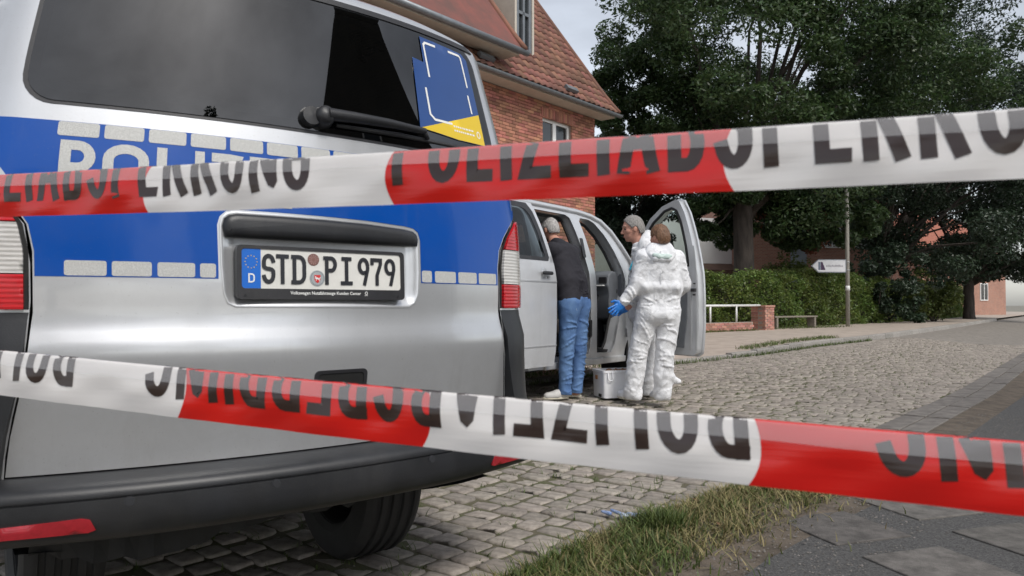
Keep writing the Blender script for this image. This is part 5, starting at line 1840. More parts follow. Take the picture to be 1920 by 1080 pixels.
fpatch("crest_shield", [(-.029, 1.033), (-.009, 1.033), (-.009, 1.019), (-.014, 1.011), (-.019, 1.008), (-.024, 1.011), (-.029, 1.019)], CREST_R, .0093, .0006)
hs = MB()
for pts, w in (([(-.0265, 1.0225), (-.021, 1.0235), (-.016, 1.021), (-.012, 1.022)], .0045), ([(-.0245, 1.024), (-.0255, 1.029)], .003), ([(-.022, 1.021), (-.024, 1.015)], .002), ([(-.014, 1.02), (-.013, 1.014)], .002), ([(-.0115, 1.0225), (-.0095, 1.027)], .0018)):
    ribbon(hs, pts, w, lambda x, y, l=0: flatp(x, y, .0097), cap=False)
hs.build("crest_horse", PRINT_W, plate, fixn=False)
text_obj("holder_text", "Volkswagen Nutzfahrzeuge Kunden Center", 1.0, PRINT_W, lambda x, y: flatp(-.106 + .232 * x, .9725 + .0135 * y, .0108), plate)
lg = MB()
ribbon(lg, arc(.145, .978, .0042, .0046, 0, 360, 14), .0018, lambda x, y, l=0: flatp(x, y, .0108), cap=False)
ribbon(lg, [(.139, .9705), (.151, .9705)], .0012, lambda x, y, l=0: flatp(x, y, .0108), cap=False)
lg.build("holder_mark", PRINT_W, plate, fixn=False)
for x in (-.24, .26):
    MB().tube([flatp(x, .968, .009), flatp(x, .968, .0115)], .004, 8).build("holder_clip", GREY_PL, plate)

# body shell behind the tailgate: rear corners, sides, roof
body = MB()
zr = [.36, .45, .55, .65, .75, .85, .95, 1.05, 1.15, 1.25, 1.35, 1.45, 1.55, 1.65, 1.75, 1.85, 1.92, 1.975]
for sg in (1, -1):
    ss_ = [.752 + (.955 - .752) * k / 18 for k in range(19)]
    rows = []
    for z in zr:
        s_lo = sb(z)
        row = [rear(sg * (s_lo + .001 + (.955 - s_lo) * k / 18), z, 0) for k in range(19)]
        w = float(np.interp(z, *T_WID)) * .955
        c0 = rear0(.955, z)[1]
        for c in (.45, .7, 1.0, 1.5, 2.2, 3.0, 3.6, 4.0):
            row.append(VW(sg * w, max(c, c0 + .01), z))
        cw = min(4.0, 3.35 + (1.975 - z) * 1.0) if z > 1.1 else 4.3
        row.append(VW(sg * w * .97, cw + .1 if z > 1.1 else 4.55, z))
        rows.append(row)
    k = len(rows[0])
    body.add([p for r in rows for p in r], [(j * k + i, j * k + i + 1, (j + 1) * k + i + 1, (j + 1) * k + i) for j in range(len(rows) - 1) for i in range(k - 1)])
def roofp(x, t):
    s = -.955 + 1.91 * x
    sn = s
    p0 = rear(sn, 1.975, 0)
    ss, c = rear0(sn, 1.975)
    prof = [(0, 0), (.012, .012), (.04, .03), (.12, .045), (.4, .06), (1.2, .07), (2.4, .066), (3.1, .045), (3.4, .0)]
    i = t * (len(prof) - 1); a = int(min(i, len(prof) - 2)); q = i - a
    dc = prof[a][0] * (1 - q) + prof[a + 1][0] * q; dz = prof[a][1] * (1 - q) + prof[a + 1][1] * q
    e = 1 - (abs(x - .5) * 2) ** 5
    sh = 1 - 0.10 * min(1, dz / .05) * 0
    return VW(ss * (1 - .0 * t), c + dc * (0.6 + .4 * e), 1.975 + dz * e)
body.grid(roofp, 40, 8)
bo = body.build("body", SILVER, van, smooth=True)
bm = bmesh.new(); bm.from_mesh(bo.data); bmesh.ops.remove_doubles(bm, verts=bm.verts, dist=2e-4); bm.to_mesh(bo.data); bm.free()
# bonnet, windscreen and front
fr_ = MB()
fr_.add([VW(-.80, 3.42, 1.97), VW(.80, 3.42, 1.97), VW(.92, 4.25, 1.25), VW(-.92, 4.25, 1.25)], [(0, 1, 2, 3)])
fr_.build("windscreen", GLASS_T, van, fixn=False)
bn_ = MB()
bn_.grid(lambda x, t: VW(-.93 + 1.86 * x, 4.2 + .55 * t - .25 * (2 * x - 1) ** 4 * t, 1.25 - .2 * t * t), 12, 6)
bn_.grid(lambda x, t: VW(-.93 + 1.86 * x, 4.75 + .06 * math.sin(t * 3.14) - .25 * (2 * x - 1) ** 4, 1.05 - .7 * t), 12, 6)
bn_.build("bonnet", SILVER, van, smooth=True, fixn=False)
MB().box(VW(0, 2.4, .34), (1.8, 4.1, .16), (VR, VF, UP)).build("underbody", DARK, van)
# side windows and stripe
for sg in (1, -1):
    def side(c, z, off=0, sg=sg):
        return VW(sg * (float(np.interp(z, *T_WID)) * .955 + off), c, z)
    surf_patch("side_stripe", [(.36, 1.02), (4.1, 1.02), (4.1, 1.36), (.36, 1.36)], side, BLUE, van, off=.006, thick=.006, step=.1)
    for c0, c1 in ((.45, 1.55), (1.65, 2.65), (2.8, 3.55)):
        surf_patch("side_window", rrect(c0, c1, 1.40, 1.86, .08, 4), side, GLASS_T, van, off=.007, thick=.007, step=.1)

# cabin seen through the tailgate window
MB().prism([VW(-.8, .5, .75), VW(.8, .5, .75), VW(.8, .5, 1.5), VW(-.8, .5, 1.5)], VF * .06).build("rear_seat", TRIM_D, van)
cb = MB()
for k in range(3):
    ctr = rear(.23 + .012 * k, 1.865 - .01 * k, -.05)
    cb.tube([ctr + VR * (.035 * math.cos(a)) + UP * (.025 * math.sin(a)) for a in np.linspace(0, 6.0, 16)], .006, 6)
cb.tube([rear(x, 1.862 + .008 * math.sin(x * 90), -.045) for x in np.linspace(.24, .47, 26)], .014, 7)
cb.tube([rear(.22, 1.85, -.05), rear(.22, 1.80, -.05), rear(.245, 1.79, -.05)], .009, 7)
cb.build("cable_loom", BLACK_PL, van, smooth=True)

# tail lights
def TL(zl, zh, sa=None):
    zz = [zl + (zh - zl) * k / 10 for k in range(11)]
    inner = [(sb(z) + .014, z) for z in zz]
    return inner
for sg in (1, -1):
    surf = (lambda s, z, off=0, sg=sg: rear(sg * s, z, off))
    hz = [.922, 1.0, 1.08, 1.12, 1.15, 1.175, 1.20, 1.22, 1.24, 1.26, 1.278]
    hous = surf_patch("tail_light", [(.944, .922), (.944, 1.27), (.925, 1.286)] + [(min(sb(z) + .004, .92), z) for z in reversed(hz)], surf, DARK, van, off=.003, thick=.003, step=.03)
    for nm, za, zb, mt in (("red_lens", .929, 1.018, RED_LENS), ("clear_lens", 1.021, 1.152, CLEAR_LENS), ("red_lens", 1.155, 1.272, RED_LENS)):
        zz = [z for z in np.linspace(za, zb, 9)]
        o_ = [(.938, za), (.938, min(zb, 1.262))] + [(min(sb(z) + .014, .93), z) for z in reversed(zz)]
        surf_patch(nm, o_, surf, mt, hous, off=.014, thick=.012, step=.022)

# bumper: shelf, lip, groove and face, wrapped round both corners
base = []
for s in np.linspace(0, .955, 26):
    base.append(Vector((s, float(np.interp(s, *T_CPL)), 0)))
for c in (.42, .55, .7, .82):
    base.append(Vector((.958, c, 0)))
pathb = [Vector((-p.x, p.y, 0)) for p in reversed(base[1:])] + base
nb_ = []
for i, p in enumerate(pathb):
    t = (pathb[min(i + 1, len(pathb) - 1)] - pathb[max(i - 1, 0)]).normalized()
    n = Vector((t.y, -t.x, 0)); nb_.append(n)
prof = [(-.03, .493), (.020, .4925), (.060, .489), (.086, .481), (.099, .470), (.104, .458), (.1035, .4515), (.098, .4495), (.098, .4475), (.1035, .446), (.105, .42), (.103, .39), (.096, .36), (.082, .342), (.05, .33), (.0, .326)]
bp_ = MB()
rows = []
for o, z in prof:
    row = []
    for p, n in zip(pathb, nb_):
        f_ = abs(p.x) / .955
        zz = z + (0.016 * max(0, f_ - .55) if z < .40 else 0)
        oo = o * (1 - .10 * f_ ** 3)
        row.append(VW(p.x + n.x * oo, p.y + n.y * oo, zz))
    rows.append(row)
k = len(rows[0])
bp_.add([p for r in rows for p in r], [(j * k + i, j * k + i + 1, (j + 1) * k + i + 1, (j + 1) * k + i) for j in range(len(rows) - 1) for i in range(k - 1)])
bumper = bp_.build("rear_bumper", GREY_PL, van, smooth=True)
auto_smooth(bumper, 32)
def bface(s, z, off=0.0):
    c = float(np.interp(abs(s), *T_CPL)); e = .004
    t = Vector((2 * e, float(np.interp(abs(s + e), *T_CPL)) - float(np.interp(abs(s - e), *T_CPL)), 0)).normalized()
    o = float(np.interp(z, [.342, .36, .39, .42, .446], [.082, .096, .103, .105, .1035])) * (1 - .10 * (abs(s) / .955) ** 3) + off
    return VW(s + t.y * o, c - t.x * o, z)
for sg in (1, -1):
    surf_patch("bumper_reflector", [(sg * a, b) for a, b in ((.60, .372), (.615, .366), (.86, .368), (.868, .385), (.855, .398), (.63, .405), (.612, .400))], bface, RED_REFL, bumper, off=.004, thick=.006, step=.03)
for s in (-.66 * .8, -.176, .331, .66):
    mbk = MB()
    ax = bface(s, .436, .1) - bface(s, .436, 0)
    mbk.lathe([(.0, .003), (.010, .003), (.0105, .0015), (.0135, .0015), (.0135, -.004)], bface(s, .4355, 0), ax, 20)
    mbk.build("parking_sensor", mat("sensor_ring", (.03, .031, .035), .4, var=.1), bumper, smooth=False)
# uprights of the bumper under the tail lights
for sg in (1, -1):
    up_ = MB()
    rows = []
    for z in (.47, .50, .55, .60, .66, .74, .82, .90, .921):
        o = float(np.interp(z, [.47, .5, .55, .6, .66, .75, .9, .93], [.088, .075, .058, .046, .034, .020, .006, .004]))
        s0 = sb(z) + .004
        row = []
        for kk in range(-1, 17):
            s = s0 + (.955 - s0) * max(kk, 0) / 16
            row.append(rear(sg * s, z, o if kk >= 0 else -.02))
        c0 = rear0(.955, z)[1]
        for c in (.45, .6, .75):
            row.append(VW(sg * (.955 + o), max(c, c0 + .02), z))
        rows.append(row)
    k = len(rows[0])
    up_.add([p for r in rows for p in r], [(j * k + i, j * k + i + 1, (j + 1) * k + i + 1, (j + 1) * k + i) for j in range(len(rows) - 1) for i in range(k - 1)])
    uo = up_.build("bumper_upright", GREY_PL, bumper, smooth=True)
    auto_smooth(uo, 40)
# ragged underside: exhaust flap, torn liner, tow loop
ud = MB()
prev = None
rr = random.Random(8)
pl_ = []
for k in range(40):
    s = -.75 + 1.45 * k / 39
    pl_.append((s, .30 - .07 * max(0, 1 - abs(s + .35) / .5) + rr.uniform(-.012, .012) - .02 * math.sin(s * 9)))
top = [VW(s, .10, .335) for s, _ in pl_]; bot = [VW(s, .12 + rr.uniform(-.01, .02), z) for s, z in pl_]
n = len(pl_)
ud.add(top + bot, [(i, i + 1, n + i + 1, n + i) for i in range(n - 1)])
ud.grid(lambda x, t: VW(-.78 + 1.5 * x, .12 + .8 * t, .30 - .02 * math.sin(9 * x) + .03 * t), 12, 3)
ud.build("torn_liner", RUBBER, van, fixn=False)
MB().prism([VW(.30, .14, .325), VW(.52, .14, .335), VW(.51, .14, .30), VW(.40, .14, .292), VW(.31, .14, .296)], VF * .25).build("exhaust_flap", DARK, van)

# wheels
def wheel(center, axis, R, w, parent, name="wheel"):
    axis = Vector(axis).normalized()
    e = empty(name, (0, 0, 0)); e.parent = parent; e.location = Vector(center) - parent_loc(parent)
    hw = w / 2
    pr = [(R * .62, -hw * .8), (R * .70, -hw * .98), (R * .86, -hw), (R * .95, -hw * .93), (R * .985, -hw * .8)]
    tread = []
    for g in (-.55, -.18, .18, .55):
        tread += [(R, (g - .09) * hw * 1.0), (R * .972, (g - .06) * hw), (R * .972, (g + .06) * hw), (R, (g + .09) * hw)]
    pr2 = pr + [(R, -hw * .72)] + tread + [(R, hw * .72)] + [(a, -b) for a, b in reversed(pr)]
    t = MB().lathe(pr2, center, axis, 56).build("tyre", RUBBER, e, smooth=True)
    auto_smooth(t, 30)
    rim = MB()
    rim.lathe([(R * .63, -hw * .85), (R * .60, -hw * .6), (R * .58, hw * .3), (R * .60, hw * .6), (R * .63, hw * .85)], center, axis, 40)
    rim.lathe([(R * .6, hw * .35), (R * .45, hw * .30), (R * .2, hw * .55), (0.001, hw * .6)], center, axis, 40)
    ro_ = rim.build("rim", DARK if parent is van else STEEL, e, smooth=True)
    return e
wheel(VW(.50, .80, -.125 + .385), VR, .385, .26, van)
wheel(VW(-.62, .80, -.115 + .355), -VR, .355, .235, van)
for sg in (1, -1):
    p = VW(sg * .80, 3.95, 0)
    wheel(VW(sg * .80, 3.95, float(zg(p.x, p.y)) + (.05 if p.y > poly_at(KERB_PTS, p.x) else 0) + .345), VR * sg, .345, .22, van)
MB().box(VW(0, .80, .24), (1.3, .12, .12), (VR, VF, UP)).build("axle", DARK, van)

# ------------------------------------------------------------------ the two barrier tapes in the foreground
def make_tape(label, A_, B_, hgt, up_tilt, red_spans, words, flip, u_range, sag=0.0):
    A_, B_ = Vector(A_), Vector(B_)
    D = (B_ - A_).normalized()
    bk = Vector((-D.y, D.x, 0)).normalized()          # away from the camera
    if bk.y < 0: bk = -bk
    upv = D.cross(bk).normalized()
    if upv.z < 0: upv = -upv
    prof = []
    pts = []
    # face that leans back a little towards the top, rolled over at the upper edge
    for i in range(25):
        q = i / 24
        pts.append((.006 * (q - .4) ** 2 * 2 + .016 * max(0, q - .66) ** 1.5, (hgt - .003) * q))
    ang = math.radians(80)
    for n_, ds, da in ((8, .0016, -22.0), (3, .0030, -1.0)):
        for _ in range(n_):
            ang += math.radians(da)
            pts.append((pts[-1][0] + math.cos(ang) * ds, pts[-1][1] + math.sin(ang) * ds))
    cum = [0]
    for p, q in zip(pts[:-1], pts[1:]):
        cum.append(cum[-1] + math.hypot(q[0] - p[0], q[1] - p[1]))
    px_, py_ = [p[0] for p in pts], [p[1] for p in pts]
    VMAX = cum[-1]
    def T(u, v, off=0.0):
        v = min(max(v, 0), VMAX)
        x = float(np.interp(v, cum, px_)); y = float(np.interp(v, cum, py_))
        e = .002
        tx = float(np.interp(min(v + e, VMAX), cum, px_)) - float(np.interp(max(v - e, 0), cum, px_))
        ty = float(np.interp(min(v + e, VMAX), cum, py_)) - float(np.interp(max(v - e, 0), cum, py_))
        l = math.hypot(tx, ty)
        nx, ny = -ty / l, tx / l
        w = .0016 * math.sin(u * 23 + v * 40) + .0012 * math.sin(u * 51 - v * 70 + 1)
        w *= min(1.0, max(0, 1 - abs(v - .03) / .05)) + .25
        sg = sag * (4 * ((u - .65) / 1.3) ** 2 - 1)
        return A_ + D * u + bk * (x + nx * off + w) + upv * (y + ny * off + sg)
    root = thing("barrier_tape", label, "tape", tuple(A_))
    nu = int((u_range[1] - u_range[0]) / .012)
    vs_ = list(np.linspace(0, VMAX, 46))
    mb = MB()
    mb.grid(lambda i, j: T(u_range[0] + (u_range[1] - u_range[0]) * i, VMAX * j), nu, 45)
    mb.build("film", TAPE_W, root, smooth=True, fixn=False)
    # the tape's upper margin, folded over to the front as a thin veil
    fb_ = MB()
    fb_.grid(lambda i, j: T(u_range[0] + (u_range[1] - u_range[0]) * i, hgt * (.70 + .015 * math.sin(i * 23 + 1) + .006 * math.sin(i * 140)) * (1 - j) + (hgt - .001) * j, .0022), nu, 8)
    fb_.build("folded_margin", TAPE_V, root, smooth=True, fixn=False)
    for (u0, u1, curve) in red_spans:
        rb = MB()
        k = max(4, int((u1 - u0) / .012))
        def ed(v):
            return curve * (v / .075 - .5) ** 2 * (1 if v < .075 / 2 else .6)
        rb.grid(lambda i, j: T((u0 + ed(VMAX * j)) + (u1 - u0) * i, VMAX * j, .00035), k, 45)
        rb.build("red_band", TAPE_R, root, smooth=True, fixn=False)
    for (word, u0, pitch, shear, v0, h, t) in words:
        x = u0
        for ch in word:
            w = pitch * {'I': .48, 'L': .86, 'E': .9, 'A': 1.12, 'R': 1.04, 'N': 1.08, 'G': 1.05, 'O': 1.05}.get(ch, 1.0)
            fn = (lambda a, b, l=0: T(-a, v0 + h - (b - v0), .0008 + l)) if flip else (lambda a, b, l=0: T(a, b, .0008 + l))
            letters([(ch, x, v0, w - pitch * .20, h, shear)], t, fn, TAPE_K, root, seg=.006, across=4)
            x += w
    return root, T
# upper tape: words upright, their heads rolled over the top edge
make_tape("upper red and white police barrier tape with upright black POLIZEIABSPERRUNG lettering", (-.767, 1.26, 1.092), (.482, .80, 1.073), .0765, 0,
          [(-1.19, -.72, .05), (-.28, .185, .05), (.628, 1.085, .05), (1.53, 1.99, .05)], [("POLIZEIABSPERRUNG", -1.40, .0555, .01, .0262, .118, .0160), ("POLIZEIABSPERRUNG", 1.655, .0553, .004, .0265, .118, .0165), ("POLIZEIABSPERRUNG", -.383, .0555, .022, .0255, .118, .0155), ("POLIZEIABSPERRUNG", .636, .0553, .006, .0265, .118, .0165)], False, (-2.2, 2.9), sag=.0025)
# lower tape: twisted over, so the words stand on their heads
make_tape("lower red and white police barrier tape hanging twisted with its black lettering upside down", (-.709, 1.23, .775), (.442, .82, .723), .0765, 0,
          [(-.66, -.21, -.05), (.215, .635, -.05), (1.06, 1.62, -.05), (2.05, 2.5, -.05)], [("POLIZEIABSPERRUNG", .025, .0577, .012, .029, .118, .0165), ("POLIZEIABSPERRUNG", -1.042, .0577, .012, .029, .118, .0165), ("POLIZEIABSPERRUNG", -2.09, .0577, .01, .029, .118, .0165)], True, (-2.2, 2.9), sag=.002)
# ------------------------------------------------------------------ second van at the far kerb, its doors open
H2 = math.radians(36)
WF = Vector((math.sin(H2), math.cos(H2), 0))        # its front
WR = Vector((math.cos(H2), -math.sin(H2), 0))       # its right
WQ = Vector((0.64, 7.75, 0))
T2_TUM = table([(0, -.03), (.5, -.005), (.8, 0), (1.25, 0), (1.45, -.03), (1.7, -.085), (1.92, -.155), (2.0, -.22)], .06)
def tum(z):
    return float(np.interp(z, *T2_TUM))
def V2(t, o, z):
    return WQ + WF * t + WR * o + UP * z
def right(t, z, off=0.0):
    return V2(t, tum(z) + off, z)
def left(t, z, off=0.0):
    return V2(t, -1.9 - tum(z) - off, z)
van2 = thing("police_van", "silver van at the far kerb with its sliding door and front passenger door open", "van", tuple(WQ))

# outline of the sliding door opening and of the front door opening in the right side
SLO = [(-.54, .42), (.33, .42), (.36, .60), (.36, 1.0), (.33, 1.30), (.20, 1.72), (.15, 1.87), (.08, 1.90), (-.50, 1.90), (-.55, 1.86)]
FRO = [(.50, .42), (.82, .41), (.90, .50), (.98, .72), (1.08, .92), (1.14, 1.05), (1.16, 1.22), (1.12, 1.34), (.98, 1.56), (.82, 1.74), (.66, 1.86), (.56, 1.89), (.38, 1.89), (.335, 1.85), (.37, 1.70), (.46, 1.32), (.49, 1.0), (.49, .6)]
SIDE = [(-2.72, .36), (-2.35, .36), (-2.33, .5), (-2.24, .62), (-2.08, .70), (-1.90, .72), (-1.72, .70), (-1.57, .62), (-1.48, .5), (-1.46, .32), (1.12, .29), (1.16, .45), (1.24, .58), (1.38, .68), (1.56, .72), (1.72, .70),
        (1.86, .62), (1.95, .50), (1.98, .34), (2.15, .34), (2.2, .55), (2.18, .85), (2.10, 1.02), (1.85, 1.17), (1.58, 1.30), (1.40, 1.42), (1.16, 1.66), (.98, 1.82), (.80, 1.92), (.60, 1.965), (.3, 1.985), (-2.60, 1.985), (-2.68, 1.9), (-2.74, 1.0)]
def inset_hole(poly, d): return inset_poly(poly, d)
RWIN = rrect(-2.5, -.75, 1.37, 1.86, .07, 4)
surf_patch("body_side", SIDE, right, SILVER_DOOR, van2, holes=(SLO, FRO, RWIN), thick=.03, step=.07)
surf_patch("side_window", rrect(-2.52, -.73, 1.35, 1.88, .08, 4), right, GLASS_D, van2, off=.002, thick=.002, step=.15)
# rear of the fender jamb: silver return of the front opening and grey weather strip
def jamb(name, loop, depth, m, o0=-.002, parent=van2, close=True):
    mb = MB()
    lp = densify(loop, .06)
    n = len(lp)
    a = [right(t, z, o0) for t, z in lp]; b = [right(t, z, o0 - depth) for t, z in lp]
    mb.add(a + b, [(i, (i + 1) % n, n + (i + 1) % n, n + i) for i in range(n)])
    o = mb.build(name, m, parent, smooth=True)
    auto_smooth(o, 40)
    return o
jamb("door_jamb", FRO, .12, SILVER_DOOR)
jamb("door_jamb", SLO, .10, SILVER_DOOR)
FRO2 = inset_poly(densify(FRO, .06), .035)
if not inside_poly(np.array([FRO2[0][0]]), np.array([FRO2[0][1]]), FRO)[0]:
    FRO2 = inset_poly(densify(FRO, .06), -.035)
wsm = MB()
wsm.tube([right(t, z, -.115) for t, z in FRO2] + [right(*FRO2[0], -.115)], .017, 6, cap=False)
wsm.build("weather_strip", RUBBER, van2, smooth=True)
wsm = MB()
SLO2 = inset_poly(densify(SLO, .06), .03)
wsm.tube([right(t, z, -.10) for t, z in SLO2] + [right(*SLO2[0], -.10)], .016, 6, cap=False)
wsm.build("weather_strip", RUBBER, van2, smooth=True)
# lock striker plates on the B pillar
for t, z0, z1 in ((.345, .60, .78), (.275, 1.45, 1.66)):
    surf_patch("striker_plate", rrect(t - .03, t + .03, z0, z1, .012, 3), right, BLACK_PL, van2, off=.006, thick=.01, step=.06)
# roof, far side, tail, front
rf = MB()
def roof2(x, t):
    w = -0.10 - 1.70 * x
    tt = -2.66 + 3.36 * t
    e = 1 - (abs(2 * x - 1)) ** 4
    zz = 1.982 + .05 * e - (.03 * max(0, (tt - .35) / .35) ** 2)
    return V2(tt, w + (-.115 * (1 - 2 * x) if False else 0) - .115 + .23 * x - 0.0, zz)
rf.grid(roof2, 16, 14)
rf.build("roof", SILVER_DOOR, van2, smooth=True)
# cant rail over both openings
cr = MB()
cr.tube([right(t, z, .004) for t, z in ((-2.6, 1.962), (-.6, 1.962), (.0, 1.962), (.35, 1.958), (.62, 1.935), (.80, 1.89), (.98, 1.785), (1.16, 1.62), (1.38, 1.395), (1.52, 1.29))], .032, 8)
cr.build("cant_rail", SILVER_DOOR, van2, smooth=True)
LH1 = [(-.45, 1.38), (.22, 1.38), (.12, 1.84), (-.45, 1.84)]
LH2 = [(.48, 1.36), (1.12, 1.36), (1.02, 1.52), (.84, 1.70), (.66, 1.82), (.40, 1.84)]
surf_patch("far_side", SIDE, left, SILVER_DOOR, van2, holes=(LH1, LH2), thick=.03, step=.09)
surf_patch("far_window", [(a - .02, b) for a, b in LH1[:1]] + LH1[1:], left, GLASS_C, van2, off=-.01, thick=.0, step=.2)
surf_patch("far_window", LH2, left, GLASS_C, van2, off=-.01, thick=.0, step=.2)
surf_patch("far_door_trim", [(.46, .45), (1.15, .45), (1.18, 1.33), (.46, 1.33)], left, TRIM, van2, off=-.05, thick=.03, step=.12)
surf_patch("far_wall_trim", [(-2.6, .45), (.42, .45), (.42, 1.34), (-2.6, 1.34)], left, TRIM_D, van2, off=-.05, thick=.03, step=.12)
for LHx in (LH1, LH2):
    fm = MB(); lp = densify(LHx, .06)
    fm.tube([left(a, b, -.04) for a, b in lp] + [left(*lp[0], -.04)], .035, 7, cap=False)
    fm.build("window_surround", TRIM_D, van2, smooth=True)
surf_patch("headliner", [(-2.6, -1.72), (.72, -1.72), (.72, -.2), (-2.6, -.2)], lambda t, o, off=0: V2(t, o, 1.93 + off), TRIM, van2, thick=.02, step=.3)
mbq = MB()
mbq.prism([V2(-2.7, -.05, .36), V2(-2.7, -1.85, .36), V2(-2.66, -1.7, 1.98), V2(-2.66, -.2, 1.98)], WF * .05)
mbq.build("tailgate", SILVER_DOOR, van2)
MB().prism([V2(-2.76, 0, .30), V2(-2.76, -1.9, .30), V2(-2.76, -1.9, .60), V2(-2.76, 0, .60)], WF * .12).build("rear_bumper", GREY_PL, van2, bevel=.02)
MB().prism([V2(-2.73, -.03, .95), V2(-2.73, -.17, .95), V2(-2.71, -.17, 1.35), V2(-2.71, -.05, 1.35)], WF * .05).build("tail_light", RED_LENS, van2)
ws = MB()
ws.add([V2(.74, -.22, 1.945), V2(.74, -1.68, 1.945), V2(1.60, -1.84, 1.29), V2(1.60, -.06, 1.29)], [(0, 1, 2, 3)])
ws.build("windscreen", GLASS_C, van2, fixn=False)
bn2 = MB()
bn2.grid(lambda x, t: V2(1.55 + .62 * t - .12 * (2 * x - 1) ** 4 * t, -.03 - 1.84 * x, 1.29 - .20 * t - .08 * t ** 3), 12, 8)
bn2.grid(lambda x, t: V2(2.17 + .05 * math.sin(3.1 * t) - .12 * (2 * x - 1) ** 4, -.03 - 1.84 * x, 1.01 - .70 * t), 12, 8)
bn2.build("bonnet", SILVER_DOOR, van2, smooth=True, fixn=False)
# sill, floor and step
MB().prism([V2(-.54, .01, .30), V2(1.14, .01, .29), V2(1.14, .015, .36), V2(-.54, .015, .37)], WR * -.12).build("sill", SILVER_DOOR, van2, bevel=.01)
MB().box(V2(-.1, -.93, .385), (5.2, 1.76, .05), (WF, WR, UP)).build("floor_pan", DARK, van2)
MB().box(V2(.68, -.17, .425), (.34, .22, .03), (WF, WR, UP)).build("step_mat", RUBBER, van2, bevel=.006)
MB().box(V2(-.1, -.12, .425), (.80, .16, .02), (WF, WR, UP)).build("step_mat", RUBBER, van2)
MB().prism([V2(.70, -.30, .44), V2(1.2, -.30, .44), V2(1.15, -.30, .95), V2(1.02, -.30, .95)], WR * -1.45).build("footwell", TRIM_D, van2)
MB().box(V2(.60, -.62, .56), (.42, .56, .24), (WF, WR, UP)).build("seat_box", TRIM, van2, bevel=.03)
# dashboard
db = MB()
prof = [(1.02, .78), (.93, .95), (.95, 1.07), (.90, 1.16), (.93, 1.29), (1.02, 1.335), (1.45, 1.29), (1.45, .7)]
db.prism([V2(t, -.09, z) for t, z in prof], WR * -1.70)
db.build("dashboard", TRIM, van2, bevel=.02)
MB().prism([V2(.918, -.22, .98), V2(.918, -.75, .98), V2(.938, -.75, 1.06), V2(.938, -.22, 1.06)], WF * -.01).build("glove_box", TRIM_D, van2, bevel=.004)
for o in (-.16, -.30):
    MB().box(V2(.905, o, 1.225), (.02, .10, .075), (WF, WR, UP)).build("air_vent", BLACK_PL, van2, bevel=.006)
MB().box(V2(.88, -.20, 1.165), (.05, .13, .012), (WF, WR, Vector((.1, .1, 1)).normalized())).build("paper_slip", PRINT_W, van2)
mbv = MB(); mbv.lathe([(.0, .0), (.05, .0), (.055, -.02)], right(1.155, 1.12, -.06), -WF, 18)
# seats
def seat(o, t0, name="front_seat"):
    e = MB().box(V2(t0 - .02, o, .70), (.46, .48, .16), (WF, WR, UP)).build(name, SEAT_M, van2, bevel=.04)
    b = MB().prism([V2(t0 - .22, o - .22, .74), V2(t0 - .08, o - .22, .74), V2(t0 - .26, o - .20, 1.40), V2(t0 - .36, o - .20, 1.40)], WR * .44).build("backrest", SEAT_M, e, bevel=.04)
    MB().box(V2(t0 - .33, o, 1.52), (.10, .26, .18), (WF, WR, UP)).build("headrest", SEAT_M, e, bevel=.03)
seat(-.50, .22); seat(-1.42, .28)
for o in (-.55, -1.3):
    seat(o, -1.35, "rear_seat")
sw = MB()
c = V2(.80, -1.42, 1.16); ax = (WF * -.85 + UP * .5).normalized(); a_ = WR; b_ = ax.cross(WR)
sw.tube([c + a_ * (.19 * math.cos(q)) + b_ * (.19 * math.sin(q)) for q in np.linspace(0, 2 * math.pi, 28)], .016, 8, cap=False)
sw.tube([c + a_ * .18, c, c - a_ * .18], .02, 6); sw.tube([c, c - ax * .25], .03, 8)
sw.build("steering_wheel", BLACK_PL, van2, smooth=True)
mr = MB()
mr.box(V2(1.18, -2.07, 1.47), (.14, .17, .25), (WF, WR, UP))
mr.tube([V2(1.20, -1.92, 1.36), V2(1.2, -2.03, 1.38)], .03, 8)
mr.build("mirror", BLACK_PL, van2, bevel=.03)
# A pillar speaker grille seen in the open jamb
sp = MB(); sp.lathe([(.0, .012), (.045, .010), (.05, .0)], V2(1.10, -.13, 1.10), -WF + WR * .3, 20)
sp.build("jamb_speaker", BLACK_PL, van2, smooth=True)
MB().prism([V2(1.12, -.03, .98), V2(1.16, -.14, .98), V2(1.16, -.14, 1.30), V2(1.12, -.03, 1.30)], WF * .04).build("hinge_post", TRIM, van2)
# inner wheel arches and wheels
for t in (1.56, -1.90):
    wheel(V2(t, -.14, .33), WR, .33, .22, van2)
    wheel(V2(t, -1.76, .38), -WR, .33, .22, van2)
    MB().lathe([(.37, 0), (.37, -.35), (.1, -.35)], V2(t, -.01, .36), WR, 30).build("wheel_arch", DARK, van2, smooth=True)
MB().box(V2(-.1, -.95, .32), (4.4, 1.5, .1), (WF, WR, UP)).build("underbody", DARK, van2)

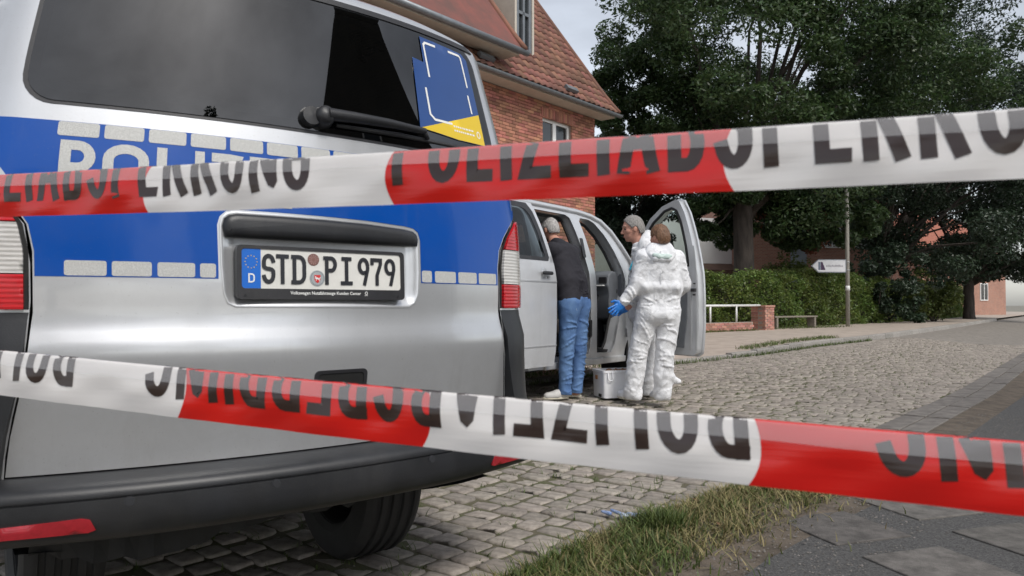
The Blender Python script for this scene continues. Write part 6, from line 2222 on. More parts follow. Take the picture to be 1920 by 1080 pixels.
# sliding door, pushed back along the side
sd = empty("sliding_door"); sd.parent = van2
def slide(t, z, off=0.0):
    return V2(t, tum(z) + .11 + off, z)
SDO = [(-1.60, .355), (-.535, .352), (-.505, .50), (-.495, .85), (-.495, 1.17), (-.525, 1.33), (-.60, 1.60), (-.665, 1.80), (-.70, 1.93), (-1.60, 1.935)]
SDW = [(-1.52, 1.385), (-.66, 1.385), (-.64, 1.41), (-.70, 1.62), (-.77, 1.80), (-.82, 1.86), (-.90, 1.88), (-1.52, 1.88)]
surf_patch("door_panel", SDO, slide, SILVER_DOOR, sd, holes=(SDW,), thick=.045, step=.06, back=True)
surf_patch("window_frame", [(-1.56, 1.365), (-.625, 1.365), (-.605, 1.40), (-.675, 1.66), (-.735, 1.84), (-.80, 1.92), (-1.56, 1.92)], slide, BLACK_PL, sd,
           holes=([(-1.50, 1.40), (-.69, 1.40), (-.675, 1.42), (-.735, 1.64), (-.80, 1.80), (-.85, 1.85), (-.92, 1.865), (-1.5, 1.865)],), off=.004, thick=.004, step=.07)
surf_patch("window_glass", SDW, slide, GLASS_D, sd, off=.001, thick=0, step=.1)
for za, zb in ((1.160, 1.172), (.545, .555)):
    surf_patch("press_line", [(-1.59, za), (-.50, za), (-.50, zb), (-1.59, zb)], slide, SILVER, sd, off=.006, thick=.008, step=.1)
hd = MB()
hd.box(slide(-.70, 1.245, .035), (.16, .03, .035), (WF, WR, UP))
hdl = hd.build("handle", BLACK_PL, sd, bevel=.012)
MB().lathe([(.0, .006), (.045, .004), (.055, .0)], slide(-.72, 1.245, .0), WR, 20).build("handle_cup", SILVER, sd, smooth=True)
MB().tube([slide(-.655, 1.205, .0), slide(-.655, 1.205, .012)], .012, 10).build("lock_cylinder", STEEL, sd)

# front passenger door, swung out nearly square
fd = empty("front_door"); fd.parent = van2
HA = math.radians(80)
EO = (WF * -math.cos(HA) + WR * math.sin(HA)).normalized()
EI = (WR * -math.cos(HA) - WF * math.sin(HA)).normalized()
HP = V2(1.20, .01, 0)
def dr(l, z, off=0.0):
    return HP + EO * (l * 1.05) + EI * (-tum(z) + off) + UP * (z + .06 * max(0, z - 1.3) / .7)
DO = [(.06, .40), (.90, .385), (.945, .42), (.965, .70), (.965, 1.0), (.955, 1.30), (.925, 1.62), (.89, 1.88), (.86, 2.0), (.80, 2.015), (.62, 1.965), (.44, 1.86), (.30, 1.72), (.20, 1.57), (.10, 1.38), (.05, 1.28), (.02, 1.0), (.02, .7)]
DW = [(.16, 1.36), (.84, 1.36), (.835, 1.55), (.81, 1.80), (.785, 1.90), (.74, 1.925), (.64, 1.90), (.48, 1.80), (.34, 1.66), (.24, 1.52)]
surf_patch("outer_skin", DO, dr, SILVER_DOOR, fd, holes=(DW,), off=0, thick=.03, step=.06)
DI = inset_poly(densify(DO, .06), .018)
if not inside_poly(np.array([DI[5][0]]), np.array([DI[5][1]]), DO)[0]:
    DI = inset_poly(densify(DO, .06), -.018)
surf_patch("inner_frame", DI, dr, SILVER_DOOR, fd, holes=(DW, [(.16, .52), (.76, .50), (.80, .8), (.80, 1.22), (.14, 1.24)]), off=.085, thick=.085, step=.06)
surf_patch("window_glass", DW, dr, GLASS_C, fd, off=.04, thick=0, step=.1)
rb = MB(); lp = densify(DW, .05)
rb.tube([dr(a, b, .082) for a, b in lp] + [dr(*lp[0], .082)], .016, 6, cap=False)
rb.build("window_seal", RUBBER, fd, smooth=True)
surf_patch("door_card", [(.14, .50), (.78, .48), (.815, .8), (.815, 1.30), (.12, 1.30)], dr, TRIM, fd, off=.10, thick=.05, step=.08)
for l0, l1, z0, z1 in ((.845, .868, .46, 1.30), (.915, .935, .46, 1.55)):
    surf_patch("pressed_rib", rrect(l0, l1, z0, z1, .008, 3), dr, SILVER, fd, off=.095, thick=.014, step=.05)
lk = MB()
lk.box(dr(.90, 1.10, .10), (.05, .04, .035), (EO, EI, UP)); lk.box(dr(.905, 1.05, .10), (.018, .03, .018), (EO, EI, UP)); lk.box(dr(.91, 1.17, .10), (.014, .03, .014), (EO, EI, UP))
lk.build("door_latch", BLACK_PL, fd)
spk = MB(); spk.lathe([(.0, .02), (.10, .018), (.115, .0)], dr(.62, .62, .10), EI, 24)
spk.build("door_speaker", TRIM_D, fd, smooth=True)
pk = MB(); pk.box(dr(.42, .62, .13), (.30, .07, .16), (EO, EI, UP)); pk.box(dr(.45, 1.08, .14), (.42, .07, .06), (EO, EI, UP))
pk.build("door_pocket", TRIM_D, fd, bevel=.015)
dm_ = MB(); dm_.box(dr(.16, 1.42, -.13), (.20, .14, .26), (EO, EI, UP)); dm_.tube([dr(.14, 1.33, 0), dr(.14, 1.36, -.1)], .03, 8)
dm_.build("mirror", BLACK_PL, fd, bevel=.03)
for z in (.62, 1.12):
    MB().tube([HP + UP * (z - .05) - WR * .015, HP + UP * (z + .05) - WR * .015], .022, 10).build("hinge", STEEL, fd)
# ------------------------------------------------------------------ people
def unit(v):
    v = np.array(v, float); return v / np.linalg.norm(v)

def frame(fwd, up=(0, 0, 1)):
    f = unit(fwd); l = unit(np.cross(up, f)); u = np.cross(f, l)
    return f, l, u

def head_field(F, c, f, l, u, k=.012, scale=1.0):
    """skull, jaw, nose, brow, lips, chin, ears"""
    P = lambda a, b, d: np.array(c) + scale * (f * a + l * b + u * d)
    S = lambda *r: tuple(scale * q for q in r)
    F.ell(P(-.008, 0, .022), S(.098, .076, .105), (f, l, u), k=k)
    F.ell(P(.036, 0, -.045), S(.058, .056, .070), (f, l, u), k=.02)
    F.ell(P(.064, 0, -.098), S(.022, .024, .018), (f, l, u), k=.02)
    F.ell(P(.078, 0, .038), S(.018, .052, .013), (f, l, u), k=.014)
    F.cap(P(.088, 0, .022), P(.113, 0, -.022), .0085 * scale, .0125 * scale, k=.010)
    for s in (-1, 1):
        F.ell(P(.104, s * .010, -.026), S(.010, .009, .008), (f, l, u), k=.008)
        F.ell(P(.052, s * .047, -.016), S(.028, .020, .022), (f, l, u), k=.016)
        F.ell(P(-.012, s * .078, -.006), S(.020, .010, .032), (unit(f + .25 * u), l, unit(u - .25 * f)), k=.006)
        F.ell(P(.089, s * .032, .012), S(.017, .015, .011), (f, l, u), k=.006, cut=True)
    F.ell(P(.090, 0, -.060), S(.012, .022, .006), (f, l, u), k=.008)
    F.ell(P(.088, 0, -.070), S(.011, .018, .006), (f, l, u), k=.008)
    return P

def add_eyes(P, f, l, u, parent):
    for s in (-1, 1):
        mb = MB()
        ctr = P(.078, s * .032, .011)
        n = 10
        prof = [(0.011 * math.sin(q), -0.011 * math.cos(q)) for q in np.linspace(0.05, math.pi - .05, 7)]
        mb.lathe(prof, Vector(ctr), Vector(f), 10)
        mb.build("eye", EYE, parent, smooth=True)
    mb = MB()
    mb.tube([Vector(P(.093, -.024, -.064)), Vector(P(.1025, 0, -.0645)), Vector(P(.093, .024, -.064))], [.003, .0045, .003], 8)
    mb.build("lips", LIPS, parent, smooth=True)

def hair(name, P, f, l, u, m, parent, brow=.062, grow=.012, nape=-.05, scale=1.0, seed=1, side=.01):
    c = P(0, 0, 0)
    F = Field(np.array(c) - .17, np.array(c) + .19, .006, .012)
    F.ell(P(-.012, 0, .026), tuple(scale * q for q in (.100 + grow, .077 + grow, .106 + grow)), (f, l, u))
    F.ell(P(-.045, 0, -.02), tuple(scale * q for q in (.066 + grow, .066 + grow, .075)), (f, l, u), k=.03)
    g = [F.o[i] + F.h * np.arange(F.n[i]) for i in range(3)]
    X, Y, Z = np.meshgrid(*g, indexing='ij')
    d = np.stack([X - c[0], Y - c[1], Z - c[2]], -1) / scale
    a, b, e = d @ f, d @ l, d @ u
    hairline = brow + .045 * np.clip((a - .03) / .07, 0, 1) - .0 * b
    side_cut = np.where(a > .035, (.02 + (a - .035) * 1.5) - e + 0.0, -1)      # temples
    front = np.where(a > .02, hairline * np.clip((a - .02) / .05, 0, 1) + side * (1 - np.clip((a - .02) / .05, 0, 1)) - e, -1)
    ear = .030 - np.sqrt((a + .010) ** 2 + (e + .012) ** 2)
    ear = np.where(np.abs(b) > .045, ear, -1)
    low = nape - e
    lowside = np.where((np.abs(b) > .05) & (a > -.05), (-.02) - e, -1)
    cut = np.maximum.reduce([front, low, ear, lowside])
    F.F = np.maximum(F.F, cut * scale)
    r = np.random.default_rng(seed)
    F.wrinkle(.0018, (1, 1, .5), seed, 70)
    return F.build(name, m, parent)

def hand(F, wrist, D, S, N, k=.006, size=1.0, splay=1.0, curl=.25, thumb=True, grow=0.0):
    """palm, four fingers of unequal length bent at the knuckles, thumb off the side of the palm"""
    D, S, N = unit(D), unit(S), unit(N)
    W = np.array(wrist, float); z = size
    pm = W + D * .050 * z
    F.ell(pm, ((.056 + grow) * z, (.043 + grow) * z, (.018 + grow) * z), (D, S, N), k=.012)
    F.cap(W - D * .01, W + D * .03 * z, .026 * z + grow, .030 * z + grow, k=.015, flat=(N, .72))
    for i, (ln, sp) in enumerate(((.072, .20), (.080, .05), (.075, -.09), (.060, -.26))):
        b = W + D * (.088 - .006 * abs(i - 1)) * z + S * (.031 - .0205 * i) * z
        d1 = unit(D + S * sp * splay - N * curl * .35)
        m_ = b + d1 * ln * .52 * z
        d2 = unit(d1 - N * curl * .8)
        t = m_ + d2 * ln * .48 * z
        F.cap(b - d1 * .02, m_, .0092 * z + grow, .0086 * z + grow, k=k)
        F.cap(m_, t, .0086 * z + grow, .0068 * z + grow, k=k * .6)
    if thumb:
        b = W + D * .025 * z + S * .034 * z
        m_ = b + unit(D * .62 + S * .75 - N * .25) * .040 * z
        t = m_ + unit(D * .9 + S * .40 - N * .3) * .032 * z
        F.cap(b, m_, .0125 * z + grow, .0105 * z + grow, k=.01)
        F.cap(m_, t, .0105 * z + grow, .0080 * z + grow, k=k)

def limb(F, pts, rs, k=.03, flat=None):
    for i in range(len(pts) - 1):
        F.cap(pts[i], pts[i + 1], rs[i], rs[i + 1], k=k, flat=flat)

def folds(F, p, q, r0, r1, n, seed, size=.014, face=None, tilt=.5, k=.010, sweep=(90, 170)):
    """ridges of cloth that run slantwise round a limb from p to q; face = direction they gather on"""
    g = random.Random(seed)
    p, q = np.array(p, float), np.array(q, float)
    d = unit(q - p); L = np.linalg.norm(q - p)
    a = unit(np.cross(d, (0.3, 1, 0.1))); b = np.cross(d, a)
    for i in range(n):
        t = (i + g.uniform(.15, .85)) / n
        if face is None:
            m = g.uniform(0, 2 * math.pi)
        else:
            m = math.atan2(np.dot(face, b), np.dot(face, a)) + g.uniform(-.7, .7)
        sw = math.radians(g.uniform(*sweep)); sl = g.uniform(-tilt, tilt) * (r0 + r1)
        pts = []
        for j in range(7):
            u = j / 6
            ang = m + sw * (u - .5)
            tt = min(max(t * L + sl * (u - .5) + .01 * math.sin(u * 5 + i), 0), L)
            r = r0 + (r1 - r0) * tt / L
            pts.append(p + d * tt + (a * math.cos(ang) + b * math.sin(ang)) * (r - size * .35))
        s = size * g.uniform(.7, 1.25)
        w = [.25, .7, 1, 1.1, 1, .7, .25]
        for j in range(6):
            F.cap(pts[j], pts[j + 1], s * w[j], s * w[j + 1], k=k)

def shoe(name, heel, toe, m, parent, w=.048, hgt=.075, sole=True):
    heel, toe = np.array(heel, float), np.array(toe, float)
    d = unit(toe - heel); s = np.array([-d[1], d[0], 0]); L = np.linalg.norm(toe - heel)
    F = Field(np.minimum(heel, toe) - .1, np.maximum(heel, toe) + np.array([.1, .1, .18]), .007, .02)
    z0 = heel[2]
    F.cap(heel + d * .045 + [0, 0, .045], heel + d * L * .45 + [0, 0, .048], .040, .042, k=.02)
    F.cap(heel + d * L * .45 + [0, 0, .044], toe - d * .045 + [0, 0, .030], .043, .034, k=.02)
    F.cap(heel + d * L * .55 + s * .012 + [0, 0, .03], toe - d * .05 + [0, 0, .026], .040, .036, k=.02)
    F.cap(heel + d * .055 + [0, 0, .05], heel + d * .06 + [0, 0, .095], .040, .040, k=.02)
    F.plane_cut((0, 0, z0 + .018), (0, 0, -1))
    F.plane_cut((0, 0, z0 + .105), (0, 0, 1))
    o = F.build(name, m, parent)
    if sole:
        mb = MB()
        n = 22
        ring = []
        for q in range(n):
            a = 2 * math.pi * q / n
            x = L / 2 + (L / 2 + .002) * math.cos(a); y = (.047 if math.cos(a) > 0 else .041) * math.sin(a) * (1 if abs(math.cos(a)) < .8 else 1)
            ring.append(heel + d * x + s * y)
        mb.prism([Vector((p[0], p[1], z0 + .001)) for p in ring], UP * .022)
        mb.build("sole", SOLE, o, bevel=.004)
    return o

A3 = lambda px, py, dep: np.array(at(px, py, dep))

# --- man in jeans leaning into the sliding door
def man_in_jeans():
    root = thing("person", "grey haired man in a dark sweater and blue jeans leaning into the open sliding door", "person", (.54, 7.46, 0))
    f, l, u = frame((-.78, .62, -.12))          # looks into the van, a little down
    hc = A3(1029, 432, 7.78)
    neck = A3(1041, 452, 7.72); chest = A3(1055, 482, 7.62); belly = A3(1070, 530, 7.52); pel = A3(1076, 566, 7.47)
    back_dir = unit((.80, -.60, 0)); lat = unit((.60, .80, 0))
    lateral = np.array([lat[0], lat[1], 0])
    shL = chest - lateral * .19 + [0, 0, .07]; shR = chest + lateral * .19 + [0, 0, .07]
    hipL = pel - lateral * .095 + [0, 0, -.02]; hipR = pel + lateral * .095 + [0, 0, -.02]
    kneeL, kneeR = A3(1062, 655, 7.42), A3(1086, 655, 7.55)
    ankL, ankR = A3(1059, 734, 7.42), A3(1080, 733, 7.54)
    elL = shL + np.array([-.20, .10, -.20]); wrL = elL + np.array([-.20, .16, -.02])
    elR = shR + np.array([-.18, .16, -.20]); wrR = elR + np.array([-.20, .16, -.02])
    lo = np.array([-.35, 7.0, 0.0]); hi = np.array([1.0, 8.35, 1.95])
    B = Field(lo, hi, .0085, .03)
    P = head_field(B, hc, f, l, u)
    B.cap(neck + [0, 0, -.03], hc + np.array(-.02 * f) - .05 * u, .056, .052, k=.02)
    limb(B, [neck - [0, 0, .02], chest, belly, pel], [.065, .085, .075, .08])
    limb(B, [shL, elL, wrL], [.05, .04, .028]); limb(B, [shR, elR, wrR], [.05, .04, .028])
    hand(B, wrL, wrL - elL, (0, 0, 1), lateral); hand(B, wrR, wrR - elR, (0, 0, 1), -lateral)
    limb(B, [hipL, kneeL, ankL], [.085, .058, .04]); limb(B, [hipR, kneeR, ankR], [.085, .058, .04])
    toeL = A3(1018, 748, 7.36); heelL = A3(1066, 748, 7.44); toeR = A3(1050, 748, 7.60); heelR = A3(1090, 748, 7.56)
    for a, t in ((ankL, toeL), (ankR, toeR)):
        B.cap(a, np.array([a[0], a[1], .06]) * .6 + np.array([t[0], t[1], .05]) * .4, .036, .03)
    B.build("body", SKIN, root)
    add_eyes(P, f, l, u, root)
    hair("hair", P, f, l, u, HAIR_W, root, brow=.075, grow=.007, nape=-.045, seed=3)
    # sweater
    Sx = Field(lo, hi, .010, .04)
    Sx.cap(neck + [0, 0, -.02], chest + [0, 0, .05], .070, .12, k=.05)
    Sx.cap(shL + [.01, 0, -.02], shR + [.01, 0, -.02], .075, .075, k=.06)
    for s in (-.09, .09):
        Sx.cap(chest + lateral * s, belly + lateral * s * 1.0, .125, .118, k=.05)
        Sx.cap(belly + lateral * s * 1.0, pel + lateral * s * .95 + [0, 0, .01], .118, .122, k=.05)
    Sx.cap(chest + back_dir * .03, belly + back_dir * .02, .12, .11)
    limb(Sx, [shL, elL, wrL - (wrL - elL) * .12], [.078, .058, .046], k=.03); limb(Sx, [shR, elR, wrR - (wrR - elR) * .12], [.078, .058, .046], k=.03)
    Sx.plane_cut(tuple(pel + np.array([0, 0, -.005])), unit((-.12, .10, -1)))
    Sx.plane_cut(tuple(neck + np.array([0, 0, .018])), unit(hc - neck))
    folds(Sx, chest + [0, 0, -.05], pel, .15, .16, 7, 71, .012, np.array(back_dir), .5)
    folds(Sx, shL, elL, .076, .058, 5, 72, .010, None, .5)
    Sx.wrinkle(.005, (.6, .6, 1.3), 5, 17)
    Sx.build("sweater", SWEAT, root)
    Jn = Field(lo, np.array([1.0, 8.0, 1.2]), .0075, .03)
    for h, kn, an in ((hipL, kneeL, ankL), (hipR, kneeR, ankR)):
        Jn.cap(pel + [0, 0, .03], h, .108, .112, k=.05)
        Jn.cap(h + np.array(back_dir) * .035, h + np.array(back_dir) * .03 + [0, 0, -.07], .085, .085, k=.05)
        limb(Jn, [h, kn, an], [.108, .075, .064], k=.03)
        Jn.cap(an, an + [0, 0, -.045], .064, .068, k=.02)
    Jn.plane_cut((0, 0, .052), (0, 0, -1)); Jn.plane_cut(tuple(pel + [0, 0, .05]), (0, 0, 1))
    fb_ = np.array(back_dir) * .7 + np.array([.3, -.7, 0])
    for h, kn, an, sd_ in ((hipL, kneeL, ankL, 61), (hipR, kneeR, ankR, 62)):
        folds(Jn, h - [0, 0, .05], kn, .104, .078, 5, sd_, .012, fb_, .5); folds(Jn, kn + [0, 0, .05], kn - [0, 0, .1], .078, .072, 4, sd_ + 2, .011, fb_, .3)
        folds(Jn, kn - [0, 0, .12], an, .07, .066, 6, sd_ + 4, .010, fb_, .4)
    Jn.wrinkle(.005, (.45, .45, 1.6), 8, 17)
    jn = Jn.build("jeans", DENIM, root)
    pk_ = MB()
    for h in (hipL, hipR):
        c = h + np.array(back_dir) * .112 + [0, 0, -.03]
        e1, e2 = lateral, np.array([0, 0, 1.0])
        pk_.tube([Vector(c + e1 * a + e2 * b) for a, b in ((-.036, .05), (-.036, -.03), (0, -.05), (.036, -.03), (.036, .05), (-.036, .05))], .0018, 5)
    pk_.build("pocket_seam", mat("seam_blue", (.30, .38, .50), .8), jn)
    shoe("shoe", tuple(heelL * [1, 1, 0] + [0, 0, .012]), tuple(toeL * [1, 1, 0] + [0, 0, .012]), SHOE, root)
    shoe("shoe", tuple(heelR * [1, 1, 0] + [0, 0, .012]), tuple(toeR * [1, 1, 0] + [0, 0, .012]), SHOE, root)
man_in_jeans()

def suit_leg(F, hip, knee, ank, foot_dir, rs=(.125, .105, .098), flare=0.0, side=(1, 0, 0)):
    hip, knee, ank = (np.array(q, float) for q in (hip, knee, ank))
    limb(F, [hip, knee], [rs[0], rs[1]], k=.018)
    mid = knee + (ank - knee) * .38
    F.cap(knee, mid, rs[1], rs[1] * 1.02, k=.02)
    pinch = knee + (ank - knee) * .42
    F.cap(pinch, pinch + (ank - knee) * .14, rs[2] * 1.12, rs[2] * 1.18, k=.008)
    F.cap(pinch + (ank - knee) * .16, ank + [0, 0, .03], rs[2] * 1.0, rs[2] * 1.06, k=.012)
    if flare:
        s = unit(side)
        F.cap(pinch + (ank - knee) * .2, ank + np.array([0, 0, .10]) + s * flare, .075, .030, k=.05)
    fd = unit(foot_dir)
    base = np.array([ank[0], ank[1], .062])
    F.cap(ank, base, rs[2] * .95, .074, k=.03)
    F.cap(base - fd * .045 - [0, 0, .005], base + fd * .16 - [0, 0, .012], .060, .048, k=.03)
    F.cap(ank + [0, 0, .0], ank + [0, 0, -.02], rs[2] * 1.12, rs[2] * 1.1, k=.008)
    F.cap(knee + (ank - knee) * .70, knee + (ank - knee) * .78, rs[2] * 1.12, rs[2] * 1.10, k=.006)

# --- person in the coverall with back turned
def coverall_back():
    root = thing("person", "brown haired person in a white hooded coverall, back turned, blue glove held out", "person", (1.32, 7.32, 0))
    f, l, u = frame((-.55, .83, -.10))
    Y = 7.32
    hc = A3(1236, 446, Y + .02)
    neck = A3(1236, 470, Y); chest = A3(1234, 495, Y); waist = A3(1236, 548, Y); pel = A3(1234, 580, Y)
    shL, shR = A3(1205, 484, Y), A3(1268, 484, Y + .03)
    elL = A3(1196, 533, Y - .04); wrL = A3(1167, 568, Y - .06)
    elR = A3(1281, 533, Y + .10); wrR = A3(1262, 560, Y + .32)
    hipL, hipR = A3(1215, 590, Y), A3(1254, 590, Y)
    kneeL, kneeR = A3(1196, 662, Y + .02), A3(1246, 664, Y - .01)
    ankL, ankR = A3(1187, 733, Y + .02), A3(1242, 735, Y - .02)
    lo = np.array([.72, 6.85, 0.0]); hi = np.array([1.95, 7.95, 1.9])
    B = Field(lo, hi, .0085, .03)
    P = head_field(B, hc, f, l, u, scale=.95)
    B.cap(neck + [0, 0, -.05], hc - .05 * u, .055, .05)
    limb(B, [neck - [0, 0, .04], chest, waist, pel], [.065, .075, .065, .07])
    limb(B, [shL, elL, wrL], [.05, .042, .029]); limb(B, [shR, elR, wrR], [.05, .042, .029])
    Dh = unit(A3(1140, 592, Y - .12) - wrL)
    hand(B, wrL, Dh, unit(np.cross(Dh, (0, 1, 0.2))) * -1, (0.1, -1, 0.15), splay=1.25, curl=.1)
    hand(B, wrR, wrR - elR, (0, 0, 1), (1, 0, 0))
    limb(B, [hipL, kneeL, ankL], [.072, .045, .036]); limb(B, [hipR, kneeR, ankR], [.072, .045, .036])
    B.cap(ankL, ankL * [1, 1, 0] + [-.03, .08, .05], .038, .03); B.cap(ankR, ankR * [1, 1, 0] + [-.02, .08, .05], .038, .03)
    B.build("body", SKIN, root)
    add_eyes(P, f, l, u, root)
    hair("hair", P, f, l, u, HAIR_B, root, brow=.06, grow=.012, nape=-.075, scale=.97, seed=9)
    S = Field(lo, hi, .0075, .04)
    for s in (-.085, .085):
        S.cap(chest + [s, 0, .02], waist + [s * 1.15, 0, .03], .135, .135, k=.05, flat=((0, 1, 0), .86))
        S.cap(waist + [s * 1.05, 0, -.05], pel + [s * 1.05, 0, -.02], .118, .132, k=.02, flat=((0, 1, 0), .92))
    S.cap(shL + [.02, 0, -.01], shR - [.02, 0, .01], .080, .080, k=.06)
    S.cap(chest, waist, .125, .125, k=.05); S.cap(waist - [0, 0, .04], pel - [0, 0, .03], .115, .125, k=.02)
    S.cap(neck - [0, 0, .05], neck + [0, 0, .01], .10, .085, k=.03)
    S.cap(waist + [-.165, 0, .05], waist + [.165, 0, .05], .068, .068, k=.03)        # blouse over the waist elastic
    S.cap(waist + [-.14, -.09, .045], waist + [.14, -.09, .045], .058, .058, k=.03)
    limb(S, [shL, elL], [.090, .082], k=.035); limb(S, [elL, wrL - (wrL - elL) * .10], [.080, .056], k=.03)
    limb(S, [shR, elR], [.090, .080], k=.035); limb(S, [elR, wrR], [.078, .052], k=.03)
    S.cap(pel + [-.07, -.05, -.06], pel + [.07, -.05, -.06], .10, .10, k=.05)
    suit_leg(S, hipL, kneeL, ankL, (-.55, .85, 0), (.122, .096, .086))
    suit_leg(S, hipR, kneeR, ankR, (-.35, .95, 0), (.122, .096, .086), flare=.17, side=(1, .2, 0))
    bk_ = np.array([0, -1, 0])
    for hp, kn, an, sd_ in ((hipL, kneeL, ankL, 1), (hipR, kneeR, ankR, 2)):
        folds(S, hp, kn, .122, .096, 6, sd_, .013, bk_, 1.1, sweep=(60, 130))
        folds(S, kn - (an - kn) * .15, kn + (an - kn) * .35, .096, .096, 4, sd_ + 10, .015, bk_, .35)
        folds(S, kn + (an - kn) * .4, an, .088, .088, 5, sd_ + 20, .012, bk_, .9, sweep=(60, 140))
    folds(S, shL, elL, .090, .082, 3, 5, .010, bk_, .9); folds(S, elL, wrL, .080, .058, 4, 6, .011, bk_, .7)
    folds(S, shR, elR, .090, .082, 3, 7, .010, bk_, .9)
    for s, sd_ in ((-.09, 31), (.09, 32)):
        folds(S, chest + [s, 0, -.02], waist + [s, 0, .03], .118, .122, 2, sd_, .008, bk_, 1.0, sweep=(50, 90))
        folds(S, waist + [s, 0, -.05], pel + [s, 0, -.06], .112, .125, 4, sd_ + 2, .013, bk_, .9)
    g_ = random.Random(3)
    for i in range(11):       # gathers at the waist elastic
        x = -.15 + .03 * i + g_.uniform(-.01, .01); y = -.118 * math.sqrt(max(0, 1 - (x / .2) ** 2))
        S.cap(waist + [x, y, .0], waist + [x + g_.uniform(-.02, .02), y - .004, -.10], .010, .004, k=.008)
    S.plane_cut((0, 0, .012), (0, 0, -1))
    S.plane_cut(tuple(neck + [0, 0, .02]), unit(hc - neck))
    S.plane_cut(tuple(wrL - (wrL - elL) * .04), unit(wrL - elL)) if False else None
    S.wrinkle(.005, (.9, .9, 1.2), 12, 11, mask=lambda x, y, z: np.where(z > 1.28, .5, 1.0))
    S.wrinkle(.0025, (1, 1, 1.2), 33, 27)
    suit = S.build("coverall", SUIT, root)
    # thrown-back hood lying round the neck
    Hd = Field(lo, hi, .009, .03)
    Hd.cap(neck + [-.075, -.015, .035], neck + [.075, -.015, .035], .050, .050, k=.04)
    Hd.cap(neck + [-.10, -.07, -.035], neck + [.10, -.07, -.035], .050, .050, k=.05)
    Hd.cap(neck + [-.07, -.115, -.085], neck + [.07, -.115, -.085], .038, .038, k=.05)
    Hd.cap(neck + [-.09, .03, .01], neck + [-.09, -.05, .0], .045, .05); Hd.cap(neck + [.09, .03, .01], neck + [.09, -.05, .0], .045, .05)
    Hd.ell(hc + np.array([0, .03, .005]), (.090, .10, .12), cut=True)
    Hd.wrinkle(.006, (1, 1, .8), 4, 22)
    Hd.build("hood", SUIT, suit)
    Hl = Field(lo, hi, .009, .03)
    Hl.cap(neck + [-.075, -.128, -.052], neck + [.085, -.128, -.062], .022, .022, k=.02)
    Hl.cap(neck + [-.04, -.138, -.075], neck + [.06, -.138, -.08], .018, .018, k=.02)
    Hl.wrinkle(.004, (1, 1, .8), 6, 22)
    Hl.build("hood_lining", SUIT_IN, suit)
    bs = MB()
    bs.tube([Vector(chest + [0, -.128 + .01 * math.sin(q * 5), .12 - .34 * q]) for q in np.linspace(0, 1, 12)], .0035, 5)
    bs.build("back_seam", SUIT, suit)
    G = Field(wrL - .24, wrL + .2, .0042, .008)
    hand(G, wrL, Dh, unit(np.cross(Dh, (0, 1, 0.2))) * -1, (0.1, -1, 0.15), splay=1.25, curl=.1, grow=.0018)
    G.cap(wrL + Dh * .0, wrL + Dh * .03, .031, .033, flat=((0.1, -1, .15), .8))
    G.plane_cut(tuple(wrL + Dh * .012), -Dh)
    G.build("glove", GLOVE, root)
    for a, d in ((ankL, (-.55, .85, 0)), (ankR, (-.35, .95, 0))):
        d = unit(d); h = a * [1, 1, 0] - d * .075
        mb = MB()
        s = np.array([-d[1], d[0], 0]); ring = []
        for q in range(20):
            t = 2 * math.pi * q / 20
            ring.append(h + d * (.145 + .15 * math.cos(t)) + s * (.05 * math.sin(t)))
        mb.prism([Vector((p[0], p[1], .010)) for p in ring], UP * .024)
        mb.build("overshoe_sole", SOLE, root, bevel=.004)
coverall_back()

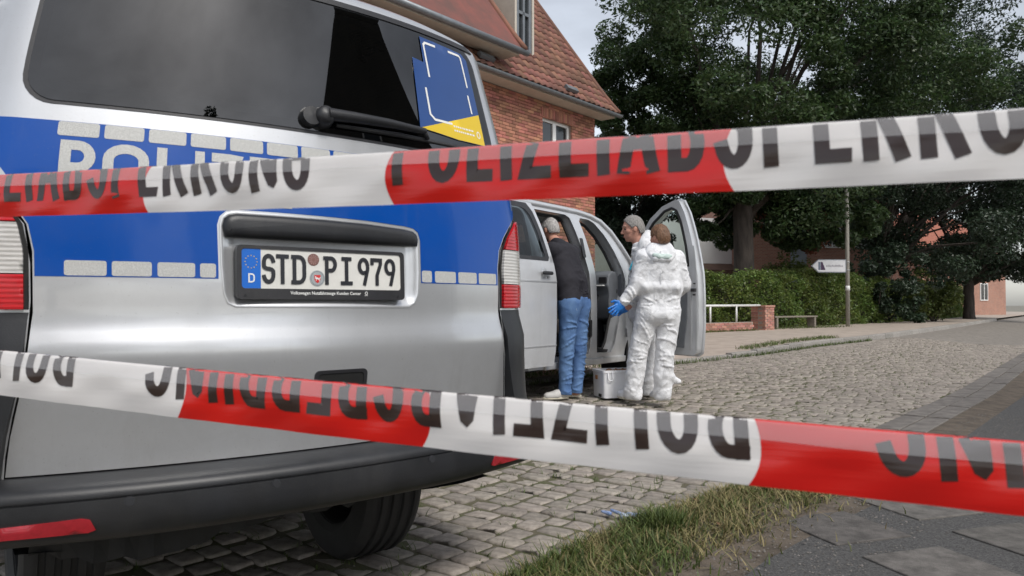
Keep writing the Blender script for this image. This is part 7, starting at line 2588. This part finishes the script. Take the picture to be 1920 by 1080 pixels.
# --- grey haired man in the second coverall, in profile
def coverall_side():
    root = thing("person", "grey haired man in a white coverall with hood down, profile turned left to the van", "person", (1.32, 7.78, 0))
    f, l, u = frame((-.97, -.02, -.16))
    Y = 7.76
    hc = A3(1186, 430, Y)
    neck = A3(1199, 462, Y); chest = A3(1206, 497, Y); waist = A3(1203, 552, Y); pel = A3(1204, 586, Y)
    shL = chest + [.01, -.19, .06]; shR = chest + [.01, .19, .06]
    elL = A3(1203, 545, Y - .24); wrL = A3(1178, 575, Y - .30)
    elR = A3(1190, 548, Y + .24); wrR = A3(1168, 578, Y + .12)
    hipL, hipR = pel + [0, -.09, -.03], pel + [.02, .09, -.03]
    kneeL, kneeR = A3(1212, 660, Y - .08), A3(1216, 660, Y + .12)
    ankL, ankR = A3(1213, 727, Y - .06), A3(1219, 725, Y + .14)
    lo = np.array([.75, 7.2, 0.0]); hi = np.array([1.85, 8.35, 1.95])
    B = Field(lo, hi, .0075, .03)
    P = head_field(B, hc, f, l, u, scale=1.04)
    B.cap(neck + [.01, 0, -.05], hc - .04 * u - .02 * f, .06, .056)
    limb(B, [neck - [0, 0, .04], chest, waist, pel], [.065, .08, .07, .075])
    limb(B, [shL, elL, wrL], [.05, .043, .030]); limb(B, [shR, elR, wrR], [.05, .043, .030])
    hand(B, wrL, (-.75, .35, -.35), (-.3, 0, .9), (.2, -1, 0), curl=.35); hand(B, wrR, (-.9, -.2, -.3), (-.2, 0, 1), (0, 1, 0), curl=.4)
    limb(B, [hipL, kneeL, ankL], [.072, .045, .036]); limb(B, [hipR, kneeR, ankR], [.072, .045, .036])
    for a in (ankL, ankR):
        B.cap(a, a * [1, 1, 0] + [-.10, 0, .05], .038, .03)
    B.build("body", SKIN, root)
    add_eyes(P, f, l, u, root)
    hair("hair", P, f, l, u, HAIR_G, root, brow=.068, grow=.012, nape=-.055, scale=1.04, seed=5)
    eb = MB()
    for s in (-1, 1):
        eb.tube([Vector(P(.088, s * .016, .038)), Vector(P(.090, s * .034, .042)), Vector(P(.074, s * .052, .036))], [.004, .005, .003], 6)
    eb.build("eyebrows", HAIR_G, root)
    S = Field(lo, hi, .0075, .04)
    for s in (-.085, .085):
        S.cap(chest + [0, s, .02], waist + [-.01, s * 1.1, .02], .132, .135, k=.05, flat=((1, 0, 0), .95))
        S.cap(waist + [-.01, s * 1.1, .02], pel + [0, s, -.02], .135, .135, k=.03)
    S.cap(shL + [0, .02, -.01], shR - [0, .02, .01], .082, .082, k=.06)
    S.cap(neck + [.0, 0, -.07], neck + [-.004, 0, -.005], .095, .078, k=.03)
    limb(S, [shL, elL], [.090, .080], k=.03); limb(S, [elL, wrL - (wrL - elL) * .30], [.078, .060], k=.03)
    limb(S, [shR, elR], [.090, .080], k=.03); limb(S, [elR, wrR], [.078, .052], k=.03)
    suit_leg(S, hipL, kneeL, ankL, (-1, -.1, 0), (.122, .096, .086))
    suit_leg(S, hipR, kneeR, ankR, (-1, .1, 0), (.122, .096, .086))
    lf_ = np.array([-.6, -.8, 0])
    for hp, kn, an, sd_ in ((hipL, kneeL, ankL, 41), (hipR, kneeR, ankR, 42)):
        folds(S, hp, kn, .122, .096, 6, sd_, .015, lf_, .55); folds(S, kn, an, .092, .088, 8, sd_ + 4, .013, lf_, .5)
    folds(S, shL, elL, .090, .080, 5, 51, .014, lf_, .5); folds(S, elL, wrL, .078, .06, 6, 52, .013, lf_, .5)
    folds(S, chest, pel, .14, .15, 7, 53, .014, lf_, .6)
    S.plane_cut((0, 0, .012), (0, 0, -1))
    S.ell(hc + np.array([-.02, 0, -.02]), (.095, .09, .13), cut=True, k=.01)
    S.wrinkle(.005, (.9, .9, 1.2), 14, 11)
    S.wrinkle(.0025, (1, 1, 1.2), 35, 27)
    suit = S.build("coverall", SUIT, root)
    Hd = Field(lo, hi, .009, .03)
    tip, a0, a1, a2 = A3(1214, 438, Y), A3(1211, 448, Y), A3(1206, 460, Y), A3(1200, 471, Y)
    for s in (-.05, .05):
        Hd.cap(tip + [0, s * .6, 0], a0 + [0, s, 0], .040, .060, k=.03)
        Hd.cap(a0 + [0, s, 0], a1 + [.01, s * 1.5, 0], .052, .066, k=.03)
        Hd.cap(a1 + [.01, s * 1.5, 0], a2 + [-.01, s * 2.0, -.02], .066, .055, k=.04)
        Hd.cap(a1 + [.02, s * 1.8, -.02], A3(1218, 478, Y) + [0, s * 2.4, 0], .06, .065, k=.05)
    Hd.cap(A3(1187, 468, Y) + [0, -.05, 0], a2 + [-.01, -.085, 0], .028, .04, k=.03)
    Hd.ell(hc + np.array([0.0, 0, -.01]), (.100, .088, .130), (f, l, u), cut=True)
    Hd.wrinkle(.006, (1, 1, .8), 8, 20)
    Hd.build("hood", SUIT, suit)
    zp = MB()
    zp.tube([Vector(A3(1189, 488, Y - .12)), Vector(A3(1184, 497, Y - .125)), Vector(A3(1181, 506, Y - .125))], .010, 6)
    zp.build("zip_flap", CYAN, suit)
    for w, D, Sd, N in ((wrL, (-.75, .35, -.35), (-.3, 0, .9), (.2, -1, 0)), (wrR, (-.9, -.2, -.3), (-.2, 0, 1), (0, 1, 0))):
        G = Field(w - .22, w + .22, .0045, .008)
        hand(G, w, D, Sd, N, curl=.37, grow=.0018)
        G.plane_cut(tuple(w + unit(D) * .02), -unit(D))
        G.build("glove", GLOVE, root)
coverall_side()

# --- white plastic box on the setts, with brown paper in it
BXC = np.array([.915, 7.48, 0.0])
bx, by = Vector((.96, .28, 0)).normalized(), Vector((-.28, .96, 0)).normalized()
BZ = .006
box = thing("storage_box", "white plastic storage box standing on the setts beside the coveralled people", "box", tuple(BXC))
bw, bd_, bh = .44, .30, .275
o0 = Vector(BXC) + UP * BZ
def bp(x, y, z): return o0 + bx * x + by * y + UP * z
mb = MB()
outer = rrect(0, bw, 0, bd_, .03, 4); inner = rrect(.014, bw - .014, .014, bd_ - .014, .022, 4)
n = len(outer)
r0 = [bp(bw / 2 + (a - bw / 2) * .96, bd_ / 2 + (b - bd_ / 2) * .96, 0) for a, b in outer]
r1 = [bp(a, b, bh) for a, b in outer]; r2 = [bp(a, b, bh) for a, b in inner]; r3 = [bp(bw / 2 + (a - bw / 2) * .96, bd_ / 2 + (b - bd_ / 2) * .96, .015) for a, b in inner]
mb.add(r0 + r1 + r2 + r3, [(i + k * n, (i + 1) % n + k * n, (i + 1) % n + (k + 1) * n, i + (k + 1) * n) for k in range(3) for i in range(n)] + [tuple(range(n)), tuple(3 * n + i for i in range(n))])
b_o = mb.build("body", BOXW, box, smooth=True); auto_smooth(b_o, 40)
rim = MB()
ro1 = [bp(bw / 2 + (a - bw / 2) * 1.03, bd_ / 2 + (b - bd_ / 2) * 1.04, bh - .022) for a, b in outer]; ro2 = [p + UP * .024 for p in ro1]
rim.add(ro1 + ro2 + [p + UP * .002 for p in r2], [(i, (i + 1) % n, n + (i + 1) % n, n + i) for i in range(n)] + [(n + i, n + (i + 1) % n, 2 * n + (i + 1) % n, 2 * n + i) for i in range(n)])
rim.build("rim", BOXW, box)
hl = MB()
hl.tube([bp(.045, -.010, bh - .02), bp(.045, -.016, bh - .085), bp(.06, -.018, bh - .10), bp(.08, -.018, bh - .10), bp(.095, -.016, bh - .085), bp(.095, -.010, bh - .02)], .006, 8)
hl.build("handle", BOXW, box, smooth=True)
MB().box(bp(-.006, .17, bh - .075), (.006, .05, .04), (bx, by, UP)).build("sticker", mat("orange_sticker", (.48, .22, .08), .6), box)
MB().box(bp(.006, .10, .022), (.012, .06, .03), (bx, by, UP)).build("foot_slot", DARK, box)
Pf = Field(np.array(bp(.0, .0, .0)) - .1, np.array(bp(.44, .3, .34)) + .12, .009, .03)
for k in range(5):
    c = bp(.13 + .05 * k, .15 + random.uniform(-.04, .04), bh - .035)
    Pf.ell(tuple(c), (.055, .045, .05))
Pf.wrinkle(.012, (1, 1, 1), 3, 26)
pb = Pf.build("paper_bag", BROWN)
tag(pb, "crumpled brown paper bag inside the white plastic box", "bag")

# a few dry leaves and a twig on the setts near the verge
lv = MB()
for k in range(16):
    x = random.uniform(.5, 2.6); y = poly_at(VERGE_PTS, x) + random.uniform(-.75, .35)
    z = float(zg(x, y)) + .035; a = random.uniform(0, 6.28); s = random.uniform(.02, .035)
    d_ = Vector((math.cos(a), math.sin(a), .15)); e_ = Vector((-math.sin(a), math.cos(a), random.uniform(-.3, .3)))
    c = Vector((x, y, z))
    lv.add([c - d_ * s, c - e_ * s * .5 + UP * .006, c + d_ * s, c + e_ * s * .5 + UP * .004], [(0, 1, 2, 3)])
lv.build("fallen_leaves", BROWN, None, kind="stuff", fixn=False)
